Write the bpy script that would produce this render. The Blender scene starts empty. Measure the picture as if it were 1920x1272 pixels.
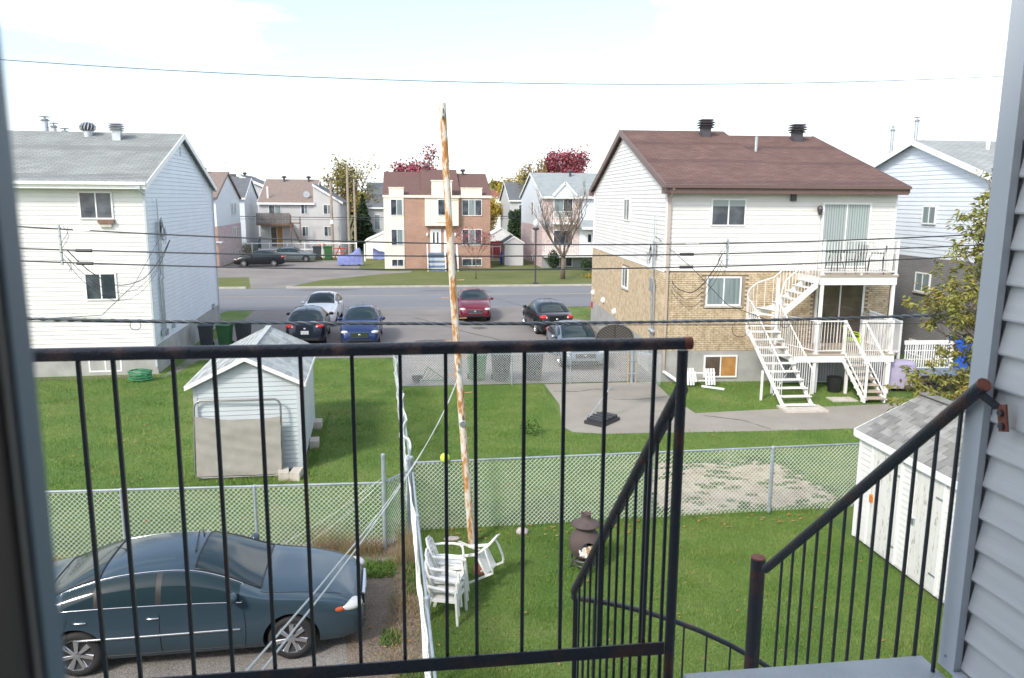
import bpy, bmesh, math, random
import numpy as np
from mathutils import Vector, Matrix
R = math.radians
PI = math.pi
rnd = random.Random(7)
scene = bpy.context.scene
COL = scene.collection

# ------------------------------------------------------------------ camera
cam_d = bpy.data.cameras.new('camera')
cam = bpy.data.objects.new('camera', cam_d)
COL.objects.link(cam)
cam_d.sensor_width = 36.0
cam_d.lens = 36.0 * 1464 / 1920
cam_d.clip_start = 0.05
cam_d.clip_end = 3000
_yaw, _pit, _rol = 0.134227, 0.1768933, 0.0061119
_f = Vector((math.sin(_yaw) * math.cos(_pit), math.cos(_yaw) * math.cos(_pit), -math.sin(_pit)))
_r = Vector((math.cos(_yaw), -math.sin(_yaw), 0))
_d = _f.cross(_r)
_r2 = math.cos(_rol) * _r - math.sin(_rol) * _d
_u2 = -(_f.cross(_r2))
EYE = Vector((0, 0, 6.1))
cam.matrix_world = Matrix(((_r2.x, _u2.x, -_f.x, EYE.x), (_r2.y, _u2.y, -_f.y, EYE.y), (_r2.z, _u2.z, -_f.z, EYE.z), (0, 0, 0, 1)))
cam_d.dof.use_dof = True
cam_d.dof.focus_distance = 7.0
cam_d.dof.aperture_fstop = 6.3
scene.camera = cam

# ------------------------------------------------------------------ world, sun, exposure
SUN_EL, SUN_AZ = R(40), R(222)      # azimuth clockwise from +Y: behind the camera, a little to the left
world = bpy.data.worlds.new('World'); scene.world = world; world.use_nodes = True
wn = world.node_tree; wn.nodes.clear()
def W(t, **k):
    n = wn.nodes.new(t)
    for a, b in k.items(): setattr(n, a, b)
    return n
w_out = W('ShaderNodeOutputWorld')
sky = W('ShaderNodeTexSky', sky_type='NISHITA', sun_disc=False, sun_elevation=SUN_EL, sun_rotation=SUN_AZ, air_density=1.0, dust_density=2.0, ozone_density=1.5)
bg1 = W('ShaderNodeBackground'); bg1.inputs['Strength'].default_value = 0.15
bg2 = W('ShaderNodeBackground'); bg2.inputs['Color'].default_value = (0.97, 0.985, 1, 1); bg2.inputs['Strength'].default_value = 1.05
tc = W('ShaderNodeTexCoord'); mp = W('ShaderNodeMapping'); mp.inputs['Scale'].default_value = (1.0, 1.0, 3.2); mp.inputs['Location'].default_value = (0.35, 0.2, 0.1)
nz = W('ShaderNodeTexNoise'); nz.inputs['Scale'].default_value = 2.3; nz.inputs['Detail'].default_value = 7; nz.inputs['Roughness'].default_value = 0.55
rp = W('ShaderNodeValToRGB'); rp.color_ramp.elements[0].position = 0.50; rp.color_ramp.elements[1].position = 0.66
rp.color_ramp.elements[0].color = (0.16, 0.16, 0.16, 1)
sepw = W('ShaderNodeSeparateXYZ'); hz = W('ShaderNodeMapRange'); hz.inputs['From Min'].default_value = 0.0; hz.inputs['From Max'].default_value = 0.20; hz.inputs['To Min'].default_value = 0.6; hz.inputs['To Max'].default_value = 0.0
mxm = W('ShaderNodeMath', operation='MAXIMUM'); mixw = W('ShaderNodeMixShader')
L = wn.links.new
L(tc.outputs['Generated'], mp.inputs['Vector']); L(mp.outputs['Vector'], nz.inputs['Vector']); L(nz.outputs['Fac'], rp.inputs['Fac'])
L(tc.outputs['Generated'], sepw.inputs['Vector']); L(sepw.outputs['Z'], hz.inputs['Value'])
L(rp.outputs['Color'], mxm.inputs[0]); L(hz.outputs['Result'], mxm.inputs[1]); L(mxm.outputs[0], mixw.inputs['Fac'])
L(sky.outputs['Color'], bg1.inputs['Color']); L(bg1.outputs[0], mixw.inputs[1]); L(bg2.outputs[0], mixw.inputs[2]); L(mixw.outputs[0], w_out.inputs['Surface'])

sun_d = bpy.data.lights.new('sun', 'SUN'); sun = bpy.data.objects.new('sun', sun_d); COL.objects.link(sun)
sun_d.energy = 1.7; sun_d.angle = R(9.0); sun_d.color = (1.0, 0.95, 0.86)
_sd = Vector((math.sin(SUN_AZ) * math.cos(SUN_EL), math.cos(SUN_AZ) * math.cos(SUN_EL), math.sin(SUN_EL)))
sun.rotation_euler = (-_sd).to_track_quat('-Z', 'Y').to_euler()
sun.location = (-20, -40, 40)
vs = scene.view_settings
vs.view_transform = 'Standard'; vs.look = 'None'; vs.gamma = 1.0; vs.use_curve_mapping = False
vs.exposure = 0.95
scene.cycles.max_bounces = 6
scene.cycles.use_denoising = True

# ------------------------------------------------------------------ materials
def new_mat(name):
    m = bpy.data.materials.new(name); m.use_nodes = True
    nt = m.node_tree
    b = nt.nodes['Principled BSDF']
    return m, nt, b
def N(nt, t, **k):
    n = nt.nodes.new(t)
    for a, b in k.items(): setattr(n, a, b)
    return n
def mat(name, col, rough=0.6, metal=0.0, var=0.0, vscale=3.0, col2=None, bump=0.0, bscale=40.0, spec=0.5, detail=4, thr=None, coat=0.0, space='Object', stretch=None):
    """plain procedural material: colour (mixed with col2 by noise, or varied in value), noise bump"""
    m, nt, b = new_mat(name)
    b.inputs['Base Color'].default_value = (*col, 1); b.inputs['Roughness'].default_value = rough
    b.inputs['Metallic'].default_value = metal; b.inputs['Specular IOR Level'].default_value = spec
    if coat: b.inputs['Coat Weight'].default_value = coat; b.inputs['Coat Roughness'].default_value = 0.05
    if space == 'World':
        g = N(nt, 'ShaderNodeNewGeometry'); vec = g.outputs['Position']
    else:
        t = N(nt, 'ShaderNodeTexCoord'); vec = t.outputs['Object']
    if stretch:
        mpp = N(nt, 'ShaderNodeMapping'); mpp.inputs['Scale'].default_value = stretch
        nt.links.new(vec, mpp.inputs['Vector']); vec = mpp.outputs['Vector']
    if var or col2:
        n = N(nt, 'ShaderNodeTexNoise'); n.inputs['Scale'].default_value = vscale; n.inputs['Detail'].default_value = detail
        nt.links.new(vec, n.inputs['Vector'])
        r = N(nt, 'ShaderNodeValToRGB')
        lo, hi = thr if thr else (0.3, 0.7)
        r.color_ramp.elements[0].position = lo; r.color_ramp.elements[1].position = hi
        c2 = col2 if col2 else tuple(min(1, c * (1 + var)) for c in col)
        c1 = col if col2 else tuple(c * (1 - var) for c in col)
        r.color_ramp.elements[0].color = (*c1, 1); r.color_ramp.elements[1].color = (*c2, 1)
        nt.links.new(n.outputs['Fac'], r.inputs['Fac']); nt.links.new(r.outputs['Color'], b.inputs['Base Color'])
    if bump:
        n2 = N(nt, 'ShaderNodeTexNoise'); n2.inputs['Scale'].default_value = bscale; n2.inputs['Detail'].default_value = 4
        nt.links.new(vec, n2.inputs['Vector'])
        bp = N(nt, 'ShaderNodeBump'); bp.inputs['Strength'].default_value = bump; bp.inputs['Distance'].default_value = 0.02
        nt.links.new(n2.outputs['Fac'], bp.inputs['Height']); nt.links.new(bp.outputs['Normal'], b.inputs['Normal'])
    return m
def ramp_mat(name, stops, scale, rough=0.9, detail=8, bump=0.3, bscale=60, space='World', scale2=None, amt2=0.35, stretch=None, dist=0.02):
    """multi-stop noise ramp, with a second finer noise mixed into the factor"""
    m, nt, b = new_mat(name)
    b.inputs['Roughness'].default_value = rough; b.inputs['Specular IOR Level'].default_value = 0.25
    if space == 'World': vec = N(nt, 'ShaderNodeNewGeometry').outputs['Position']
    else: vec = N(nt, 'ShaderNodeTexCoord').outputs['Object']
    if stretch:
        mpp = N(nt, 'ShaderNodeMapping'); mpp.inputs['Scale'].default_value = stretch
        nt.links.new(vec, mpp.inputs['Vector']); vec = mpp.outputs['Vector']
    n = N(nt, 'ShaderNodeTexNoise'); n.inputs['Scale'].default_value = scale; n.inputs['Detail'].default_value = detail; n.inputs['Roughness'].default_value = 0.6
    nt.links.new(vec, n.inputs['Vector']); fac = n.outputs['Fac']
    if scale2:
        n3 = N(nt, 'ShaderNodeTexNoise'); n3.inputs['Scale'].default_value = scale2; n3.inputs['Detail'].default_value = 3
        nt.links.new(vec, n3.inputs['Vector'])
        mx = N(nt, 'ShaderNodeMix'); mx.inputs['Factor'].default_value = amt2
        nt.links.new(fac, mx.inputs['A']); nt.links.new(n3.outputs['Fac'], mx.inputs['B']); fac = mx.outputs['Result']
    r = N(nt, 'ShaderNodeValToRGB')
    els = r.color_ramp.elements
    while len(els) < len(stops): els.new(0.5)
    for e, (p, c) in zip(els, stops): e.position = p; e.color = (*c, 1)
    nt.links.new(fac, r.inputs['Fac']); nt.links.new(r.outputs['Color'], b.inputs['Base Color'])
    n2 = N(nt, 'ShaderNodeTexNoise'); n2.inputs['Scale'].default_value = bscale; n2.inputs['Detail'].default_value = 4
    nt.links.new(vec, n2.inputs['Vector'])
    bp = N(nt, 'ShaderNodeBump'); bp.inputs['Strength'].default_value = bump; bp.inputs['Distance'].default_value = dist
    nt.links.new(n2.outputs['Fac'], bp.inputs['Height']); nt.links.new(bp.outputs['Normal'], b.inputs['Normal'])
    return m
def brick_mat(name, c1, c2, mortar, bw, bh, axes='xz', msize=0.012, rough=0.85, off=0.5, vscale=0.6):
    """brick / shingle pattern laid in the plane of two object axes, with weathering noise"""
    m, nt, b = new_mat(name)
    b.inputs['Roughness'].default_value = rough; b.inputs['Specular IOR Level'].default_value = 0.3
    t = N(nt, 'ShaderNodeTexCoord'); s = N(nt, 'ShaderNodeSeparateXYZ'); c = N(nt, 'ShaderNodeCombineXYZ')
    nt.links.new(t.outputs['Object'], s.inputs[0])
    nt.links.new(s.outputs[axes[0].upper()], c.inputs['X']); nt.links.new(s.outputs[axes[1].upper()], c.inputs['Y'])
    br = N(nt, 'ShaderNodeTexBrick'); br.offset = off
    br.inputs['Color1'].default_value = (*c1, 1); br.inputs['Color2'].default_value = (*c2, 1); br.inputs['Mortar'].default_value = (*mortar, 1)
    br.inputs['Scale'].default_value = 1; br.inputs['Mortar Size'].default_value = msize; br.inputs['Mortar Smooth'].default_value = 0.1
    br.inputs['Brick Width'].default_value = bw; br.inputs['Row Height'].default_value = bh
    nt.links.new(c.outputs[0], br.inputs['Vector'])
    n = N(nt, 'ShaderNodeTexNoise'); n.inputs['Scale'].default_value = vscale; n.inputs['Detail'].default_value = 6
    nt.links.new(t.outputs['Object'], n.inputs['Vector'])
    mr = N(nt, 'ShaderNodeMapRange'); mr.inputs['To Min'].default_value = 0.75; mr.inputs['To Max'].default_value = 1.25
    nt.links.new(n.outputs['Fac'], mr.inputs['Value'])
    mx = N(nt, 'ShaderNodeMix', data_type='RGBA', blend_type='MULTIPLY'); mx.inputs['Factor'].default_value = 1
    nt.links.new(br.outputs['Color'], mx.inputs['A']); nt.links.new(mr.outputs['Result'], mx.inputs['B'])
    nt.links.new(mx.outputs['Result'], b.inputs['Base Color'])
    bp = N(nt, 'ShaderNodeBump'); bp.inputs['Strength'].default_value = 0.4; bp.inputs['Distance'].default_value = 0.01; bp.invert = True
    nt.links.new(br.outputs['Fac'], bp.inputs['Height']); nt.links.new(bp.outputs['Normal'], b.inputs['Normal'])
    return m

M = {}
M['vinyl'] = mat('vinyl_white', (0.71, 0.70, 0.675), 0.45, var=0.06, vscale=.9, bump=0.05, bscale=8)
M['vinyl_pale_and_shaded'] = mat('vinyl_pale_shaded_white', (0.66, 0.72, 0.78), 0.45, var=0.035, vscale=1.3)  # pale vinyl; on the white house its blue is shade put into the colour
M['vinyl_far'] = mat('vinyl_grey', (0.50, 0.50, 0.50), 0.5, var=0.05, vscale=1)
M['wing'] = mat('vinyl_wing', (0.66, 0.665, 0.66), 0.42, var=0.06, vscale=1.2, bump=0.12, bscale=14, stretch=(1, 1.2, 26))
M['wing_trim'] = mat('wing_corner_trim', (0.55, 0.585, 0.63), 0.4, var=0.04, vscale=2)
M['white'] = mat('white_paint', (0.82, 0.82, 0.81), 0.4, var=0.02, vscale=4)
M['white_metal'] = mat('white_painted_metal', (0.80, 0.79, 0.77), 0.35, var=0.05, vscale=6)
M['cream'] = mat('cream_panel', (0.74, 0.69, 0.58), 0.6, var=0.03, vscale=2)
M['foundation'] = mat('concrete_foundation', (0.36, 0.36, 0.34), 0.9, var=0.18, vscale=1.6, bump=0.3, bscale=30, detail=8)
M['concrete'] = mat('concrete_block', (0.50, 0.46, 0.40), 0.9, var=0.15, vscale=6, bump=0.4, bscale=60)
M['tan_brick'] = mat('tan_brick', (0.453, 0.350, 0.220), 0.85, col2=(0.639, 0.519, 0.360), vscale=5.5, bump=0.25, bscale=90, space='World', detail=2, thr=(0.35, 0.65))
M['mortar'] = mat('mortar', (0.30, 0.25, 0.19), 0.95, var=0.1)
M['grey_brick'] = brick_mat('grey_painted_brick', (0.25, 0.24, 0.24), (0.21, 0.205, 0.21), (0.16, 0.16, 0.165), 0.2, 0.07, 'yz')
M['red_brick'] = brick_mat('brown_brick', (0.33, 0.17, 0.12), (0.40, 0.23, 0.16), (0.40, 0.34, 0.29), 0.22, 0.075, 'xz', 0.008)
M['pink_brick'] = brick_mat('pink_brick', (0.42, 0.27, 0.26), (0.62, 0.50, 0.47), (0.55, 0.50, 0.48), 0.3, 0.1, 'xz', 0.02, vscale=3)
M['pink_brick_y'] = brick_mat('pink_brick_side', (0.40, 0.25, 0.26), (0.60, 0.48, 0.48), (0.5, 0.45, 0.46), 0.3, 0.1, 'yz', 0.02, vscale=3)
M['sh_grey'] = brick_mat('grey_shingle', (0.284, 0.304, 0.299), (0.347, 0.362, 0.352), (0.179, 0.189, 0.189), 0.32, 0.135, 'xy', 0.012, vscale=1.2)
M['sh_brown'] = brick_mat('brown_shingle', (0.157, 0.097, 0.084), (0.211, 0.137, 0.118), (0.097, 0.059, 0.056), 0.3, 0.135, 'xy', 0.012, vscale=1.0)
M['sh_taupe'] = mat('taupe_shingle', (0.22, 0.17, 0.145), 0.9, var=0.15, vscale=4, detail=8)
M['sh_far_brown'] = mat('far_brown_shingle', (0.13, 0.072, 0.062), 0.9, var=0.15, vscale=4, detail=8)
M['sh_far_grey'] = mat('far_grey_shingle', (0.27, 0.30, 0.30), 0.9, var=0.12, vscale=2, detail=8)
M['sh_far_dark'] = mat('far_dark_shingle', (0.12, 0.13, 0.14), 0.9, var=0.12, vscale=2, detail=8)
M['sh_one'] = mat('shed_shingle_weathered', (0.21, 0.205, 0.195), 0.9, col2=(0.31, 0.31, 0.29), vscale=5, bump=0.5, bscale=120, space='World')
M['sh_two'] = mat('shed_shingle_pale', (0.33, 0.355, 0.35), 0.9, col2=(0.43, 0.46, 0.45), vscale=5, bump=0.4, bscale=120, space='World')
for k_ in ('sh_one', 'sh_two'):   # each shingle a little different
    nt_ = M[k_].node_tree; b_ = nt_.nodes['Principled BSDF']; src = b_.inputs['Base Color'].links[0].from_socket
    oi = nt_.nodes.new('ShaderNodeObjectInfo'); mr_ = nt_.nodes.new('ShaderNodeMapRange'); mr_.inputs['To Min'].default_value = .72; mr_.inputs['To Max'].default_value = 1.18
    mx_ = nt_.nodes.new('ShaderNodeMix'); mx_.data_type = 'RGBA'; mx_.blend_type = 'MULTIPLY'; mx_.inputs['Factor'].default_value = 1
    nt_.links.new(oi.outputs['Random'], mr_.inputs['Value']); nt_.links.new(src, mx_.inputs['A']); nt_.links.new(mr_.outputs['Result'], mx_.inputs['B']); nt_.links.new(mx_.outputs['Result'], b_.inputs['Base Color'])
M['sh_under'] = mat('roof_felt', (0.10, 0.105, 0.10), 0.95, var=0.1)
M['brown_trim'] = mat('brown_metal_trim', (0.135, 0.085, 0.075), 0.45, var=0.06)
M['grey_trim'] = mat('grey_metal_trim', (0.48, 0.52, 0.55), 0.45, var=0.04)
M['glass'] = mat('window_glass', (0.03, 0.04, 0.055), 0.06, spec=0.6, col2=(0.10, 0.115, 0.13), vscale=1.8, thr=(0.42, 0.66))
M['glass_pale'] = mat('window_glass_curtained', (0.20, 0.25, 0.26), 0.08, spec=0.7, var=0.25, vscale=2.5, stretch=(6, 6, 0.3))
M['glass_brown'] = mat('window_glass_dim_room', (0.10, 0.075, 0.06), 0.08, spec=0.7, var=0.3, vscale=2)
M['blind'] = mat('blind_slat', (0.33, 0.38, 0.37), 0.6)
M['wood_warm'] = mat('warm_wood_panel', (0.42, 0.22, 0.07), 0.6, var=0.2, vscale=3)
M['galv'] = mat('galvanised_steel', (0.50, 0.53, 0.56), 0.38, metal=0.75, var=0.15, vscale=8)
M['galv_fence'] = mat('fence_wire_zinc', (0.66, 0.70, 0.67), 0.5, metal=0.1, var=0.1, vscale=8)
M['fence_post'] = mat('fence_post_grey', (0.33, 0.38, 0.42), 0.5, metal=0.3, var=0.15, vscale=7)
M['yellow_rust'] = mat('yellowed_post', (0.45, 0.33, 0.14), 0.6, var=0.2, vscale=9)
M['vent_dark'] = mat('dark_vent_metal', (0.075, 0.07, 0.08), 0.45, metal=0.3)
M['iron'] = mat('black_painted_iron', (0.028, 0.032, 0.044), 0.38, col2=(0.10, 0.042, 0.03), vscale=9, thr=(0.52, 0.70), bump=0.25, bscale=90, detail=7, space='World')
M['iron_bar'] = mat('black_baluster_iron', (0.028, 0.032, 0.044), 0.42, col2=(0.075, 0.034, 0.025), vscale=13, thr=(0.60, 0.78), bump=0.15, bscale=120, detail=6, space='World', stretch=(1, 1, .35))
M['iron_rail'] = mat('worn_handrail_iron', (0.028, 0.032, 0.044), 0.36, col2=(0.17, 0.10, 0.085), vscale=14, thr=(0.52, 0.70), bump=0.3, bscale=110, detail=9, space='World')
M['rust_red'] = mat('red_oxide', (0.23, 0.075, 0.05), 0.7, var=0.3, vscale=30, bump=0.3, bscale=120)
M['pole_rust'] = ramp_mat('flaking_rusty_pole', [(0.40, (0.62, 0.61, 0.57)), (0.49, (0.60, 0.54, 0.45)), (0.535, (0.48, 0.26, 0.10)), (0.62, (0.30, 0.12, 0.04)), (0.70, (0.42, 0.32, 0.24))], 3.2, rough=0.7, bump=0.25, bscale=60, stretch=(2.2, 2.2, 0.75), scale2=14, amt2=0.25)
M['peg'] = mat('rusty_peg', (0.45, 0.27, 0.12), 0.7, var=0.3, vscale=20)
M['rope'] = mat('clothesline_rope', (0.62, 0.64, 0.60), 0.8)
M['wire'] = mat('black_cable', (0.03, 0.034, 0.04), 0.5)
M['deck'] = mat('deck_floor_paint', (0.47, 0.51, 0.52), 0.7, var=0.1, vscale=5, bump=0.3, bscale=140)
M['frame_dark'] = mat('door_frame_brown', (0.05, 0.036, 0.038), 0.5)
M['frame_blue'] = mat('door_weather_strip', (0.16, 0.24, 0.32), 0.4)
M['frame_tan'] = mat('door_seal', (0.28, 0.27, 0.25), 0.5)
M['plaster'] = mat('interior_plaster', (0.35, 0.33, 0.31), 0.9)
M['lawn'] = ramp_mat('lawn', [(0.34, (0.072, 0.133, 0.032)), (0.45, (0.100, 0.174, 0.039)), (0.55, (0.145, 0.211, 0.053)), (0.66, (0.220, 0.232, 0.093))], 0.55, scale2=28, amt2=0.32, bump=0.9, bscale=42, dist=0.05)
M['lawn_far'] = ramp_mat('lawn_dry', [(0.30, (0.075, 0.10, 0.028)), (0.5, (0.115, 0.135, 0.04)), (0.7, (0.17, 0.16, 0.07))], 0.35, scale2=14, amt2=0.4, bump=0.5, bscale=20)
M['blade'] = ramp_mat('grass_blades', [(0.34, (0.093, 0.174, 0.037)), (0.45, (0.130, 0.232, 0.049)), (0.55, (0.180, 0.269, 0.064)), (0.68, (0.290, 0.302, 0.116))], 0.6, scale2=34, amt2=0.4, bump=0.0, rough=0.55)
M['dry_blade'] = ramp_mat('dry_weeds', [(0.3, (0.13, 0.15, 0.05)), (0.48, (0.27, 0.23, 0.12)), (0.6, (0.33, 0.22, 0.14)), (0.75, (0.42, 0.34, 0.22))], 3, scale2=30, amt2=0.5, bump=0.0)
M['asphalt'] = ramp_mat('parking_asphalt', [(0.3, (0.167, 0.155, 0.147)), (0.5, (0.213, 0.198, 0.186)), (0.7, (0.270, 0.251, 0.236))], 0.32, scale2=50, amt2=0.3, bump=0.4, bscale=90)
M['road'] = ramp_mat('road_asphalt', [(0.3, (0.151, 0.157, 0.168)), (0.5, (0.185, 0.190, 0.202)), (0.7, (0.224, 0.230, 0.235))], 0.25, scale2=30, amt2=0.3, bump=0.3, bscale=60, stretch=(0.25, 1, 1))
M['pebble'] = ramp_mat('driveway_chip_asphalt', [(0.34, (0.104, 0.098, 0.093)), (0.47, (0.209, 0.195, 0.183)), (0.55, (0.290, 0.271, 0.250)), (0.68, (0.441, 0.413, 0.378))], 1.0, scale2=75, amt2=0.72, bump=0.9, bscale=80, dist=0.02)
M['dirt'] = ramp_mat('dirt_strip', [(0.3, (0.115, 0.092, 0.075)), (0.5, (0.207, 0.167, 0.132)), (0.7, (0.299, 0.247, 0.196))], 2.5, scale2=40, amt2=0.5, bump=1.0, bscale=30, dist=0.05)
M['patio'] = ramp_mat('patio_paving', [(0.3, (0.223, 0.207, 0.175)), (0.5, (0.292, 0.270, 0.233)), (0.7, (0.360, 0.334, 0.292))], 0.5, scale2=40, amt2=0.35, bump=0.4, bscale=90)
M['sand'] = ramp_mat('bare_sand', [(0.36, (0.20, 0.165, 0.10)), (0.47, (0.32, 0.27, 0.185)), (0.60, (0.45, 0.39, 0.29))], 2.2, scale2=45, amt2=0.4, bump=0.9, bscale=40)
M['curb'] = mat('concrete_curb', (0.418, 0.396, 0.341), 0.9, var=0.15, vscale=2)
M['yellow'] = mat('road_line_paint', (0.42, 0.34, 0.17), 0.8, var=0.25, vscale=1.5)
M['crack'] = mat('crack_filler', (0.06, 0.065, 0.05), 0.9)
M['patch'] = ramp_mat('dark_asphalt_patch', [(0.3, (0.085, 0.08, 0.078)), (0.6, (0.13, 0.12, 0.115))], 2.0, scale2=40, amt2=0.4, bump=0.4, bscale=80)
M['bark'] = mat('bark', (0.16, 0.12, 0.095), 0.9, var=0.3, vscale=8, bump=0.5, bscale=30)
M['leaf_ash'] = ramp_mat('ash_leaf', [(0.36, (0.10, 0.135, 0.027)), (0.48, (0.18, 0.195, 0.042)), (0.57, (0.28, 0.245, 0.06)), (0.68, (0.36, 0.19, 0.06))], 2.6, scale2=22, amt2=0.5, bump=0.0, rough=0.5)
M['leaf_yellow'] = ramp_mat('yellow_leaf', [(0.35, (0.16, 0.15, 0.03)), (0.5, (0.34, 0.25, 0.04)), (0.65, (0.48, 0.36, 0.06))], 1, scale2=8, amt2=0.6, bump=0)
M['leaf_olive'] = ramp_mat('olive_leaf', [(0.35, (0.09, 0.10, 0.03)), (0.5, (0.20, 0.18, 0.05)), (0.65, (0.32, 0.25, 0.09))], 0.6, scale2=8, amt2=0.5, bump=0)
M['leaf_red'] = ramp_mat('crimson_leaf', [(0.35, (0.17, 0.035, 0.055)), (0.5, (0.28, 0.065, 0.095)), (0.65, (0.38, 0.14, 0.13))], 0.8, scale2=8, amt2=0.5, bump=0)
M['leaf_dark'] = ramp_mat('evergreen_needles', [(0.35, (0.018, 0.035, 0.018)), (0.5, (0.035, 0.062, 0.028)), (0.65, (0.06, 0.09, 0.04))], 1, scale2=8, amt2=0.5, bump=0)
M['leaf_fall'] = ramp_mat('fallen_leaf', [(0.35, (0.40, 0.26, 0.05)), (0.5, (0.30, 0.13, 0.05)), (0.65, (0.38, 0.30, 0.16))], 1.3, scale2=20, amt2=0.6, bump=0)
M['weed_green'] = ramp_mat('weed_leaf', [(0.35, (0.05, 0.11, 0.02)), (0.6, (0.11, 0.19, 0.04))], 3, scale2=30, bump=0)
M['plastic_white'] = mat('white_resin', (0.76, 0.76, 0.73), 0.4, var=0.05, vscale=5)
M['lime'] = mat('lime_plastic', (0.45, 0.62, 0.03), 0.4)
M['black_plastic'] = mat('black_plastic', (0.035, 0.037, 0.042), 0.5)
M['bin_dark'] = mat('charcoal_bin_plastic', (0.045, 0.05, 0.058), 0.5, var=0.1)
M['bin_green'] = mat('green_bin_plastic', (0.035, 0.125, 0.045), 0.5, var=0.1)
M['board'] = mat('dark_board', (0.05, 0.045, 0.042), 0.6)
M['board_rib'] = mat('board_rib', (0.12, 0.105, 0.095), 0.6)
M['canvas'] = mat('beige_canvas', (0.30, 0.285, 0.255), 0.85, var=0.08, vscale=4, bump=0.5, bscale=5)
M['clay'] = mat('dark_clay', (0.085, 0.063, 0.06), 0.8, var=0.15, vscale=6, bump=0.2, bscale=30)
M['pot_darkness'] = mat('pot_darkness', (0.012, 0.012, 0.012), 0.9)  # near-black colour standing in for the darkness inside the chiminea
M['paper'] = mat('paper', (0.62, 0.60, 0.55), 0.8, var=0.2, vscale=12)
M['cardboard'] = mat('cardboard', (0.38, 0.23, 0.12), 0.8, var=0.2, vscale=12)
M['stone'] = mat('pale_stone', (0.45, 0.41, 0.38), 0.9, var=0.3, vscale=14, bump=0.5, bscale=30)
M['terracotta'] = mat('terracotta', (0.36, 0.14, 0.09), 0.8, var=0.2, vscale=14)
M['blue_tarp'] = mat('bright_blue_tarp', (0.02, 0.12, 0.62), 0.5, var=0.15, vscale=3)
M['lilac_tarp'] = mat('lilac_cover', (0.36, 0.32, 0.45), 0.8, var=0.1, vscale=3)
M['blue_cover'] = mat('faded_blue_cover', (0.16, 0.19, 0.42), 0.7, var=0.15, vscale=3)
M['blue_grey'] = mat('blue_grey_metal', (0.12, 0.17, 0.24), 0.4, var=0.1)
M['tan_deck'] = mat('tan_deck_boards', (0.42, 0.35, 0.28), 0.7, var=0.1, vscale=3)
M['screen'] = mat('pale_screen', (0.55, 0.53, 0.50), 0.8)
M['brown_wood'] = mat('brown_wood', (0.20, 0.12, 0.085), 0.8, var=0.2, vscale=3)
M['grey_wood'] = mat('grey_wood', (0.16, 0.145, 0.14), 0.8, var=0.2, vscale=3)
M['pole_wood'] = mat('pole_wood', (0.33, 0.27, 0.21), 0.9, var=0.15, vscale=3)
M['red'] = mat('red_paint', (0.45, 0.03, 0.03), 0.5)
M['ball'] = mat('tennis_felt', (0.55, 0.72, 0.08), 0.9)
M['hose'] = mat('green_hose', (0.03, 0.20, 0.09), 0.4)
M['orange'] = mat('orange_padlock', (0.60, 0.20, 0.03), 0.5)
M['door_paint'] = ramp_mat('peeling_door_paint', [(0.36, (0.72, 0.72, 0.69)), (0.56, (0.68, 0.67, 0.63)), (0.62, (0.42, 0.40, 0.35)), (0.70, (0.30, 0.28, 0.25))], 3.0, scale2=16, amt2=0.45, bump=0.2, bscale=60, rough=0.7, stretch=(1, 3, 0.8))
M['tyre'] = mat('tyre_rubber', (0.02, 0.02, 0.021), 0.75, bump=0.2, bscale=40)
M['chrome'] = mat('chrome', (0.75, 0.76, 0.78), 0.15, metal=1.0)
M['alloy'] = mat('alloy', (0.55, 0.56, 0.58), 0.25, metal=0.9)
M['car_black'] = mat('car_black_trim', (0.015, 0.015, 0.017), 0.5)
M['car_glass'] = mat('car_glass', (0.014, 0.030, 0.037), 0.05, spec=0.35)
M['headlamp'] = mat('headlamp_lens', (0.50, 0.52, 0.52), 0.1, spec=0.8)
M['amber'] = mat('amber_lens', (0.50, 0.10, 0.03), 0.15)
M['taillamp'] = mat('tail_lamp_lens', (0.50, 0.02, 0.02), 0.12)
M['plate'] = mat('licence_plate', (0.6, 0.6, 0.6), 0.5, col2=(0.25, 0.25, 0.35), vscale=30, thr=(0.5, 0.6))
def paint(name, c, rough=0.25, metal=0.35): return mat(name, c, rough, metal, coat=0.3, var=0.03, vscale=1)
M['p_teal'] = paint('paint_steel_blue', (0.045, 0.078, 0.105), 0.20, 0.35)
M['p_white'] = paint('paint_white', (0.75, 0.76, 0.78), 0.3, 0.0)
M['p_dark'] = paint('paint_dark_navy', (0.015, 0.02, 0.035))
M['p_blue'] = paint('paint_blue', (0.015, 0.035, 0.12))
M['p_maroon'] = paint('paint_maroon', (0.16, 0.012, 0.03))
M['p_black'] = paint('paint_black', (0.012, 0.013, 0.018))
M['p_silver'] = paint('paint_silver', (0.22, 0.26, 0.30), 0.3, 0.6)
M['p_silver_green'] = paint('paint_grey_green', (0.20, 0.24, 0.25), 0.3, 0.6)

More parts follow.
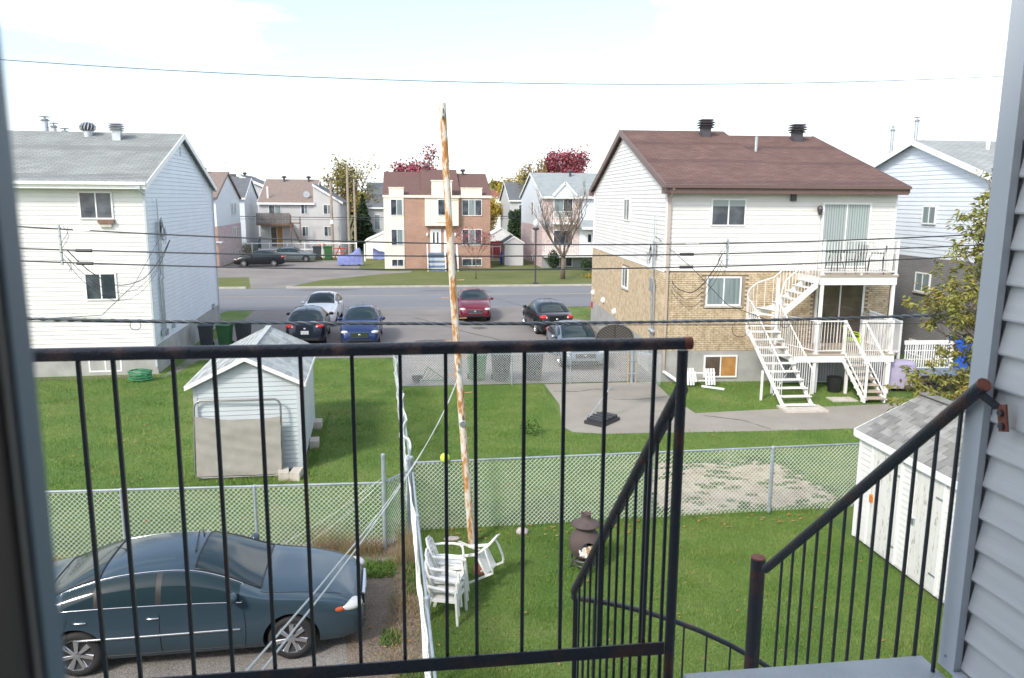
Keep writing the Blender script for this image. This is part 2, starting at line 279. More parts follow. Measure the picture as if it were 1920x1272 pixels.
# ------------------------------------------------------------------ mesh builder
class MB:
    def __init__(s, T=None):
        s.v = []; s.f = []; s.T = T; s.flip = bool(T is not None and T.to_3x3().determinant() < 0); s.mi = []
    def add(s, vs_, fs, mi=0):
        o = len(s.v)
        if s.T is not None: vs_ = [tuple(s.T @ Vector(p)) for p in vs_]
        s.v += [tuple(p) for p in vs_]
        for f in fs:
            f = [o + i for i in f]
            if s.flip: f.reverse()
            s.f.append(f); s.mi.append(mi)
        return s
    def box(s, x0, x1, y0, y1, z0, z1, mi=0):
        return s.add([(x0, y0, z0), (x1, y0, z0), (x1, y1, z0), (x0, y1, z0), (x0, y0, z1), (x1, y0, z1), (x1, y1, z1), (x0, y1, z1)],
                     [(0, 3, 2, 1), (4, 5, 6, 7), (0, 1, 5, 4), (1, 2, 6, 5), (2, 3, 7, 6), (3, 0, 4, 7)], mi)
    def obox(s, c, size, rot=None, mi=0):
        """oriented box: rot is a 3x3 matrix"""
        hx, hy, hz = size[0] / 2, size[1] / 2, size[2] / 2
        c = Vector(c); P = []
        for q in ((-1, -1, -1), (1, -1, -1), (1, 1, -1), (-1, 1, -1), (-1, -1, 1), (1, -1, 1), (1, 1, 1), (-1, 1, 1)):
            w = Vector((q[0] * hx, q[1] * hy, q[2] * hz))
            if rot is not None: w = rot @ w
            P.append(tuple(c + w))
        return s.add(P, [(0, 3, 2, 1), (4, 5, 6, 7), (0, 1, 5, 4), (1, 2, 6, 5), (2, 3, 7, 6), (3, 0, 4, 7)], mi)
    def bar(s, a, b, w, h=None, up=(0, 0, 1)):
        """rectangular bar from a to b, w wide, h high"""
        a = Vector(a); b = Vector(b); h = h or w
        d = (b - a); L_ = d.length; d.normalize(); up = Vector(up)
        if abs(d.dot(up)) > 0.98: up = Vector((0, 1, 0))
        sx = d.cross(up).normalized(); sz = sx.cross(d).normalized()
        rot = Matrix((sx, d, sz)).transposed()
        return s.obox((a + b) / 2, (w, L_, h), rot)
    def tube(s, pts, r, n=8, cap=True, mi=0):
        pts = [Vector(p) for p in pts]; rs = r if isinstance(r, (list, tuple)) else [r] * len(pts)
        P = []; Fs = []
        t0 = (pts[1] - pts[0]).normalized()
        up = Vector((0, 0, 1)) if abs(t0.z) < 0.9 else Vector((0, 1, 0))
        for i, p in enumerate(pts):
            t = ((pts[min(i + 1, len(pts) - 1)] - pts[max(i - 1, 0)])).normalized()
            a = t.cross(up)
            if a.length < 1e-4: a = t.cross(Vector((1, 0, 0)))
            a.normalize(); b = a.cross(t).normalized(); up = b
            for k in range(n):
                an = 2 * PI * k / n
                P.append(tuple(p + rs[i] * (math.cos(an) * a + math.sin(an) * b)))
        for i in range(len(pts) - 1):
            for k in range(n):
                k2 = (k + 1) % n
                Fs.append((i * n + k, i * n + k2, (i + 1) * n + k2, (i + 1) * n + k))
        if cap:
            Fs.append(tuple(range(n))[::-1]); Fs.append(tuple((len(pts) - 1) * n + k for k in range(n)))
        return s.add(P, Fs, mi)
    def lathe(s, prof, c=(0, 0, 0), n=24, axis='z', mi=0, cap=True):
        P = []; Fs = []
        for r_, h_ in prof:
            for k in range(n):
                a = 2 * PI * k / n; x, y = r_ * math.cos(a), r_ * math.sin(a)
                if axis == 'z': P.append((c[0] + x, c[1] + y, c[2] + h_))
                elif axis == 'y': P.append((c[0] + x, c[1] + h_, c[2] - y))
                else: P.append((c[0] + h_, c[1] + x, c[2] + y))
        for i in range(len(prof) - 1):
            for k in range(n):
                k2 = (k + 1) % n
                Fs.append((i * n + k, i * n + k2, (i + 1) * n + k2, (i + 1) * n + k))
        if cap:
            Fs.append(tuple(range(n))[::-1]); Fs.append(tuple((len(prof) - 1) * n + k for k in range(n)))
        return s.add(P, Fs, mi)
    def prism(s, poly, axis, a0, a1, mi=0):
        """poly: 2d points; axis 'x': (y,z) polygon extruded x a0..a1; 'y': (x,z); 'z': (x,y)"""
        n = len(poly)
        def P3(p, a): return (a, p[0], p[1]) if axis == 'x' else ((p[0], a, p[1]) if axis == 'y' else (p[0], p[1], a))
        P = [P3(p, a0) for p in poly] + [P3(p, a1) for p in poly]
        Fs = [tuple(range(n)), tuple(range(2 * n - 1, n - 1, -1))] + [(i, i + n, (i + 1) % n + n, (i + 1) % n) for i in range(n)]
        return s.add(P, Fs, mi)
    def ell(s, c, r, n=12, m=8, mi=0):
        P = []; Fs = []
        for i in range(m + 1):
            ph = PI * i / m
            for k in range(n):
                a = 2 * PI * k / n
                P.append((c[0] + r[0] * math.sin(ph) * math.cos(a), c[1] + r[1] * math.sin(ph) * math.sin(a), c[2] - r[2] * math.cos(ph)))
        for i in range(m):
            for k in range(n):
                k2 = (k + 1) % n; Fs.append((i * n + k, i * n + k2, (i + 1) * n + k2, (i + 1) * n + k))
        return s.add(P, Fs, mi)
    def grid(s, fn, nu, nv, mi=0):
        P = [fn(i / nu, j / nv) for i in range(nu + 1) for j in range(nv + 1)]
        Fs = [(i * (nv + 1) + j, (i + 1) * (nv + 1) + j, (i + 1) * (nv + 1) + j + 1, i * (nv + 1) + j + 1) for i in range(nu) for j in range(nv)]
        return s.add(P, Fs, mi)
    def mesh(s, name, material, smooth=False):
        me = bpy.data.meshes.new(name); me.from_pydata(s.v, [], s.f)
        for m_ in (material if isinstance(material, (list, tuple)) else [material]): me.materials.append(M[m_] if isinstance(m_, str) else m_)
        if isinstance(material, (list, tuple)): me.polygons.foreach_set('material_index', s.mi)
        if smooth: me.polygons.foreach_set('use_smooth', [True] * len(me.polygons))
        me.update()
        return me
    def build(s, name, material, parent=None, smooth=False, label=None, kind=None):
        o = bpy.data.objects.new(name, s.mesh(name, material, smooth)); COL.objects.link(o)
        if parent is not None: o.parent = parent
        if label: o['label'] = label
        if kind: o['kind'] = kind
        return o
def autosmooth(o, ang=35):
    me = o.data
    me.polygons.foreach_set('use_smooth', [True] * len(me.polygons))
    bm = bmesh.new(); bm.from_mesh(me)
    for e in bm.edges:
        if len(e.link_faces) == 2 and e.link_faces[0].normal.angle(e.link_faces[1].normal, 0) > R(ang): e.smooth = False
    bm.to_mesh(me); bm.free()
def inst(me, name, parent, loc=(0, 0, 0), mat3=None):
    o = bpy.data.objects.new(name, me); COL.objects.link(o); o.parent = parent
    if mat3 is not None: o.matrix_local = Matrix.Translation(loc) @ mat3.to_4x4()
    else: o.location = loc
    return o
def thing(name, label, cat, loc=(0, 0, 0), rz=0, group=None):
    o = bpy.data.objects.new(name, None); COL.objects.link(o); o.empty_display_size = 0.2
    o.location = loc; o.rotation_euler = (0, 0, R(rz)); o['label'] = label; o['category'] = cat
    if group: o['group'] = group
    return o
def tag(o, label, cat, group=None):
    o['label'] = label; o['category'] = cat
    if group: o['group'] = group
    return o
def struct(o): o['kind'] = 'structure'; return o
def copy_tree(o, parent=None):
    c = o.copy(); COL.objects.link(c); c.parent = parent
    for ch in o.children: copy_tree(ch, c)
    return c
def sheet(name, poly, z, m):
    mb = MB(); mb.add([(x, y, z) for x, y in poly], [tuple(range(len(poly)))])
    return struct(mb.build(name, m))
def walls(side, at):
    """frame of a wall: columns s (along), t (up), n (out); side front / left / right of a house"""
    if side == 'front': c = ((1, 0, 0), (0, 0, 1), (0, -1, 0), (0, at, 0))
    elif side == 'left': c = ((0, 1, 0), (0, 0, 1), (-1, 0, 0), (at, 0, 0))
    else: c = ((0, 1, 0), (0, 0, 1), (1, 0, 0), (at, 0, 0))
    return Matrix(((c[0][0], c[1][0], c[2][0], c[3][0]), (c[0][1], c[1][1], c[2][1], c[3][1]), (c[0][2], c[1][2], c[2][2], c[3][2]), (0, 0, 0, 1)))

def siding(parent, T, rng, z0, z1, pitch, material, name='siding_board', out=0.018, cuts=()):
    """one board per course; rng(z) -> (s0, s1); cuts are openings (s0,s1,z0,z1) that boards stop at"""
    z = z0
    while z < z1 - 0.01:
        zt = min(z + pitch, z1)
        a0, b0 = rng(z); a1, b1 = rng(zt)
        if b0 - a0 > 0.05:
            segs = [(0.0, 1.0)]
            for (cs0, cs1, cz0, cz1) in cuts:
                if cz0 < z + 0.01 and cz1 > zt - 0.01:
                    ns = []
                    for (p, q) in segs:
                        P_, Q_ = (cs0 - a0) / (b0 - a0), (cs1 - a0) / (b0 - a0)
                        if Q_ <= p or P_ >= q: ns.append((p, q)); continue
                        if P_ > p: ns.append((p, P_))
                        if Q_ < q: ns.append((Q_, q))
                    segs = ns
            for p, q in segs:
                mb = MB(T); x0, x1 = a0 + (b0 - a0) * p, a0 + (b0 - a0) * q
                y0, y1 = a1 + (b1 - a1) * p, a1 + (b1 - a1) * q
                if y1 - y0 < 0.01: y0 = y1 = (y0 + y1) / 2; y1 += 0.01
                mb.add([(x0, z, 0), (x1, z, 0), (x1, z, out), (x0, z, out), (x0, z + 0.006, out + 0.002), (x1, z + 0.006, out + 0.002), (y1, zt - 0.004, 0.003), (y0, zt - 0.004, 0.003), (y0, zt - 0.004, 0), (y1, zt - 0.004, 0)],
                       [(0, 3, 2, 1), (3, 4, 5, 2), (4, 7, 6, 5), (7, 8, 9, 6), (0, 1, 9, 8), (0, 8, 7, 4, 3), (1, 2, 5, 6, 9)])
                mb.build(name, material, parent)
        z += pitch

def window(parent, T, s0, s1, t0, t1, panes=2, glass='glass', glass2=None, fr=0.05, proud=0.055, mull=0.04, frame='white', sill=False, name='window', label=None, blinds=0, half=None):
    mb = MB(T)
    mb.box(s0, s1, t1 - fr, t1, 0, proud); mb.box(s0, s1, t0, t0 + fr, 0, proud)
    mb.box(s0, s0 + fr, t0 + fr, t1 - fr, 0, proud); mb.box(s1 - fr, s1, t0 + fr, t1 - fr, 0, proud)
    w = (s1 - s0 - 2 * fr) / panes
    for k in range(1, panes):
        x = s0 + fr + w * k; mb.box(x - mull / 2, x + mull / 2, t0 + fr, t1 - fr, 0, proud - 0.008)
    o = mb.build(name, frame, parent, label=label)
    for k in range(panes):
        g = MB(T); a = s0 + fr + w * k + (mull / 2 if k else 0); b = s0 + fr + w * (k + 1) - (mull / 2 if k < panes - 1 else 0)
        g.box(a, b, t0 + fr, t1 - fr, 0.001, proud * 0.62 + 0.004 * (k % 2))
        g.build('pane', glass2 if (glass2 and k % 2) else glass, o)
        if blinds:
            bl = MB(T); n = blinds
            for i in range(n):
                x = a + (b - a) * (i + 0.5) / n
                bl.box(x - 0.35 * (b - a) / n, x + 0.35 * (b - a) / n, t0 + fr + 0.02, t1 - fr - 0.01, proud * 0.62 + 0.006, proud * 0.62 + 0.009)
            bl.build('blind_slats', 'blind', o)
    if half:  # a roller blind drawn over the top part
        g = MB(T); g.box(s0 + fr, s1 - fr, t1 - fr - half, t1 - fr, proud * 0.62 + 0.006, proud * 0.62 + 0.009); g.build('roller_blind', 'blind', o)
    if sill:
        g = MB(T); g.box(s0 - 0.04, s1 + 0.04, t0 - 0.06, t0 - 0.002, 0, proud + 0.03); g.build('sill', 'concrete', o)
    return o

def gable_u(parent, u0, u1, D, eave, ridge, m_roof, m_fascia, ov=0.35, ovs=0.25, th=0.10, vr=None, soffit=0.0, courses=0):
    """roof with its ridge along u"""
    vr = D / 2 if vr is None else vr
    rise = ridge - eave; out = []
    for sgn in (1, -1):
        run = vr if sgn > 0 else D - vr
        e = -ov if sgn > 0 else D + ov
        ze = eave - rise / run * ov
        mb = MB(); a, b = u0 - ovs, u1 + ovs
        y0, y1 = (e, vr)
        sl = Vector((0, y1 - y0, ridge - ze)); ln = sl.length; sl.normalize()
        n_ = Vector((0, -sl.z * (1 if sgn > 0 else -1), abs(sl.y)))
        if courses and sgn > 0:
            k = int(ln / courses); h = ln / k
            for i in range(k):
                p = Vector((0, y0, ze)) + sl * (h * i); q = p + sl * (h * 1.0)
                pb = p + n_ * 0.016
                mb.add([(a, p.y, p.z), (b, p.y, p.z), (b, pb.y, pb.z), (a, pb.y, pb.z), (b, q.y, q.z), (a, q.y, q.z)], [(0, 1, 2, 3), (3, 2, 4, 5), (0, 3, 5), (1, 4, 2)])
            mb.add([(a, y0, ze - th), (b, y0, ze - th), (b, y1, ridge - th), (a, y1, ridge - th), (a, y0, ze - .001), (b, y0, ze - .001), (b, y1, ridge - .001), (a, y1, ridge - .001)], [(0, 3, 2, 1), (0, 1, 5, 4), (1, 2, 6, 5), (2, 3, 7, 6), (3, 0, 4, 7), (4, 5, 6, 7)])
        else:
            mb.add([(a, y0, ze - th), (b, y0, ze - th), (b, y1, ridge - th), (a, y1, ridge - th), (a, y0, ze), (b, y0, ze), (b, y1, ridge), (a, y1, ridge)], [(0, 3, 2, 1), (4, 5, 6, 7), (0, 1, 5, 4), (1, 2, 6, 5), (2, 3, 7, 6), (3, 0, 4, 7)])
        out.append(mb.build('roof', m_roof, parent))
        f = MB()  # eave fascia
        f.box(a + 0.004, b - 0.004, min(e, e - 0.03 * sgn), max(e, e - 0.03 * sgn), ze - th - 0.10, ze - 0.01)
        f.build('fascia', m_fascia, parent)
        for x0, x1 in ((a - 0.03, a), (b, b + 0.03)):
            f = MB(); f.prism([(y0, ze - th - 0.1), (y1, ridge - th - 0.1), (y1, ridge + 0.012), (y0, ze + 0.012)], 'x', x0, x1)
            f.build('rake_board', m_fascia, parent)
    return out

def gable_v(parent, u0, u1, v0, v1, eave, ridge, m_roof, m_fascia, ov=0.2, ovs=0.15, th=0.06):
    """roof with its ridge along v"""
    um = (u0 + u1) / 2; run = (u1 - u0) / 2; rise = ridge - eave
    for sgn in (-1, 1):
        e = um + sgn * (run + ov); ze = eave - rise / run * ov; a, b = v0 - ovs, v1 + ovs
        mb = MB(); mb.prism([(um, ridge - th), (e, ze - th), (e, ze), (um, ridge)], 'y', a, b)
        mb.build('roof', m_roof, parent)
        f = MB(); f.prism([(um, ridge - th - 0.05), (e, ze - th - 0.05), (e, ze + 0.008), (um, ridge + 0.008)], 'y', a - 0.02, a)
        f.build('rake_board', m_fascia, parent)

def roof_z(v, D, eave, ridge, ov=0): return eave + (ridge - eave) * v / (D / 2)

# ================================================================== GROUND
sheet('ground', [(-400, -60), (400, -60), (400, 900), (-400, 900)], 0.0, 'lawn')
sheet('far_ground', [(-400, 54.95), (400, 54.95), (400, 899), (-400, 899)], 0.004, 'lawn_far')
sheet('parking_lot', [(-8.45, 27.5), (-8.35, 33.0), (-8.3, 35.5), (-8.25, 40.0), (-8.35, 44.4), (9.2, 44.2), (7.3, 43.0), (7.6, 40.5), (9.0, 38.9), (9.5, 38.6), (8.62, 25.6), (8.45, 25.35), (8.3, 25.2), (-0.35, 25.35), (-0.45, 30.15), (-3.6, 30.3), (-7.9, 30.4), (-8.1, 28.0)][::-1], 0.008, 'asphalt')
sheet('left_driveway_apron', [(-60, 40.0), (-10.6, 40.2), (-9.6, 44.4), (-60, 44.4)], 0.008, 'asphalt')
sheet('road', [(-400, 44.4), (400, 43.6), (400, 54.6), (-400, 55.0)], 0.012, 'road')
for cx, cy, rx_, ry_ in ((2.0, 52.6, 1.3, .25), (4.6, 51.9, 1.2, .22), (-5.6, 53.6, 2.4, .3), (-1.9, 36.6, .5, .35), (3.4, 36.9, .45, .4), (1.1, 33.5, .9, .5), (6.3, 31.9, .5, .45)):
    sheet('asphalt_patch', [(cx + rx_ * math.cos(t * PI / 8) * rnd.uniform(.75, 1.1), cy + ry_ * math.sin(t * PI / 8) * rnd.uniform(.7, 1.1)) for t in range(16)], 0.0155 if cy > 44 else .0115, 'patch')
sheet('road_seam', [(-9, 44.30), (9.4, 44.1), (9.4, 44.18), (-9, 44.38)], 0.016, 'curb')
sheet('road_centre_line', [(-400, 50.2), (400, 50.1), (400, 50.22), (-400, 50.32)], 0.016, 'yellow')
for i, (a, b) in enumerate((((3.6, 53.6), (6.5, 44.6)), ((-3.2, 46.2), (-1.2, 46.0)), ((-5, 53.2), (-3.1, 52.9)), ((-7.5, 42.2), (1.5, 41.2)), ((.3, 40.5), (5.2, 31.0)), ((-.2, 29.5), (7.6, 28.4)), ((-6.3, 33), (-2.5, 31.2)))):
    mb = MB(); a = Vector((*a, 0.017)); b = Vector((*b, 0.017)); k = 9
    pts = [a.lerp(b, j / k) + Vector((rnd.uniform(-.15, .15), 0, 0)) for j in range(k + 1)]
    for p, q in zip(pts, pts[1:]): mb.add([p, q, q + Vector((.05, .02, 0)), p + Vector((.05, .02, 0))], [(0, 1, 2, 3)])
    struct(mb.build('road_crack', 'crack'))
mb = MB(); mb.box(-8.2, 400, 54.75, 54.95, 0.0, 0.13); struct(mb.build('kerb', 'curb'))
mb = MB(); mb.box(-400, -10.9, 54.85, 55.05, 0.0, 0.13); struct(mb.build('kerb', 'curb'))
sheet('far_driveway', [(-10.6, 55.0), (-8.3, 55.0), (-7.6, 57.5), (-6.5, 60.2), (-3.9, 63.0), (-2.0, 65.0), (0.3, 66.2), (0.4, 67.6), (-2.4, 67.6), (-4.2, 69.0), (-4.4, 79.5), (-16, 79.5), (-16.4, 71.6), (-30, 66.8), (-30, 62.8), (-12.2, 62.8)][::-1], 0.008, 'asphalt')
sheet('near_driveway', [(-12, -3), (-0.15, -3), (-0.2, 9.0), (-0.35, 12.2), (-0.9, 12.75), (-12, 13.0)], 0.008, 'pebble')
sheet('dirt_strip', [(-0.75, 4), (0.25, 4), (0.12, 13.6), (-2.0, 13.5), (-2.1, 12.5), (-1.15, 12.1), (-0.8, 9.0)], 0.012, 'dirt')
sheet('patio', [(4.5, 25.15), (4.5, 22.5), (4.12, 20.2), (4.3, 19.65), (5.1, 19.4), (6.8, 19.3), (9.5, 19.15), (30, 18.8), (30, 21.3), (15, 21.5), (10.5, 21.25), (8.25, 21.1), (8.15, 23.2), (8.3, 25.1)][::-1], 0.006, 'patio')
for pts in ([(4.6, 24.1), (5.4, 24.0), (6.0, 24.25), (6.6, 24.1)], [(6.3, 22.9), (7.1, 22.8), (8.1, 23.05)], [(8.4, 20.8), (9.3, 20.2), (9.7, 19.3)]):
    mb = MB()
    for p, q in zip(pts, pts[1:]):
        for j in range(4):
            a = Vector((*p, .011)).lerp(Vector((*q, .011)), j / 4); b = Vector((*p, .011)).lerp(Vector((*q, .011)), (j + 1) / 4)
            o_ = Vector((rnd.uniform(0.005, .03), rnd.uniform(.015, .05), 0)); mb.add([a, b, b + o_, a + o_], [(0, 1, 2, 3)])
    struct(mb.build('patio_crack', 'crack'))
_sp = [(4.95, 14.25), (5.4, 14.0), (6.6, 14.15), (7.8, 14.1), (8.75, 14.25), (8.9, 14.7), (8.75, 15.4), (8.7, 16.1), (8.6, 16.7), (8.0, 16.95), (7.0, 16.8), (5.9, 17.0), (5.3, 16.5), (5.0, 15.6)]
_sp2 = []
for i, p in enumerate(_sp):
    q = _sp[(i + 1) % len(_sp)]
    for j in range(5): _sp2.append((p[0] + (q[0] - p[0]) * j / 5 + rnd.uniform(-.05, .05), p[1] + (q[1] - p[1]) * j / 5 + rnd.uniform(-.06, .06)))
sheet('sand_patch', _sp2, 0.006, 'sand')
sheet('foundation_strip', [(-12.5, 27.85), (-8.75, 28.0), (-8.8, 27.65), (-12.5, 27.5)][::-1], 0.005, 'dirt')

# ================================================================== OUR BUILDING (camera stands in its doorway)
own = thing('apartment_building', 'pale blue grey vinyl sided building wing at the right edge, where the viewer stands', 'building', (0, 0, 0))
WX = 1.72           # face of the wing that flanks the deck
# wing core, back block, interior
mb = MB(); mb.box(WX + 0.02, 9.0, -10, 2.09, 0.0, 7.9); mb.build('wing_wall', 'wing', own)
mb = MB(); mb.box(-9.0, WX + 0.018, -10, -3.0, 0.0, 7.9); mb.box(-9.0, WX + 0.018, -3.0, 0.30, 0.0, 4.58); mb.box(-9.0, WX + 0.018, -3.0, 0.30, 6.75, 7.9); mb.box(-9.0, -0.40, -3.0, 0.28, 4.58, 6.75)
mb.build('main_wall', 'plaster', own)
mb = MB(); mb.box(-9.2, 9.2, -10.2, 0.65, 7.9, 8.15); mb.box(1.6, 9.2, 0.65, 2.25, 7.9, 8.15); mb.build('roof', 'sh_far_grey', own)
T = Matrix(((0, 0, -1, WX + 0.02), (1, 0, 0, 0), (0, 1, 0, 0), (0, 0, 0, 1)))
siding(own, T, lambda z: (-0.02, 2.044), 4.64, 7.85, 0.102, 'wing', out=0.02)
siding(own, T, lambda z: (0.30, 2.04), 0.3, 4.5, 0.102, 'wing', out=0.02)
mb = MB(); mb.box(WX - 0.025, WX + 0.0, 2.045, 2.118, 4.62, 7.9); mb.box(WX, WX + 0.08, 2.092, 2.118, 4.62, 7.9)
o = mb.build('corner_trim', 'wing_trim', own)
mb = MB(); mb.box(WX - 0.03, WX + 0.0, -0.0, 2.04, 4.604, 4.635); mb.box(WX - 0.06, WX - 0.03, 0.0, 2.04, 4.604, 4.612); mb.build('base_trim', 'wing_trim', own)
mb = MB(); mb.lathe([(0.004, 0), (0.004, 0.004)], (WX - 0.03, 2.085, 4.665), 8, 'x'); mb.build('screw', 'galv', own)

# door frame at the left edge
fr_ = thing('door_frame', 'blurred dark brown door frame at the left edge of the view', 'door frame', (-0.169, 0.35, 0))
mb = MB(); mb.box(-0.30, -0.004, -0.03, 0.0, 4.6, 6.72); mb.build('jamb', 'frame_dark', fr_)
mb = MB(); mb.box(-0.02, -0.002, 0.0, 0.006, 4.6, 6.72); mb.build('seal', 'frame_tan', fr_)
mb = MB(); mb.box(-0.03, 0.0, 0.006, 0.024, 4.6, 6.72); mb.build('edge_strip', 'frame_blue', fr_)

# deck
dk = thing('deck', 'light grey blue painted balcony floor at the bottom right', 'balcony', (0, 0, 0))
mb = MB(); mb.box(-3.2, 0.86, 0.30, 1.93, 4.50, 4.60); mb.box(0.86, WX - 0.03, 0.30, 2.19, 4.50, 4.60); mb.build('floor', 'deck', dk)
mb = MB(); mb.box(-3.2, 0.86, 1.932, 1.95, 4.42, 4.585); mb.box(0.87, WX - 0.03, 2.192, 2.205, 4.42, 4.585); mb.build('edge_beam', 'iron', dk)

# balcony railing
rl = thing('balcony_railing', 'black balcony railing with rusty worn top rail and square balusters across the foreground', 'railing', (0, 2.1, 0))
mb = MB(); mb.tube([(-2.6, 0, 5.70), (-1.2, .002, 5.701), (0.0, 0, 5.70), (0.775, 0, 5.70)], 0.0175, 14); o = mb.build('top_rail', 'iron_rail', rl); autosmooth(o)
mb = MB(); mb.tube([(0.775, 0, 5.70), (0.80, 0, 5.70)], 0.0180, 14); o = mb.build('rail_end', 'rust_red', rl, label='rusty end of the top rail'); autosmooth(o)
mb = MB(); mb.tube([(0.775, 0, 5.68), (0.775, 0, 4.50)], 0.0155, 12); o = mb.build('post', 'iron', rl); autosmooth(o)
mb = MB(); mb.box(-2.6, 0.757, -0.004, 0.002, 4.735, 4.775); mb.box(-2.6, 0.757, 0.002, 0.024, 4.735, 4.740); mb.build('bottom_rail', 'iron', rl)
bar_me = MB(); bar_me.box(-0.0050, 0.0050, -0.0050, 0.0050, 4.745, 5.685); bar_me = bar_me.mesh('baluster', 'iron_bar')
for k in range(-15, 14):
    x = 0.682 - 0.1195 * (13 - k)
    inst(bar_me, 'baluster', rl, (x + rnd.uniform(-.003, .003), 0.011, 0), Matrix.Rotation(rnd.uniform(-.004, .004), 3, 'Y'))

# stairs of our building with spiral turn
st = thing('stair_railing', 'black iron outdoor stair with handrails dropping from the deck and curving round a thick post', 'staircase', (0, 0, 0))
LA, LB = Vector((0.778, 2.105, 5.565)), Vector((0.79, 3.50, 4.20))
mb = MB(); mb.tube([LA, LB], 0.020, 12); o = mb.build('handrail', 'iron', st, label='left handrail'); autosmooth(o)
RA, RB = Vector((1.665, 2.035, 5.56)), Vector((1.70, 3.34, 4.34))
mb = MB(); mb.tube([RA + (RA - RB).normalized() * 0.02, RB], 0.0205, 12); o = mb.build('handrail', 'iron', st, label='right handrail'); autosmooth(o)
mb = MB(); d_ = (RA - RB).normalized(); mb.tube([RA + d_ * 0.02, RA + d_ * 0.026], 0.0212, 12); mb.build('handrail_cap', 'rust_red', st)
mb = MB(); mb.bar(RA + Vector((.0, -.01, -.015)), Vector((1.69, 1.985, 5.515)), 0.012, 0.02); mb.build('bracket_arm', 'iron', st)
mb = MB(); mb.obox((1.690, 1.962, 5.490), (0.006, 0.034, 0.078), Matrix.Rotation(R(-14), 3, 'X')); b_ = mb.build('bracket_plate', 'rust_red', st)
for dz in (0.018, -0.028):
    mb = MB(); mb.lathe([(0.010, 0), (0.010, -0.008)], (1.686, 1.962 + dz * .2, 5.490 + dz * .8), 8, 'x'); mb.build('bolt', 'vent_dark', b_)
mb = MB(); mb.tube([(1.70, 3.42, 4.36), (1.70, 3.42, 0.0)], 0.036, 16); o = mb.build('newel_post', 'iron', st); autosmooth(o)
mb = MB(); mb.lathe([(0.037, 0), (0.034, 0.006)], (1.70, 3.42, 4.36), 16); mb.build('post_cap', 'rust_red', st)
NP = Vector((1.70, 3.42, 0))
def arc(phi, r=0.90, base=0.0):
    t = (180 - phi) / 125.0
    z = 4.20 - 0.98 * t - 0.12 * math.sin(min(t, 1.6) * PI) * .3
    return Vector((NP.x + r * math.cos(R(phi)), NP.y + 0.02 + r * math.sin(R(phi)), z + base))
pts = [LB] + [arc(p) for p in range(168, -200, -12)]
mb = MB(); mb.tube(pts, 0.0165, 10); o = mb.build('handrail', 'iron', st, label='curved outer handrail'); autosmooth(o)
sb = MB(); sb.box(-0.0045, 0.0045, -0.0045, 0.0045, -0.90, 0); sb = sb.mesh('stair_baluster', 'iron_bar')
for k in range(13):
    t = 0.06 + 0.072 * k; p = LA.lerp(LB, t / 0.93 if t < .93 else 1)
    inst(sb, 'baluster', st, p + Vector((0, 0, -0.012)))
for k in range(12):
    p = RA.lerp(RB, 0.05 + 0.075 * k); inst(sb, 'baluster', st, p + Vector((0, 0, -0.012)))
for k in range(0, 34):
    inst(sb, 'baluster', st, arc(176 - 9.5 * k) + Vector((0, 0, -0.01)))
for k in range(6):
    y = 2.30 + 0.21 * k; z = 4.42 - 0.195 * (k + 1)
    mb = MB(); mb.box(0.81, 1.66, y - .02, y + 0.2, z, z + 0.03); mb.build('tread', 'deck', st)
mb = MB(); mb.bar((0.79, 2.2, 4.47), (0.79, 3.5, 3.24), 0.012, 0.18); mb.bar((1.68, 2.2, 4.47), (1.68, 3.4, 3.30), 0.012, 0.18); mb.build('stringer', 'iron', st)
for k in range(14):
    a0, a1 = R(178 - 26 * k), R(178 - 26 * (k + 1) - 3); z = 3.08 - 0.195 * k
    if z < 0.1: break
    pl = [(NP.x + .04 * math.cos(a0), NP.y + .04 * math.sin(a0)), (NP.x + .88 * math.cos(a0), NP.y + .88 * math.sin(a0)), (NP.x + .9 * math.cos((a0 + a1) / 2), NP.y + .9 * math.sin((a0 + a1) / 2)), (NP.x + .88 * math.cos(a1), NP.y + .88 * math.sin(a1)), (NP.x + .04 * math.cos(a1), NP.y + .04 * math.sin(a1))]
    mb = MB(); mb.prism(pl, 'z', z, z + 0.03); mb.build('tread', 'deck', st)

# ================================================================== HOUSE PARTS
def box_vent(parent, x, y, z, s=1.0, m='vent_dark', label=None):
    """louvred square roof ventilator"""
    o = None
    mb = MB(); mb.box(x - .17 * s, x + .17 * s, y - .17 * s, y + .17 * s, z - .3 * s, z + .4 * s); mb.box(x - .30 * s, x + .30 * s, y - .26 * s, y + .26 * s, z - .20 * s, z - .17 * s)
    o = mb.build('vent', m, parent, label=label)
    z += .12 * s
    for k in range(4):
        mb = MB(); w = (.27 + (.03 if k in (1, 2) else 0)) * s; zz = z + (.16 + .09 * k) * s
        mb.add([(x - w, y - w, zz), (x + w, y - w, zz), (x + w, y + w, zz), (x - w, y + w, zz), (x - w * .72, y - w * .72, zz + .055 * s), (x + w * .72, y - w * .72, zz + .055 * s), (x + w * .72, y + w * .72, zz + .055 * s), (x - w * .72, y + w * .72, zz + .055 * s)],
               [(0, 3, 2, 1), (4, 5, 6, 7), (0, 1, 5, 4), (1, 2, 6, 5), (2, 3, 7, 6), (3, 0, 4, 7)])
        mb.build('louvre', m, o)
    return o
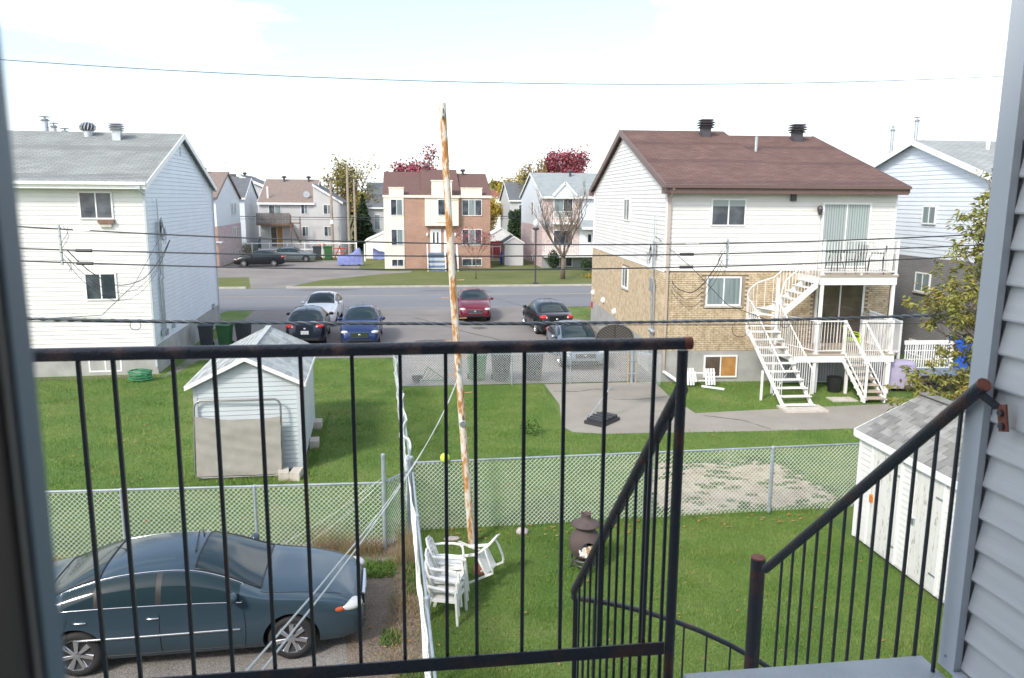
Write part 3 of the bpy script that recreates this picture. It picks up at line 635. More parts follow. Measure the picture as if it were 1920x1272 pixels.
def turbine(parent, x, y, z, s=1.0):
    mb = MB(); mb.lathe([(.13 * s, -.3 * s), (.13 * s, .14 * s)], (x, y, z), 14); o = mb.build('vent', 'galv', parent, label='round turbine ventilator'); autosmooth(o)
    mb = MB(); mb.lathe([(.13 * s, .14 * s), (.19 * s, .2 * s), (.20 * s, .29 * s), (.15 * s, .36 * s), (.03 * s, .39 * s)], (x, y, z), 14); o2 = mb.build('turbine_core', 'vent_dark', o); autosmooth(o2)
    mb = MB()
    for k in range(14):
        a = 2 * PI * k / 14
        pts = [(x + r_ * s * math.cos(a + t), y + r_ * s * math.sin(a + t), z + h_ * s) for r_, h_, t in ((.14, .14, 0), (.215, .20, .1), (.225, .29, .2), (.16, .375, .35), (.03, .40, .4))]
        mb.tube(pts, .016 * s, 4)
    mb.build('turbine_blades', 'galv', o)
def round_vent(parent, x, y, z, s=1.0):
    mb = MB(); mb.lathe([(.12 * s, -.3 * s), (.12 * s, .12 * s), (.24 * s, .14 * s), (.28 * s, .26 * s), (.22 * s, .36 * s), (.02, .40 * s)], (x, y, z), 12); o = mb.build('vent', 'vent_dark', parent); autosmooth(o)
def flue(parent, x, y, z0, z1, r=0.1, cap=True, guy=False):
    mb = MB(); mb.lathe([(r, z0), (r, z1)], (x, y, 0), 12); o = mb.build('flue', 'galv', parent); autosmooth(o)
    if cap:
        c = MB(); c.lathe([(r * 1.1, z1 - .10), (r * 1.7, z1 - .07), (r * 1.1, z1 - .02)], (x, y, 0), 12); c.lathe([(r * .35, z1 - .02), (r * .35, z1 + .06)], (x, y, 0), 8); c.lathe([(r * 1.8, z1 + .06), (r * 1.9, z1 + .075), (.01, z1 + .11)], (x, y, 0), 12)
        q = c.build('flue_cap', 'galv', o); autosmooth(q)
    if guy:
        c = MB(); c.tube([(x - .25, y, z0 + .1), (x - .25, y, z1 - .05), (x, y, z1 - .05)], .008, 4); c.build('guy_rod', 'galv', o)
def sat_dish(parent, x, y, z, s=.4):
    mb = MB(); mb.lathe([(.02, .0), (s * .6, -.03), (s, -.12)], (x, y, z), 14, 'y'); mb.tube([(x, y, z), (x, y + .3, z - .3)], .02, 6); mb.build('satellite_dish', 'galv', parent)

# ------------------------------------------------------------------ right house (tan brick and white siding)
HO, HA = (8.45, 25.02), -3.5
rh = thing('brick_house', 'tan brick and white siding triplex with brown shingle roof and white outside stairs', 'house', (*HO, 0), HA)
HW, HD = 7.85, 13.6
EA, RI, VR = 6.60, 8.86, 7.0
# walls behind the cladding
gp = [(0.03, 0), (HD - .03, 0), (HD - .03, EA - .02), (VR, RI - .14), (0.03, EA - .02)]
mb = MB(); mb.prism(gp, 'x', 0.03, HW - .03); mb.build('wall', 'mortar', rh)
mb = MB(); mb.box(-.015, HW + .015, -.015, HD, 0.0, 1.08); mb.build('foundation', 'foundation', rh)
TF, TL, TR = walls('front', 0.03), walls('left', 0.03), walls('right', HW - 0.03)
def gable_rng(z, D, eave, ridge, vr=None, inset=0.0):
    vr = D / 2 if vr is None else vr
    if z <= eave: return (inset, D - inset)
    f = min(1.0, (z - eave) / (ridge - eave))
    return (inset + (vr - inset) * f, (D - inset) - (D - inset - vr) * f)
siding(rh, TF, lambda z: (0.04, HW - 0.04), 3.86, 6.45, 0.148, 'vinyl', cuts=[(5.25, 6.98, 3.8, 6.0)])
siding(rh, TL, lambda z: gable_rng(z, HD, 6.5, 8.70, VR, .04), 3.80, 8.70, 0.148, 'vinyl')
siding(rh, TR, lambda z: gable_rng(z, HD, 6.5, 8.70, VR, .04), 3.80, 8.70, 0.30, 'vinyl')
mb = MB()
for cx, cy in ((0.0, 0.0), (HW - .05, 0.0), (0.0, HD - .05)): mb.box(cx, cx + .05, cy, cy + .05, 3.86, 6.5)
mb.build('corner_trim', 'white', rh)
mb = MB(); mb.box(0.0, HW, -.012, .03, 3.80, 3.862); mb.box(-.012, .03, .03, HD, 3.745, 3.80); mb.build('starter_strip', 'white', rh)
# bricks: the 300 largest in view are objects, the rest one brickwork mesh
BW, BH = 0.20, 0.0715
one = MB(); one.box(-.094, .094, -.012, .022, -.029, .029); one_me = one.mesh('brick', 'tan_brick')
work = MB(); singles = []
def brick_rows(wall):
    z = 1.085; row = 0
    top = 3.79 if wall == 'front' else 3.735
    Lw = HW if wall == 'front' else HD
    openings = [(1.44, 2.72, 2.56, 3.64), (5.22, 7.0, 1.2, 3.65)] if wall == 'front' else [(5.3, 6.5, 2.5, 3.5)] if wall == 'left' else []
    while z + BH <= top + .01:
        s = -0.1 if row % 2 else 0.0
        while s < Lw - .02:
            a, b = max(s, 0.0), min(s + BW, Lw)
            if b - a > .03 and not any(a < o[1] and b > o[0] and z + BH > o[2] and z < o[3] for o in openings):
                yield a, b, z
            s += BW
        z += BH; row += 1
for a, b, z in brick_rows('front'):
    full = b - a > BW - .001
    if full and a < 3.4 and 1.9 < z < 3.79 and len(singles) < 300 and a < 2.2 + .25 * ((z - 1.9) / .5): singles.append((a + BW / 2, z + BH / 2)); continue
    jz = rnd.uniform(0, .004); work.box(a + .006, b - .006, -.010 - jz, .03, z + .006, z + BH - .007)
for a, b, z in brick_rows('left'):
    jz = rnd.uniform(0, .004); work.box(-.010 - jz, .03, a + .006, b - .006, z + .006, z + BH - .007)
for s, z in singles: inst(one_me, 'brick', rh, (s, 0.002 - rnd.uniform(0, .004), z))
work.build('brickwork', 'tan_brick', rh, kind='stuff')
# roof: left half a little higher than the right half
def half_roof(u0, u1, ridge, ovl, ovr):
    vr = VR; ln_n = 0
    for sgn in (1, -1):
        e = -.42 if sgn > 0 else HD + .42
        run = vr if sgn > 0 else HD - vr
        ze = 6.72 - (ridge - 6.72) / run * .42
        a, b = u0 - ovl, u1 + ovr
        mb = MB()
        sl = Vector((0, vr - e, ridge - ze)); L_ = sl.length; sl.normalize(); nn = Vector((0, -sl.z * sgn, abs(sl.y)))
        k = 52
        for i in range(k):
            p = Vector((0, e, ze)) + sl * (L_ * i / k); q = Vector((0, e, ze)) + sl * (L_ * (i + 1) / k); pb = p + nn * .014
            mb.add([(a, p.y, p.z), (b, p.y, p.z), (b, pb.y, pb.z), (a, pb.y, pb.z), (b, q.y, q.z), (a, q.y, q.z)], [(0, 1, 2, 3), (3, 2, 4, 5), (0, 3, 5), (1, 4, 2)])
        mb.add([(a, e, ze - .12), (b, e, ze - .12), (b, vr, ridge - .12), (a, vr, ridge - .12), (a, e, ze - .002), (b, e, ze - .002), (b, vr, ridge - .002), (a, vr, ridge - .002)], [(0, 3, 2, 1), (4, 5, 6, 7), (0, 1, 5, 4), (1, 2, 6, 5), (2, 3, 7, 6), (3, 0, 4, 7)])
        mb.build('roof', 'sh_brown', rh)
half_roof(0, 4.15, 8.92, .14, 0); half_roof(4.15, HW, 8.76, 0, .10)
mb = MB()
for x0, x1, rg in ((-.18, -.14, 8.92), (HW + .10, HW + .14, 8.76)):
    for sgn in (1, -1):
        e = -.45 if sgn > 0 else HD + .45; run = VR if sgn > 0 else HD - VR; ze = 6.72 - (rg - 6.72) / run * .45
        mb.prism([(e, ze - .22), (VR, rg - .22), (VR, rg + .02), (e, ze + .02)], 'x', x0, x1)
mb.build('rake_board', 'brown_trim', rh)
mb = MB(); mb.box(-.18, HW + .16, -.50, -.42, 6.50, 6.60); mb.build('gutter', 'brown_trim', rh)
mb = MB(); mb.box(-.14, HW + .12, -.42, -.40, 6.32, 6.50)
for k in range(80):
    x = -.12 + k * .1; mb.box(x, x + .05, -.428, -.42, 6.33, 6.50)
mb.box(-.14, HW + .12, -.40, .02, 6.40, 6.43); mb.box(-.18, 0, -.42, .0, 6.32, 6.52)
mb.build('soffit', 'brown_trim', rh)
mb = MB(); mb.box(-.18, 0, HD, HD + .42, 6.30, 6.52); mb.build('soffit', 'brown_trim', rh)
box_vent(rh, 3.12, VR - .9, 8.66, 1.05); box_vent(rh, 6.9, VR - .9, 8.52, 1.05)
mb = MB(); mb.lathe([(.055, 7.7), (.055, 8.42)], (4.50, 4.2, 0), 10); mb.lathe([(.06, 8.42), (.065, 8.5)], (4.50, 4.2, 0), 10); o = mb.build('plumbing_stack', 'galv', rh); autosmooth(o)
mb = MB()
for x in (7.75, 8.0): mb.tube([(x, 8.2, 8.4), (x, 8.2, 9.15 if x < 8 else 9.3)], .02, 6)
mb.bar((7.6, 8.2, 9.05), (8.1, 8.2, 9.2), .02); mb.bar((7.7, 8.2, 9.25), (8.2, 8.2, 9.3), .02); mb.build('antenna', 'galv', rh)
# windows
window(rh, TF, 1.50, 2.68, 5.27, 6.17, glass='glass', half=.20)
window(rh, TF, 1.47, 2.67, 2.62, 3.60, glass='glass_pale', sill=True)
window(rh, walls('front', -.014), 1.50, 2.66, 0.16, 0.93, glass='glass_brown', glass2='wood_warm')
window(rh, TL, 5.43, 6.50, 5.28, 6.16, glass='glass', glass2='glass_pale', mull=.03)
window(rh, TL, 5.38, 6.42, 2.58, 3.42, glass='glass', glass2='glass_pale', mull=.03, sill=True)
window(rh, TF, 5.27, 6.97, 3.90, 6.07, glass='glass_pale', name='patio_door', fr=.07, proud=.07, blinds=9, label='upper sliding patio door with vertical blinds')
window(rh, TF, 5.27, 6.97, 1.22, 3.60, glass='glass_brown', glass2='glass_brown', name='patio_door', fr=.07, proud=.07, label='lower sliding patio door')
mb = MB(walls('front', 0)); mb.box(4.16, 4.33, 6.10, 6.32, 0, .10); mb.build('exhaust_hood', 'vent_dark', rh)
for (u_, z_, m_) in ((5.02, 3.25, 'white'), (5.14, 5.85, 'vent_dark')):
    mb = MB(); mb.lathe([(.03, .12), (.07, .08), (.10, 0), (.06, -.16), (.02, -.2)], (u_, -.12, z_), 8); mb.bar((u_, -.12, z_ + .1), (u_, 0, z_ - .02), .03); mb.build('wall_lamp', m_, rh)
for (v_, z_) in ((12.9, 1.55), (10.2, 1.50), (7.6, 1.35)):
    mb = MB(walls('left', 0)); mb.lathe([(.14, 0), (.14, .08), (.06, .16)], (v_, z_, .0), 8); mb.build('wall_vent', 'white', rh)
mb = MB(walls('left', 0)); mb.box(13.1, 13.25, .75, 1.05, 0, .08); mb.build('red_box', 'red', rh, label='small red box by the back corner')
# downspout and front left corner services
mb = MB(); mb.box(.07, .14, -.09, -.02, .42, 6.22); mb.bar((.105, -.45, 6.48), (.105, -.055, 6.2), .07); mb.build('downspout', mat('downspout_tan', (.46, .38, .32), .5), rh)
mb = MB(); mb.bar((.105, -.055, .40), (.55, -.75, .12), .09, .06); mb.build('downspout_foot', 'white', rh)
mb = MB(walls('left', 0)); mb.tube([(1.08, .2, .09), (1.08, 4.7, .09)], .035, 8); mb.tube([(.86, .2, .08), (.86, 3.3, .08)], .03, 8); mb.tube([(1.08, 4.7, .09), (1.08, 5.6, .09)], .02, 6)
o = mb.build('service_mast', 'galv', rh); autosmooth(o)
mb = MB(walls('left', 0)); mb.box(.96, 1.22, 3.0, 3.45, .05, .17); mb.box(.95, 1.15, 4.2, 4.7, .04, .1); mb.build('junction_box', 'galv', rh)
for k in range(3):
    mb = MB(walls('left', 0)); mb.lathe([(.085, 0.02), (.085, .12), (.05, .16)], (.78 + .2 * k, 1.63, 0), 10); mb.build('meter', 'galv', rh)
mb = MB(walls('left', 0))
for k in range(7):
    c = Vector((1.1 + rnd.uniform(-.1, .1), 4.35 + rnd.uniform(-.2, .2), .14)); r_ = rnd.uniform(.12, .3)
    mb.tube([(c.x + r_ * .6 * math.cos(t * .7), c.y + r_ * math.sin(t * .7), c.z + .02 * t) for t in range(9)], .007, 4)
mb.build('cable_loops', 'wire', rh)

# upper balcony, posts, rail
def rail_panel(parent, a, b, z0, h, n, m='white_metal', bw=.014, top=(.06, .035), name='balcony_rail', slope=0.0, gap=.1):
    a = Vector(a); b = Vector(b)
    mb = MB(); za, zb = z0, z0 + slope
    A = Vector((a.x, a.y, za)); B = Vector((b.x, b.y, zb)); H = Vector((0, 0, h)); G = Vector((0, 0, gap))
    mb.bar(A + H, B + H, top[0], top[1]); mb.bar(A + G, B + G, .03, .03)
    o = mb.build(name, m, parent)
    for k in range(n):
        p = A.lerp(B, (k + .5) / n); mb = MB(); mb.bar(p + G, p + H - Vector((0, 0, .015)), bw); mb.build('baluster', m, o)
    return o
def post(parent, x, y, z0, z1, w=.07, base=True):
    mb = MB(); mb.box(x - w / 2, x + w / 2, y - w / 2, y + w / 2, z0, z1)
    if base: mb.box(x - w, x + w, y - w, y + w, z0, z0 + .03)
    mb.build('post', 'white_metal', parent)
BZ = 3.80
mb = MB(); mb.box(4.55, 7.10, -1.75, 0.0, BZ - .04, BZ + .01); mb.build('balcony_floor', 'tan_deck', rh)
mb = MB(); mb.box(4.58, 7.07, -1.72, -1.68, BZ - .30, BZ - .04); mb.box(4.58, 4.62, -1.68, 0, BZ - .30, BZ - .04); mb.box(7.03, 7.07, -1.68, 0, BZ - .3, BZ - .04); mb.build('balcony_fascia', 'white', rh)
post(rh, 4.63, -1.69, BZ + .01, BZ + 1.12, .06); post(rh, 7.03, -1.69, BZ + .01, BZ + 1.12, .06); post(rh, 5.9, -1.69, BZ + .01, BZ + .2, .03)
rail_panel(rh, (4.63, -1.69, 0), (7.03, -1.69, 0), BZ + .01, 1.08, 26)
rail_panel(rh, (7.03, -1.69, 0), (7.03, -.02, 0), BZ + .01, 1.08, 17)
post(rh, 4.66, -1.66, 0.0, BZ - .30, .09, False); post(rh, 7.00, -1.66, 0.0, BZ - .30, .09, False)
# lower deck and its straight stairs
DZ = 1.32
mb = MB(); mb.box(3.75, 7.12, -1.95, 0.0, DZ - .04, DZ); mb.build('deck_floor', 'tan_deck', rh)
mb = MB(); mb.box(3.78, 7.09, -1.92, -1.88, DZ - .27, DZ - .04); mb.box(3.78, 3.82, -1.88, 0, DZ - .27, DZ - .04); mb.build('deck_fascia', 'white', rh)
for (x, y) in ((4.50, -1.88), (5.42, -1.88), (6.02, -1.88), (6.98, -1.88), (3.80, -.05)): post(rh, x, y, DZ, DZ + 1.08, .07)
rail_panel(rh, (4.50, -1.88, 0), (5.42, -1.88, 0), DZ, 1.05, 9); rail_panel(rh, (6.02, -1.88, 0), (6.98, -1.88, 0), DZ, 1.05, 9)
rail_panel(rh, (3.80, -.08, 0), (4.50, -1.85, 0), DZ, 1.05, 17); rail_panel(rh, (6.98, -1.85, 0), (6.98, -.05, 0), DZ, 1.05, 17)
for x, y in ((4.5, -1.85), (6.98, -1.85), (5.6, -1.85)):
    mb = MB(); mb.box(x - .04, x + .04, y - .04, y + .04, 0, DZ - .27); mb.build('deck_leg', 'white_metal', rh)
S0, S1 = Vector((0, -1.98, DZ - .16)), Vector((0, -3.10, 0.16))
for k in range(7):
    p = S0.lerp(S1, k / 6); mb = MB(); mb.box(5.42 + k * .022, 6.06 + k * .022, p.y - .14, p.y + .14, p.z, p.z + .035); mb.build('stair_tread', 'tan_deck', rh)
for x0 in (5.40, 6.03):
    mb = MB(); mb.bar((x0, -1.97, DZ - .22), (x0 + .15, -3.14, .06), .035, .12)
    for k in range(7):
        p = S0.lerp(S1, k / 6); mb.box(x0 + k * .022 - .015, x0 + k * .022 + .02, p.y - .1, p.y + .12, p.z - .12, p.z)
    mb.build('stair_stringer', 'white', rh)
    rail_panel(rh, (x0 + .01, -1.95, 0), (x0 + .17, -3.12, 0), DZ - .02, 1.05, 12, slope=-(DZ - .20), name='stair_rail')
    post(rh, x0 + .17, -3.12, 0.12, 1.20, .06, True)
# curved stair from the upper balcony
cs = rh
NPX, NPY, NR = 3.22, -1.72, 0.92
path = []   # (inner xy, outer xy, z)
for k in range(6):      # upper straight flight, going -u
    x = 4.5 - .21 * k; path.append(((x, -1.70), (x, -.78), BZ - .183 * (k + 1)))
z = path[-1][2]
for k in range(1, 5):   # winders round the newel
    a = R(90 + 22 * k); path.append(((NPX + .05 * math.cos(a), NPY + .05 * math.sin(a)), (NPX + NR * math.cos(a), NPY + NR * math.sin(a)), z - .16 * k))
z = path[-1][2]
nl = 9; dirv = Vector((.55, -1.72)).normalized(); nrm = Vector((dirv.y, -dirv.x)) * -1
for k in range(nl + 1):
    i = Vector((NPX + .02, NPY - .05)) + dirv * (.19 * k); o_ = Vector((NPX - NR + .02, NPY - .0)) + dirv * (.19 * k); o_ = i + Vector((-.90, -.03 - .0))
    path.append(((i.x, i.y), (o_.x, o_.y), z - (z - .12) / nl * k))
for j, (pi, po, z) in enumerate(path):
    if j + 1 < len(path): ni, no, nz_ = path[j + 1]
    else: ni = (pi[0] + .05, pi[1] - .18); no = (po[0] + .05, po[1] - .18)
    mb = MB(); mb.prism([pi, po, (no[0] * .95 + po[0] * .05, no[1] * .95 + po[1] * .05), (ni[0], ni[1])], 'z', z - .03, z)
    mb.build('stair_tread', 'white_metal', cs)
outer = [Vector((p[1][0], p[1][1], p[2])) for p in path]; inner = [Vector((p[0][0], p[0][1], p[2])) for p in path]
def ribbon(pts, dz0, dz1, name, m='white_metal', w=.02):
    mb = MB()
    for p, q in zip(pts, pts[1:]):
        d = (q - p); d.z = 0
        if d.length < 1e-3: d = Vector((1, 0, 0))
        d.normalize(); s = Vector((-d.y, d.x, 0)) * (w / 2)
        a, b = Vector((0, 0, dz0)), Vector((0, 0, dz1))
        mb.add([p - s + a, p + s + a, q + s + a, q - s + a, p - s + b, p + s + b, q + s + b, q - s + b], [(0, 3, 2, 1), (4, 5, 6, 7), (0, 1, 5, 4), (1, 2, 6, 5), (2, 3, 7, 6), (3, 0, 4, 7)])
    mb.build(name, m, cs)
ribbon(outer + [outer[-1] + Vector((.07, -.12, -.12))], -.16, .05, 'stair_stringer')
ribbon(inner[:6], -.20, .05, 'stair_stringer'); ribbon(inner[9:] + [inner[-1] + Vector((.07, -.12, -.12))], -.14, .05, 'stair_stringer')
def stair_rail(pts, step=1):
    mb = MB(); up = Vector((0, 0, .95)); mb.tube([p + up for p in pts], .021, 7); o = mb.build('stair_rail', 'white_metal', cs); autosmooth(o)
    for p, q in zip(pts, pts[1:]):
        n = 2 if (q - p).length > .12 else 1
        for k in range(n):
            c = p.lerp(q, k / n); b = MB(); b.box(c.x - .007, c.x + .007, c.y - .007, c.y + .007, c.z, c.z + .95); b.build('baluster', 'white_metal', o)
stair_rail([Vector((4.6, -.78, BZ))] + outer); stair_rail([Vector((4.6, -1.70, BZ))] + inner[:6] + inner[10:])
mb = MB(); mb.box(NPX - .035, NPX + .035, NPY - .035, NPY + .035, 0, 3.72); mb.build('stair_newel', 'white_metal', cs)
mb = MB(); mb.box(2.5, 2.56, -2.6, -2.54, 0, .95); mb.bar((2.6, -3.3, .35), (3.6, -2.4, 1.2), .015); mb.build('stair_brace', 'white_metal', cs)
mb = MB(); mb.box(2.7, 4.0, -4.05, -3.35, 0, .06); mb.build('stair_pad', 'concrete', cs)

# ------------------------------------------------------------------ left white house
LO, LA_ = (-8.72, 28.2), 2.0
lh = thing('white_house', 'large white vinyl sided house with pale grey shingle roof at left', 'house', (*LO, 0), LA_)
LD, LW, LE, LR = 10.9, 12.0, 6.62, 8.55
mb = MB(); mb.prism([(0.03, 0), (LD - .03, 0), (LD - .03, LE), (LD / 2, LR - .12), (.03, LE)], 'x', -LW, -.03); mb.build('wall', 'vinyl', lh)
mb = MB(); mb.box(-LW, .012, -.012, LD, 0, .98); mb.build('foundation', 'foundation', lh)
TF2, TR2 = walls('front', 0.03), walls('right', -.03)
siding(lh, TF2, lambda z: (-LW, -.03), 0.99, 6.55, .150, 'vinyl')
siding(lh, TR2, lambda z: gable_rng(z, LD, LE, LR - .1, inset=.03), 0.99, LR - .1, .150, 'vinyl_pale_and_shaded')  # same white siding, this side's bluish shade painted into the boards
mb = MB(); mb.box(-.05, .01, -.01, .05, .97, 6.58); mb.box(-.05, .01, LD - .05, LD, .97, 6.58); mb.build('corner_trim', 'white', lh)
gable_u(lh, -LW, 0, LD, LE + .08, LR + .06, 'sh_grey', 'white', .38, .16, .10, courses=.135)
mb = MB(); mb.box(-LW, .1, -.40, 0.0, 6.42, 6.44); mb.build('soffit', 'grey_trim', lh)
mb = MB(); mb.box(-LW, .16, -.50, -.41, 6.50, 6.60); mb.build('gutter', 'white', lh)
mb = MB(); mb.bar((-.06, -.46, 6.46), (-.06, -.46, 6.36), .1); mb.bar((-.06, -.46, 6.40), (-.02, -.04, 6.18), .06); mb.box(-.06, 0.01, -.08, -.02, .25, 6.18); mb.build('downspout', 'grey_trim', lh)
mb = MB(); mb.box(-.0, .06, LD + .0, LD + .06, .3, 6.4); mb.build('downspout', 'grey_trim', lh)
window(lh, TF2, -2.10, -1.04, 5.36, 6.28, glass='glass'); window(lh, TF2, -2.14, -1.12, 2.62, 3.56, glass='glass', sill=False); window(lh, TF2, -2.24, -1.17, 0.12, 0.62, glass='glass')
mb = MB(TF2); mb.box(-1.53, -1.02, 5.22, 5.34, 0, .14); mb.build('planter', 'brown_wood', lh, label='small weathered wooden window box'); 
mb = MB(TF2); mb.box(-1.48, -1.12, 5.10, 5.21, 0, .10); mb.build('planter_bracket', 'concrete', lh)
turbine(lh, -3.23, 4.9, 8.42, 1.25); box_vent(lh, -2.06, 4.5, 8.35, .88, 'galv')
flue(lh, -5.02, 5.7, 8.3, 9.10, .11); flue(lh, -4.72, 5.7, 8.3, 8.86, .09); flue(lh, -4.40, 5.9, 8.3, 8.68, .10)
mb = MB(TR2); mb.box(5.35, 5.50, 7.75, 8.10, 0.0, .03); mb.build('gable_vent', 'grey_trim', lh)
mb = MB(walls('right', 0)); mb.tube([(1.12, 5.2, .07), (1.12, 6.05, .07)], .02, 6); mb.tube([(1.05, 1.4, .07), (1.05, 5.25, .07)], .05, 8); mb.tube([(1.28, 3.2, .06), (1.28, 5.2, .06)], .035, 8); mb.tube([(.86, 1.4, .06), (.86, 3.2, .06), (1.05, 3.4, .06)], .035, 8)
o = mb.build('service_mast', 'galv', lh); autosmooth(o)
mb = MB(walls('right', 0)); mb.box(.74, 1.2, 1.2, 1.42, .02, .14); mb.box(2.3, 2.45, 1.25, 1.4, 0, .08); mb.box(9.6, 9.85, .98, 1.2, 0, .08); mb.build('meter_box', 'galv', lh)
mb = MB(walls('right', 0))
for k in range(6):
    c = Vector((1.2 + rnd.uniform(-.12, .15), 4.95 + rnd.uniform(-.1, .1), .12)); r_ = rnd.uniform(.25, .42)
    mb.tube([(c.x + r_ * .6 * math.cos(t * .7), c.y + r_ * math.sin(t * .7), c.z + .01 * t) for t in range(10)], .007, 4)
mb.build('cable_loops', 'wire', lh)

# ------------------------------------------------------------------ grey brick and white house far right
gh = thing('white_grey_brick_house', 'white siding over grey painted brick house half hidden by the tree at right', 'house', (20.0, 23.6, 0), 0)
GD = 11.2
mb = MB(); mb.prism([(0, 0), (GD, 0), (GD, 6.6), (GD / 2, 8.42), (0, 6.6)], 'x', .03, 11); mb.build('wall', 'vinyl', gh)
mb = MB(); mb.box(0.0, 11.02, -.02, GD, 0, 3.98); mb.build('brick_wall', 'grey_brick', gh)
siding(gh, walls('left', .03), lambda z: gable_rng(z, GD, 6.6, 8.40), 3.98, 8.40, .165, 'vinyl_pale_and_shaded')
gable_u(gh, 0, 11, GD, 6.65, 8.5, 'sh_grey', 'white', .35, .25, .1)
TL3 = walls('left', 0.0)
window(gh, TL3, 4.05, 4.85, 5.25, 5.95, glass='glass_pale'); window(gh, TL3, 4.0, 4.9, 2.62, 3.38, glass='glass_pale', sill=True); window(gh, TL3, 3.9, 4.9, .1, .7, glass='glass')
flue(gh, .3, 6.2, 8.1, 9.35, .07, guy=True); flue(gh, .2, 7.6, 7.8, 9.1, .07, guy=True)
box_vent(gh, 3.3, 4.6, 8.2, 1.15, 'galv'); turbine(gh, 5.6, 4.8, 8.15, 1.2)
mb = MB(); mb.lathe([(.07, 7.9), (.07, 8.45)], (2.1, 4.4, 0), 8); mb.build('plumbing_stack', 'white', gh)

# ------------------------------------------------------------------ far houses over the road
def simple_house(name, label, o, rz, W_, D_, eave, ridge, m_wall, m_roof, m_trim='white', low=None, lowz=0, lowy=None, ov=.3):
    h = thing(name, label, 'house', (*o, 0), rz)
    mb = MB(); mb.prism([(0, 0), (D_, 0), (D_, eave), (D_ / 2, ridge - .08), (0, eave)], 'x', 0, W_); mb.build('wall', m_wall, h)
    if low:
        mb = MB(); mb.box(-.02, W_ + .02, -.02, -.0, 0, lowz); mb.build('brick_wall', low, h)
        for x in (-.02, W_): mb = MB(); mb.box(x, x + .02, 0, D_, 0, lowz); mb.build('brick_wall', lowy or low, h)
    gable_u(h, 0, W_, D_, eave + .05, ridge, m_roof, m_trim, ov, .2, .1)
    return h
# brown brick and cream panel house, straight over the road
bh = thing('brick_panel_house', 'brown brick house with cream panels and brown roof directly across the road', 'house', (-1.9, 70.0, 0), 0)
mb = MB(); mb.box(0, 9.34, 0, 11, 0, 6.25); mb.build('wall', 'red_brick', bh)
mb = MB(); mb.box(-.03, 1.72, -.06, 0, 0, 6.25); mb.box(-.03, 0, 0, 11, 0, 6.25); mb.build('cream_panel', 'cream', bh)
mb = MB(); mb.box(3.55, 6.48, -.55, 0, 3.78, 6.3); mb.build('cream_bay', 'cream', bh)
mb = MB(); mb.box(4.15, 5.9, -.56, .4, 6.3, 7.62); mb.build('parapet', 'cream', bh); mb = MB(); mb.box(4.08, 5.97, -.6, .44, 7.62, 7.72); mb.build('parapet_cap', 'cream', bh)
for a, b in ((.45, 1.72), (6.75, 8.58)):
    mb = MB(); mb.box(a, b, -.1, .4, 6.35, 7.02); mb.build('parapet', 'cream', bh); mb = MB(); mb.box(a - .05, b + .05, -.14, .44, 7.02, 7.1); mb.build('parapet_cap', 'cream', bh)
for a, b, e in ((-.1, 3.56, -.12), (3.45, 6.6, -.68), (6.48, 9.45, -.12)):
    mb = MB(); mb.box(a, b, e, .1, 6.2, 6.42); mb.build('cornice', 'cream', bh)
for a, b, r_ in ((-.1, 3.3, 8.6), (3.3, 6.7, 8.85), (6.7, 9.5, 8.5)):
    mb = MB(); mb.prism([(-.05, 6.35), (6.0, r_), (12, 6.35), (12, 6.25), (-.05, 6.25)], 'x', a, b); mb.build('roof', 'sh_far_brown', bh)
TB = walls('front', 0); TBp = walls('front', -.06); TBb = walls('front', -.55)
for z0, z1 in ((4.65, 6.07), (2.05, 3.48)):
    window(bh, TBp, .56, 1.62, z0, z1, glass='glass', glass2='glass_pale', proud=.06); window(bh, TB, 6.80, 8.58, z0, z1, 3, 'glass', 'glass_pale', proud=.06)
window(bh, TBp, .56, 1.62, .2, .85, proud=.06); window(bh, TB, 6.80, 8.58, .2, .88, proud=.06)
window(bh, TBb, 4.65, 5.55, 4.68, 6.08, 1, proud=.06)
mb = MB(TB); mb.box(4.0, 4.95, 1.42, 3.45, 0, .05); d_ = mb.build('door', 'white', bh, label='left white front door'); 
for x in (4.22, 4.56): mb = MB(TB); mb.box(x, x + .16, 2.2, 3.2, .05, .06); mb.build('door_glass', 'glass', d_)
mb = MB(TB); mb.box(5.2, 6.0, 1.42, 3.45, 0, .05); mb.build('door', 'white', bh, label='right white front door')
mb = MB(); mb.box(3.6, 6.3, -1.1, 0, 1.25, 1.40); mb.build('landing', 'blue_grey', bh)
for k in range(7): mb = MB(); mb.box(3.75, 5.15, -1.1 - .27 * (k + 1), -1.1 - .27 * k, 1.40 - .19 * (k + 1) - .19, 1.40 - .19 * (k + 1)); mb.build('step', 'grey_trim' if k % 2 else 'blue_grey', bh)
for x in (3.68, 5.2, 6.25): mb = MB(); mb.bar((x, -1.1, 2.25), (x, -3.0, .95), .07); mb.bar((x, -1.1, 1.3), (x, -1.1, 2.3), .07); mb.bar((x, -3.0, 0), (x, -3.0, 1.0), .07); mb.bar((x, -1.1, 1.45), (x, -3.0, .1), .05, .3); mb.build('stair_rail', 'white', bh)
for x in (3.72, 6.2): mb = MB(); mb.ell((x, -.1, 3.0), (.09, .09, .16), 8, 6); mb.build('wall_lamp', 'white', bh)
round_vent(bh, 3.9, 5.8, 8.9, .9); round_vent(bh, 7.3, 5.6, 8.55, .9)
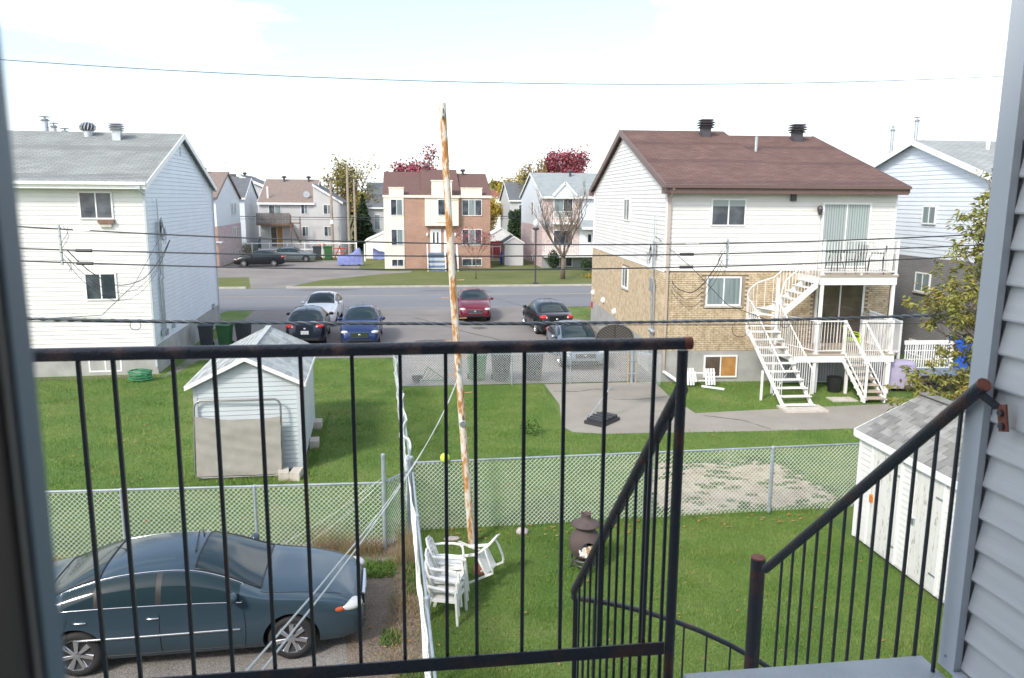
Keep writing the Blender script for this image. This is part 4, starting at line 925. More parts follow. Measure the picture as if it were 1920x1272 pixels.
# pink brick / white siding house right of it
ph = thing('pink_brick_house', 'pink brick and white siding house with small gable and balcony, behind the bare tree', 'house', (12.15, 70.0, 0), 0)
PD = 13.2
mb = MB(); mb.prism([(0, 0), (PD, 0), (PD, 6.45), (PD / 2, 8.6), (0, 6.45)], 'x', 0, 9.5); mb.build('wall', 'vinyl_pale_and_shaded', ph)
mb = MB(); mb.box(-.02, 0, -.02, PD, 0, 3.75); mb.build('brick_wall', 'pink_brick_y', ph)
mb = MB(); mb.box(-.02, 3.4, -.03, 0, 1.0, 6.4); mb.build('brick_wall', 'pink_brick', ph)
mb = MB(); mb.box(-.02, 9.5, -.04, 0, 0, 1.0); mb.build('basement_wall', 'sh_far_grey', ph)
gable_u(ph, 0, 9.5, PD, 6.5, 8.68, 'sh_far_grey', 'white', .3, .15, .1)
mb = MB(); mb.prism([(1.0, 6.4), (2.9, 6.4), (1.95, 7.45)], 'y', -.35, .4); mb.build('front_gable', 'vinyl_pale_and_shaded', ph)
for a, b in (((.85, -.4, 6.45), (1.95, -.4, 7.6)), ((3.05, -.4, 6.45), (1.95, -.4, 7.6))): mb = MB(); mb.bar(a, b, .15, .18); mb.build('gable_board', 'white', ph)
TP = walls('front', -.03)
window(ph, TP, 1.0, 2.75, 4.5, 6.2, glass='glass_pale', glass2='glass', proud=.06); window(ph, TP, 1.0, 2.8, 2.0, 3.4, 3, proud=.06); window(ph, TP, 1.0, 2.8, .1, .95, 3, 'glass', 'glass_pale', proud=.06)
window(ph, walls('left', -.02), 5.0, 6.0, 4.6, 5.9, 1); window(ph, walls('left', -.02), 5.0, 6.0, 2.0, 3.2, 1); window(ph, walls('left', -.02), 5.0, 6.0, .2, .8, 1)
mb = MB(); mb.box(.9, 2.9, -.9, 0, 3.95, 4.12); mb.build('balcony', 'white', ph); rail_panel(ph, (.95, -.85, 0), (2.85, -.85, 0), 4.12, .95, 14, bw=.03)
mb = MB(); mb.box(-.05, 5.5, -1.4, 0, 1.05, 1.2); mb.build('porch_floor', 'white', ph); rail_panel(ph, (0, -1.35, 0), (5.5, -1.35, 0), 1.2, .95, 36, bw=.03)
mb = MB(); mb.prism([(-1.5, 3.7), (0, 4.3), (0, 3.6), (-1.5, 3.6)], 'x', 3.3, 9.5); mb.build('porch_roof', 'sh_far_grey', ph); mb = MB(); mb.box(3.3, 9.5, -1.55, -1.5, 3.5, 3.72); mb.build('porch_fascia', 'white', ph)
mb = MB(); mb.box(3.9, 4.8, -.08, -.0, 1.25, 3.3); d_ = mb.build('door', 'white', ph); mb = MB(); mb.box(4.2, 4.5, -.09, -.08, 2.3, 3.0); mb.build('door_glass', 'glass', d_)
for x, y, z in ((.35, -.3, 3.9),): sat_dish(ph, x, y, z)
round_vent(ph, 3.6, 5.5, 8.6, .9); round_vent(ph, 7.0, 5.5, 8.55, .9)
# grey duplex with brown roof
gd = thing('grey_duplex', 'light grey duplex with taupe roof and wooden balcony, beyond the far parking', 'house', (-15.45, 87.0, 0), 0)
mb = MB(); mb.prism([(0, 0), (12, 0), (12, 5.7), (6, 8.1), (0, 5.7)], 'x', 0, 5.7); mb.build('wall', 'vinyl_far', gd)
mb = MB(); mb.prism([(5.65, 0), (8.45, 0), (8.45, 5.75), (5.65, 7.45)], 'y', -.1, 9); mb.build('side_wing', 'vinyl_far', gd)
mb = MB(); mb.prism([(5.6, 7.42), (8.75, 5.5), (8.75, 5.68), (5.6, 7.62)], 'y', -.3, 9.1); mb.build('wing_roof', 'sh_far_dark', gd)
mb = MB(); mb.prism([(5.6, 7.40), (8.75, 5.48), (8.75, 5.70), (5.6, 7.64)], 'y', -.36, -.3); mb.build('wing_fascia', 'white', gd)
gable_u(gd, 0, 5.6, 12, 5.75, 8.2, 'sh_taupe', 'white', .3, .15, .12)
TG = walls('front', 0)
for a, b, c, d, nm in ((.95, 2.25, 3.3, 5.35, 'w'), (4.3, 5.05, 4.4, 5.45, 'w'), (6.65, 7.55, 4.4, 5.45, 'w'), (4.35, 5.05, 2.05, 3.12, 'w'), (6.65, 7.5, 2.05, 3.12, 'w')):
    window(gd, walls('front', -.1) if a > 6 else TG, a, b, c, d, proud=.06, glass2='glass_pale')
window(gd, TG, 1.05, 2.35, .9, 3.1, proud=.06, glass='glass_brown', glass2='wood_warm', name='patio_door')
mb = MB(); mb.box(-.1, 3.4, -1.6, 0, 3.25, 3.45); mb.build('balcony_floor', 'brown_wood', gd)
for k in range(22): mb = MB(); mb.box(-.1 + k * .157, .04 + k * .157, -1.62, -1.58, 3.4, 4.55); mb.build('balcony_board', 'grey_wood', gd)
mb = MB(); mb.bar((3.4, -1.5, 3.4), (4.3, -1.5, 1.4), .2, .1); mb.bar((3.4, -1.5, 1.2), (3.4, -1.5, 4.4), .12); mb.bar((4.35, -1.5, 1.2), (4.35, -1.5, 4.2), .12); mb.bar((3.4, -1.5, 3.5), (4.35, -1.5, 3.5), .12); mb.bar((3.4, -1.5, 1.4), (4.35, -1.5, 1.4), .12)
for k in range(5): mb.bar((3.5 + k * .18, -1.9, 3.2 - k * .4), (3.5 + k * .18, -1.0, 3.2 - k * .4), .2, .05)
mb.build('wooden_stair', 'brown_wood', gd)
sat_dish(gd, 4.85, .9, 6.5, .35)
mb = MB(); mb.box(.7, .85, .8, .95, 6.0, 7.3); mb.build('plumbing_stack', 'white', gd)
round_vent(gd, 1.9, 5.4, 8.2, .95); round_vent(gd, 4.6, 5.4, 8.2, .95)
# pink row house at left, its long side in shade
pl = thing('pink_row_house', 'white and pink brick house at left of the far parking, beyond the white house', 'house', (-24.7, 72.0, 0), 1.5)
PLD, PLW = 11.5, 8.2
mb = MB(); mb.prism([(0, 0), (PLD, 0), (PLD, 6.2), (PLD / 2, 8.4), (0, 6.2)], 'x', 0, PLW); mb.build('wall', 'vinyl_pale_and_shaded', pl)
mb = MB(); mb.box(0, PLW + .03, -.03, 0, 0, 3.6); mb.build('brick_wall', 'red_brick', pl); mb = MB(); mb.box(PLW, PLW + .03, 0, PLD, 0, 3.6); mb.build('brick_wall', 'pink_brick_y', pl)
gable_u(pl, 0, PLW, PLD, 6.25, 8.5, 'sh_taupe', 'brown_trim', .3, .15, .1)
TPL = walls('right', PLW + .03)
for s, z0, z1 in ((7.0, 4.4, 5.6), (8.6, 4.4, 5.6), (7.0, 2.2, 3.3), (7.9, 2.2, 3.3), (8.8, 2.2, 3.3), (7.8, .3, 1.0), (9.2, .3, 1.0)): window(pl, TPL, s, s + .6, z0, z1, 1, proud=.05)
mb = MB(); mb.box(PLW - .2, PLW + .5, -.9, -.03, 2.2, 2.3); mb.build('awning', 'grey_trim', pl)
round_vent(pl, 6.3, 5.2, 8.5, .9)
p2 = thing('white_gable_house', 'narrow white gable wall seen behind the pink brick house', 'house', (-26.5, 88.0, 0), 1.5)
mb = MB(); mb.prism([(0, 0), (9, 0), (9, 6.2), (4.5, 8.2), (0, 6.2)], 'x', 0, 9.3); mb.build('wall', 'vinyl_pale_and_shaded', p2)
gable_u(p2, 0, 9.3, 9, 6.25, 8.3, 'sh_far_dark', 'white', .3, .15, .1); round_vent(p2, 6, 4, 8.3)
window(p2, walls('right', 9.3), 3, 3.7, 4.4, 5.4, 1)
p3 = thing('grey_dark_roof_house', 'grey house with dark sloping roof just left of the duplex', 'house', (-24.0, 104.0, 0), 0)
mb = MB(); mb.prism([(0, 0), (9.0, 0), (9.0, 6.4), (3, 8.9), (0, 8.9)], 'y', 0, 10); mb.build('wall', 'vinyl_far', p3)
mb = MB(); mb.prism([(0, 9.05), (3, 9.05), (9.6, 6.3), (9.6, 6.1), (3, 8.85), (0, 8.85)], 'y', -.3, 10); mb.build('roof', 'sh_far_dark', p3)
mb = MB(); mb.prism([(3, 9.07), (9.6, 6.32), (9.6, 6.0), (3, 8.75)], 'y', -.38, -.3); mb.build('fascia', 'white', p3)
for s, z in ((5.9, 4.4), (5.9, 1.8)): window(p3, walls('front', 0), s, s + .95, z, z + 1.1, proud=.05, glass2='glass_pale')
round_vent(p3, 1, 4, 9.05); round_vent(p3, 3.2, 4, 9.0)
# house between duplex and brick house
h4 = simple_house('grey_roof_house', 'white house with slate grey roof showing left of the brick panel house', (-4.6, 97), 0, 9, 10, 5.2, 8.1, 'vinyl_far', 'sh_far_dark')
window(h4, walls('front', 0), .8, 1.5, 2.4, 4.2, 1, 'glass_pale')
h5 = simple_house('green_roof_house', 'white house with green roof behind the cedar hedge', (14.2, 108), 0, 12, 11, 6.1, 8.6, 'vinyl_far', 'sh_far_dark')
window(h5, walls('front', 0), 1.2, 2.3, 4.2, 5.4)
h6 = simple_house('pale_long_building', 'pale low building with reddish roof far away between two houses', (18, 210), 0, 14, 12, 6.8, 8.6, 'cream', 'rust_red')
h7 = simple_house('distant_white_house', 'tiny distant white house among trees', (19, 165), 0, 6, 8, 3.4, 5.0, 'white', 'sh_far_grey')
for i, (x, y, w, e) in enumerate(((-60, 95, 12, 6.3), (-44, 88, 11, 6.2), (36, 76, 12, 6.4), (54, 80, 12, 6.2))):
    simple_house('street_house', ('white house far to the left behind the near white house', 'pale house left of the pink brick one', 'white house right of the pink brick one', 'outermost pale house at the right')[i], (x, y), 0, w, 11, e, e + 2.1, 'vinyl_far', 'sh_far_grey')

# ------------------------------------------------------------------ small outbuildings across the road
def small_shed(name, label, x, y, w, d, e, r, mw, mr, door=None, rz=0):
    s = thing(name, label, 'shed', (x, y, 0), rz)
    mb = MB(); mb.prism([(0, 0), (w, 0), (w, e), (w / 2, r - .03), (0, e)], 'y', 0, d); mb.build('wall', mw, s)
    gable_v(s, 0, w, 0, d, e, r, mr, 'white', .1, .08, .05)
    if door: mb = MB(walls('front', 0)); mb.box(door[0], door[1], 0, door[2], 0, .03); mb.build('door', 'grey_wood' if door[3] else 'white', s)
    siding(s, walls('front', 0), lambda z: (0.02, w - .02) if z <= e else (0.02 + (w / 2 - .02) * (z - e) / (r - e), w - .02 - (w / 2 - .02) * (z - e) / (r - e)), .02, r - .05, .22, mw, out=.012)
    return s
small_shed('white_shed', 'white shed in front of the cedar hedge', 9.35, 88, 2.5, 3, 2.2, 2.95, 'white', 'white', (.6, 1.3, 1.5, True))
small_shed('beige_shed', 'beige metal shed with dark roof beside the pink brick house', 9.05, 72.5, 1.75, 2.6, 2.2, 2.75, 'vinyl_far', 'sh_far_dark')
small_shed('garage', 'low white garage left of the brick panel house', -4.15, 82, 3.6, 5, 1.9, 2.7, 'white', 'white')

# ================================================================== SHEDS IN THE YARDS
def shingle_slope(parent, P0, E, S, length, slope, w, h, me, jit=.003, drop=()):
    Nn = E.cross(S).normalized(); rows = int(round(slope / h)); h = slope / rows
    basis = Matrix((E, S, Nn)).transposed(); n = 0
    for r_ in range(rows):
        off = (w / 2 if r_ % 2 else 0); k = 0; s = -off
        while s < length - .02:
            a, b = max(0, s), min(s + w, length)
            if b - a > .04:
                c = P0 + E * ((a + b) / 2) + S * (h * (r_ + .5)) + Nn * (.008 + rnd.uniform(0, jit))
                tilt = Matrix.Rotation(R(3.0 + rnd.uniform(-1, 1)), 3, 'X') @ Matrix.Rotation(R(rnd.uniform(-.7, .7)), 3, 'Z')
                inst(me, 'shingle', parent, c, basis @ tilt @ Matrix.Diagonal(((b - a) / w, 1, 1)))
                n += 1
            s += w
    return n
sh = thing('garden_shed', 'pale blue grey vinyl garden shed with gabled shingle roof left of centre', 'shed', (-2.42, 17.35, 0), 2.5)
SW, SDp, SE_, SR_ = 2.22, 4.0, 2.16, 2.70
mb = MB(); mb.prism([(-SW, .08), (0, .08), (0, SE_), (-SW / 2, SR_ - .04), (-SW, SE_)], 'y', .02, SDp); mb.build('wall', 'vinyl_pale_and_shaded', sh)
M['shed_vinyl'] = mat('shed_vinyl', (0.50, 0.55, 0.57), 0.45, var=.04, vscale=2)
siding(sh, walls('front', .02), lambda z: (-SW + .06, -.06) if z < SE_ else (-SW / 2 - (SW / 2 - .06) * (SR_ - .05 - z) / (SR_ - .05 - SE_), -SW / 2 + (SW / 2 - .06) * (SR_ - .05 - z) / (SR_ - .05 - SE_)), .12, SR_ - .05, .105, 'shed_vinyl', out=.014)
siding(sh, walls('right', 0), lambda z: (.06, SDp - .05), .12, SE_, .105, 'shed_vinyl', out=.014)
mb = MB(); mb.box(-.065, .018, -.0, .06, .08, SE_); mb.box(-SW - .018, -SW + .065, 0, .06, .08, SE_); mb.box(-.02, .018, SDp - .06, SDp, .08, SE_); mb.build('corner_trim', 'grey_trim', sh)
um, run, rise, ov = -SW / 2, SW / 2, SR_ - SE_, .14
ts = MB(); ts.box(-.150, .150, -.072, .085, -.004, .010); ts = ts.mesh('shingle', 'sh_two')
for sg in (-1, 1):
    e = um + sg * (run + ov); ze = SE_ - rise / run * ov
    mb = MB(); mb.prism([(um, SR_ - .06), (e, ze - .06), (e, ze), (um, SR_)], 'y', -.14, SDp + .1); mb.build('roof_deck', 'sh_under', sh)
    mb = MB(); mb.prism([(um, SR_ - .08), (e, ze - .08), (e, ze + .012), (um, SR_ + .012)], 'y', -.16, -.14); mb.build('rake_board', 'white', sh)
    mb = MB(); mb.box(min(e, e + sg * .02), max(e, e + sg * .02), -.15, SDp + .1, ze - .08, ze + .01); mb.build('fascia', 'white', sh)
    S = Vector((um - e, 0, SR_ - ze)); sl = S.length; S.normalize()
    if sg > 0: shingle_slope(sh, Vector((e, -.14, ze)), Vector((0, 1, 0)), S, SDp + .24, sl, .318, .15, ts)
    else: shingle_slope(sh, Vector((e, SDp + .1, ze)), Vector((0, -1, 0)), S, SDp + .24, sl, .318, .15, ts)
mb = MB(); mb.bar((um, -.15, SR_ + .02), (um, SDp + .1, SR_ + .02), .14, .02); mb.build('ridge_cap', 'sh_two', sh)
for i, (x, y, rz, l) in enumerate(((-2.78, 16.98, 8, 'left concrete block at the front right corner of the shed'), (-2.50, 16.95, -6, 'right concrete block at the front right corner of the shed'), (-2.36, 19.2, 3, 'nearer concrete block beside the shed wall'), (-2.46, 20.9, 3, 'farther concrete block beside the shed wall'))):
    mb = MB(); mb.box(-.11, .11, -.2, .2, 0, .19); mb.box(-.11, .11, -.01, .01, .19, .192); o = mb.build('concrete_block', 'concrete'); o.location = (x, y, 0); o.rotation_euler = (0, 0, R(rz)); tag(o, l, 'block', 'concrete blocks round the garden shed')
# upright folded canvas frame leaning on the shed
cf = thing('canvas_frame', 'beige canvas stretched on a rounded grey tube frame leaning on the shed', 'frame', (-3.72, 17.02, 0), 0)
def fr_pt(x, z): return Vector((x, .0 + .09 * z, z))
pts = []
def corner(cx, cz, a0, a1, r=.16):
    return [(cx + r * math.cos(R(a0 + (a1 - a0) * k / 5)), cz + r * math.sin(R(a0 + (a1 - a0) * k / 5))) for k in range(6)]
loop = corner(.75, 1.58, 0, 90) + corner(-.75, 1.58, 90, 180) + corner(-.78, .20, 180, 270) + corner(.75, .20, 270, 360); loop.append(loop[0])
mb = MB(); mb.tube([fr_pt(x, z + .02) for x, z in loop], .022, 8, cap=False); o = mb.build('tube_frame', mat('frame_tube_grey', (.22, .22, .22), .4, .5), cf); autosmooth(o)
def cv(u, v):
    x = -.90 + 1.80 * u; z = .10 + 1.28 * v - .08 * math.sin(u * PI) * v + .05 * (1 - u) * v
    w_ = .020 * math.sin(8 * v + 4 * u * u) * math.exp(-10 * (u - .55) ** 2) + .006 * math.sin(21 * v - 7 * u * v) * (.4 + u) + .004 * math.sin(31 * (v + .35 * u))
    return (x, .09 * z - .03 - w_ * .8, z)
mb = MB(); mb.grid(cv, 30, 44); mb.build('canvas', 'canvas', cf, smooth=True)

# weathered white shed with two plank doors
s2 = thing('door_shed', 'white shed with two peeling plank doors and grey shingle roof at right', 'shed', (8.05, 0, 0))
ys, ye = 8.6, 12.55
mb = MB(); mb.prism([(0, .06), (2.4, .06), (2.4, 2.08), (1.2, 2.62), (0, 2.08)], 'y', ys, ye); mb.build('wall', 'vinyl', s2)
siding(s2, walls('left', 0), lambda z: (ys + .02, ye - .04), .10, 2.06, .105, 'vinyl', out=.014, cuts=[(11.30, 12.16, .1, 1.95), (10.25, 11.0, .1, 1.97)])
mb = MB(walls('left', 0)); mb.box(ye - .045, ye + .02, .06, 2.06, -.02, .02); mb.build('corner_trim', 'white', s2)
for a, b, t, lb in ((11.34, 12.12, 1.92, 'farther plank door'), (10.29, 10.96, 1.94, 'nearer plank door')):
    mb = MB(walls('left', 0)); mb.box(a - .05, a, .08, t + .05, 0, .03); mb.box(b, b + .05, .08, t + .05, 0, .03); mb.box(a - .05, b + .05, t + .002, t + .05, 0, .028)
    d_ = mb.build('door', 'white', s2, label=lb)
    n = 6
    for k in range(n):
        x0 = a + (b - a) * k / n; p = MB(walls('left', 0)); p.box(x0 + .003, x0 + (b - a) / n - .003, .10, t - .003, .002, .018 + rnd.uniform(0, .003)); p.build('plank', 'door_paint', d_)
    for zz in (.35, 1.6):
        p = MB(walls('left', 0)); p.box(a + .0, a + .16, zz, zz + .035, .021, .026); p.build('hinge', 'galv', d_)
mb = MB(walls('left', 0)); mb.lathe([(.025, .02), (.025, .06)], (12.06, 1.02, 0), 8); mb.box(12.02, 12.10, .90, 1.0, .02, .05); mb.build('padlock', 'orange', s2)
mb = MB(walls('left', 0)); mb.box(10.88, 10.94, .98, 1.08, .02, .05); mb.build('padlock', 'galv', s2)
ts = MB(); ts.box(-.151, .151, -.080, .09, -.004, .012); ts = ts.mesh('shingle', 'sh_one')
e, ze = -.07, 2.08 - .54 / 1.2 * .07
mb = MB(); mb.prism([(1.2, 2.60), (e, ze - .06), (e, ze), (1.2, 2.66)], 'y', ys - .1, ye + .1); mb.prism([(1.2, 2.60), (2.54, ze - .06), (2.54, ze), (1.2, 2.66)], 'y', ys - .1, ye + .1); mb.build('roof_deck', 'sh_under', s2)
mb = MB(); mb.box(e - .02, e, ys - .1, ye + .1, ze - .12, ze + .005); mb.build('fascia', 'white', s2)
mb = MB(); mb.prism([(1.2, 2.56), (e - .02, ze - .10), (e - .02, ze + .01), (1.2, 2.67)], 'y', ye + .1, ye + .12); mb.build('rake_board', 'white', s2)
S = Vector((1.2 - e, 0, 2.66 - ze)); sl = S.length; S.normalize()
shingle_slope(s2, Vector((e, ye + .1, ze)), Vector((0, -1, 0)), S, ye - ys + .2, sl, .318, .165, ts)
mb = MB(); mb.bar((1.2, ys - .1, 2.69), (1.2, ye + .1, 2.69), .2, .02); mb.build('ridge_cap', 'sh_one', s2)

# ================================================================== CHAIN LINK FENCES
def chain_link(name, label, P0, P1, h, posts, post_top=None, pitch=.084, wr=.0044, post_m='fence_post', sag=0.0, z0=.04, rail_r=.019, wob=0.01, mesh_to=None, group='chain link fences', lean=0.0):
    P0 = Vector((*P0, 0)); P1 = Vector((*P1, 0)); D = P1 - P0; Ln = D.length; d = D.normalized(); n = Vector((-d.y, d.x, 0))
    f = thing(name, label, 'fence', P0, 0, group)
    if rail_r:
        mb = MB(); k = 6; pts = [d * (Ln * i / k) + Vector((0, 0, h - sag * 4 * (i / k) * (1 - i / k))) for i in range(k + 1)]
        mb.tube(pts, rail_r, 8); o = mb.build('top_rail', post_m, f); autosmooth(o)
    for i, (s, top, r_) in enumerate(posts):
        mb = MB(); mb.lathe([(r_, 0), (r_, top)], tuple(d * s), 10); mb.lathe([(r_ * 1.15, top), (r_ * 1.1, top + .03), (r_ * .5, top + .05)], tuple(d * s), 10)
        o = mb.build('fence_post', post_m, f); autosmooth(o)
    top = mesh_to or h - .01; H = top - z0; step = pitch * 1.0; mb = MB()
    def pt(s, z):
        w = wob * (math.sin(s * 2.1 + z * 3) + .6 * math.sin(s * 5.3 - z * 2)) + lean * (z - z0)
        return d * s + n * w + Vector((0, 0, z))
    cnt = int((Ln + H) / step) + 1
    for sg in (1, -1):
        for i in range(cnt):
            s0 = i * step - H; a = (s0, z0); b = (s0 + H, top)
            if sg < 0: a, b = (s0, top), (s0 + H, z0)
            (sa, za), (sb_, zb) = a, b
            if sa < 0: za += (zb - za) * (-sa) / (sb_ - sa); sa = 0
            if sb_ > Ln: zb -= (zb - za) * (sb_ - Ln) / (sb_ - sa) if sb_ != sa else 0; sb_ = Ln
            if sb_ - sa < .02: continue
            p = [pt(sa + (sb_ - sa) * t, za + (zb - za) * t) + n * (.003 * sg) for t in (0, .33, .67, 1)]
            mb.tube(p, wr, 3, cap=False)
    for i in range(int(Ln / step)):   # twisted ends standing over the rail
        s = (i + .5) * step; mb.tube([pt(s - .012, top - .03), pt(s, top + .022), pt(s + .012, top - .03)], wr * 1.1, 3, cap=False)
    mb.build('wire_mesh', 'galv_fence', f, kind='stuff')
    return f
chain_link('chain_link_fence', 'chain link fence behind the parked blue car in the foreground', (-9.0, 13.45), (-.46, 13.1), 1.24, [(4.15, 1.22, .024), (6.35, 1.22, .024), (8.54, 1.72, .034)])
chain_link('chain_link_fence', 'chain link fence across the middle yard behind the clay chimney, tennis ball on its rail', (.02, 13.75), (11.0, 13.9), 1.36, [(0.0, 1.44, .034), (4.56, 1.36, .028), (7.02, 1.34, .036), (9.6, 1.34, .03)])
chain_link('chain_link_fence', 'sagging chain link fence running beside the white chairs towards the viewer', (.04, 13.6), (.25, 6.2), 1.22, [(2.1, 1.25, .03), (4.75, 1.30, .036), (5.2, 1.0, .02)], sag=.03, wob=.02, lean=-.05)
chain_link('chain_link_fence', 'chain link fence between the two back lawns running away from the viewer', (.0, 13.9), (-.37, 25.2), 1.25, [(0.15, 1.30, .028), (5.6, 1.28, .026), (11.2, 1.2, .026)], sag=.08, wob=.045, lean=.07)
chain_link('chain_link_fence', 'chain link fence along the edge of the parking lot in front of the bins', (-.37, 25.22), (7.40, 25.12), 1.06, [(3.78, 1.05, .022), (5.76, 1.05, .022)], rail_r=.012)
chain_link('fence_gate', 'short chain link gate panel joining the concrete wall of the brick house', (7.62, 25.08), (8.30, 24.45), 1.05, [(0, 1.10, .02)], rail_r=.018, post_m='fence_post', group=None)
chain_link('chain_link_fence', 'short chain link section between the gate post and the dirt strip', (-.42, 13.15), (.0, 13.7), 1.25, [(.62, 1.44, .03)], wob=.02)
gp_ = thing('gate_post', 'thick galvanised gate post with yellowed hinges by the concrete wall', 'post', (7.50, 25.1, 0))
mb = MB(); mb.lathe([(.055, 0), (.055, 1.12), (.02, 1.16)], (0, 0, 0), 12); o = mb.build('pipe', 'fence_post', gp_); autosmooth(o)
mb = MB(); mb.lathe([(.02, 0), (.02, 1.0)], (-.13, 0, 0), 8); mb.lathe([(.02, 0), (.02, 1.0)], (.14, -.02, 0), 8); mb.build('hinge_stile', 'yellow_rust', gp_)
for z in (.3, .75): mb = MB(); mb.box(-.14, .15, -.06, .06, z, z + .03); mb.build('hinge', 'galv', gp_)
# white net strap slumped along the yard fence
mb = MB()
for y0, y1, w in ((13.95, 16.5, .06), (16.5, 21, .05)):
    pts = [(-.02 - (y - 14) * .033 + .06 * math.sin(y * 3), y, 1.22 + .05 * math.sin(y * 5)) for y in np.linspace(y0, y1, 14)]
    mb.tube(pts, [w * (.6 + .4 * abs(math.sin(i * 1.3))) * .5 for i in range(14)], 6)
o = mb.build('rolled_netting', 'galv_fence'); tag(o, 'roll of pale loose netting lying along the top of the fence between lawns', 'netting')
mb = MB()
for k in range(2):
    a = Vector((-.45, 13.08, 1.3 + .06 * k)); b = Vector((-1.9 - .3 * k, 12.95 + .02 * k, .15 + .1 * k)); mb.tube([a, a.lerp(b, .5) + Vector((0, 0, -.06)), b], .003, 4)
    b = Vector((.02, 13.75, 1.0 - .1 * k)); mb.tube([a, a.lerp(b, .5) + Vector((0, 0, -.05)), b], .003, 4)
o = mb.build('loose_wire', 'galv_fence'); tag(o, 'loose fence wires trailing from the tall leaning fence post', 'wire')

# ================================================================== RUSTY POLE, CLOTHESLINE, CABLES
pl_ = thing('clothesline_pole', 'tall leaning rusty white clothesline pole with climbing pegs in the middle', 'pole', (1.07, 13.1, 0))
def pole_at(z): t = z / 7.62; return Vector((-.46 * t - .03 * math.sin(PI * t), 0, z))
mb = MB(); mb.tube([pole_at(-.02 + 7.64 * k / 14) for k in range(15)], [.066 - .010 * k / 14 for k in range(15)], 14); o = mb.build('pipe', 'pole_rust', pl_); autosmooth(o)
for i, (x, z, sd) in enumerate(((.90, 6.71, 1), (.54, 5.71, -1), (.92, 6.17 - .1, 1), (.60, 5.08, -1), (.95, 4.76, 1), (.66, 3.76 + .7, -1), (1.0, 4.36 - .25, 1), (.66, 3.72, -1), (1.02, 3.46, 1), (.70, 3.12, -1), (1.06, 2.81, 1))):
    c = pole_at(z); sd_ = sd
    mb = MB(); mb.bar(c + Vector((sd_ * .055, 0, 0)), c + Vector((sd_ * .20, 0, .005)), .016, .012); mb.build('peg', 'peg', pl_)
for z, s in ((7.42, .8), (3.22, .9), (2.28, 1.0)):
    c = pole_at(z) + Vector((0, -.075, 0)); mb = MB(); mb.lathe([(.05 * s, -.02), (.062 * s, -.01), (.045 * s, 0), (.062 * s, .01), (.05 * s, .02)], tuple(c), 14, 'x' if z > 3 else 'y'); o = mb.build('pulley', 'galv', pl_)
    mb = MB(); mb.bar(c + Vector((0, 0, .14 * s)), c, .012, .03); mb.build('pulley_hook', 'vent_dark', o)
a = Vector((.83, 13.02, 3.14)); 
for k, (x0, lb) in enumerate(((-.535, 'left strand of the pale clothesline from pole to deck'), (-.485, 'right strand of the pale clothesline from pole to deck'))):
    b = Vector((x0, 2.35, 4.61)); mb = MB(); aa = a + Vector((.05 * k - .02, 0, .05 * k - .12 * (1 - k)))
    mb.tube([aa.lerp(b, t / 12) - Vector((0, 0, .22 * 4 * (t / 12) * (1 - t / 12))) for t in range(13)], .0045, 5)
    o = mb.build('clothesline', 'rope'); tag(o, lb, 'clothesline', 'clothesline strands')
def cable(name, pts, r, label, m='wire', cat='cable', grp='utility cables over the back yards', n=24, ext=True):
    """smooth sagging cable through three points"""
    (x0, z0), (x1, z1), (x2, z2) = pts
    def q(x): return z0 * (x - x1) * (x - x2) / ((x0 - x1) * (x0 - x2)) + z1 * (x - x0) * (x - x2) / ((x1 - x0) * (x1 - x2)) + z2 * (x - x0) * (x - x1) / ((x2 - x0) * (x2 - x1))
    mb = MB(); xs = np.linspace(-24, 32, n * 2)
    mb.tube([(x, 22.0, q(x)) for x in xs], r, 6, cap=True); o = mb.build(name, m, smooth=True); tag(o, label, cat, grp); return o, q
c1, q1 = cable('utility_cable', ((-10.17, 5.34), (2.05, 4.86), (17.29, 5.13)), .021, 'uppermost of the three bare dark cables crossing in front of the houses')
c2, q2 = cable('utility_cable', ((-10.23, 4.77), (2.05, 4.52), (17.33, 4.80)), .021, 'middle one of the three bare dark cables')
c3, q3 = cable('utility_cable', ((-10.26, 4.45), (2.05, 4.14), (17.37, 4.48)), .021, 'lowest of the three bare dark cables')
c4, q4 = cable('telephone_cable', ((-10.08, 2.91), (2.04, 2.60), (15.96, 2.64)), .042, 'thick twisted cable bundle just above the balcony rail')
c5, q5 = cable('telephone_cable', ((-10.08, 2.84), (2.04, 2.56), (15.96, 2.40)), .012, 'thin cable hanging just below the thick bundle')
c6, q6 = cable('high_wire', ((-10.01, 9.47), (2.05, 9.22), (17.59, 9.78)), .010, 'single thin wire high in the sky')
mb = MB()
for k in range(2):
    pts = [(x, 22.0 + .045 * math.cos(x * 9 + k * PI), q4(x) + .045 * math.sin(x * 9 + k * PI)) for x in np.arange(-11, 17, .06)]
    mb.tube(pts, .008, 3, cap=False)
mb.build('lashing_wire', 'blue_grey', c4)
for (x, q, par) in ((-8.45, q2, c2), (-8.45, q3, c3), (8.1, q2, c2), (8.1, q3, c3)):
    mb = MB(); mb.tube([(x - .19, 22, q(x)), (x + .21, 22, q(x + .2))], .045, 8); mb.build('splice_sleeve', 'black_plastic', par)
for (x, q, par) in ((-8.55, q1, c1), (8.15, q1, c1)):
    mb = MB(); mb.tube([(x - .1, 22, q(x)), (x + .3, 22, q(x + .3))], .026, 6); mb.build('splice_sleeve', 'galv', par)
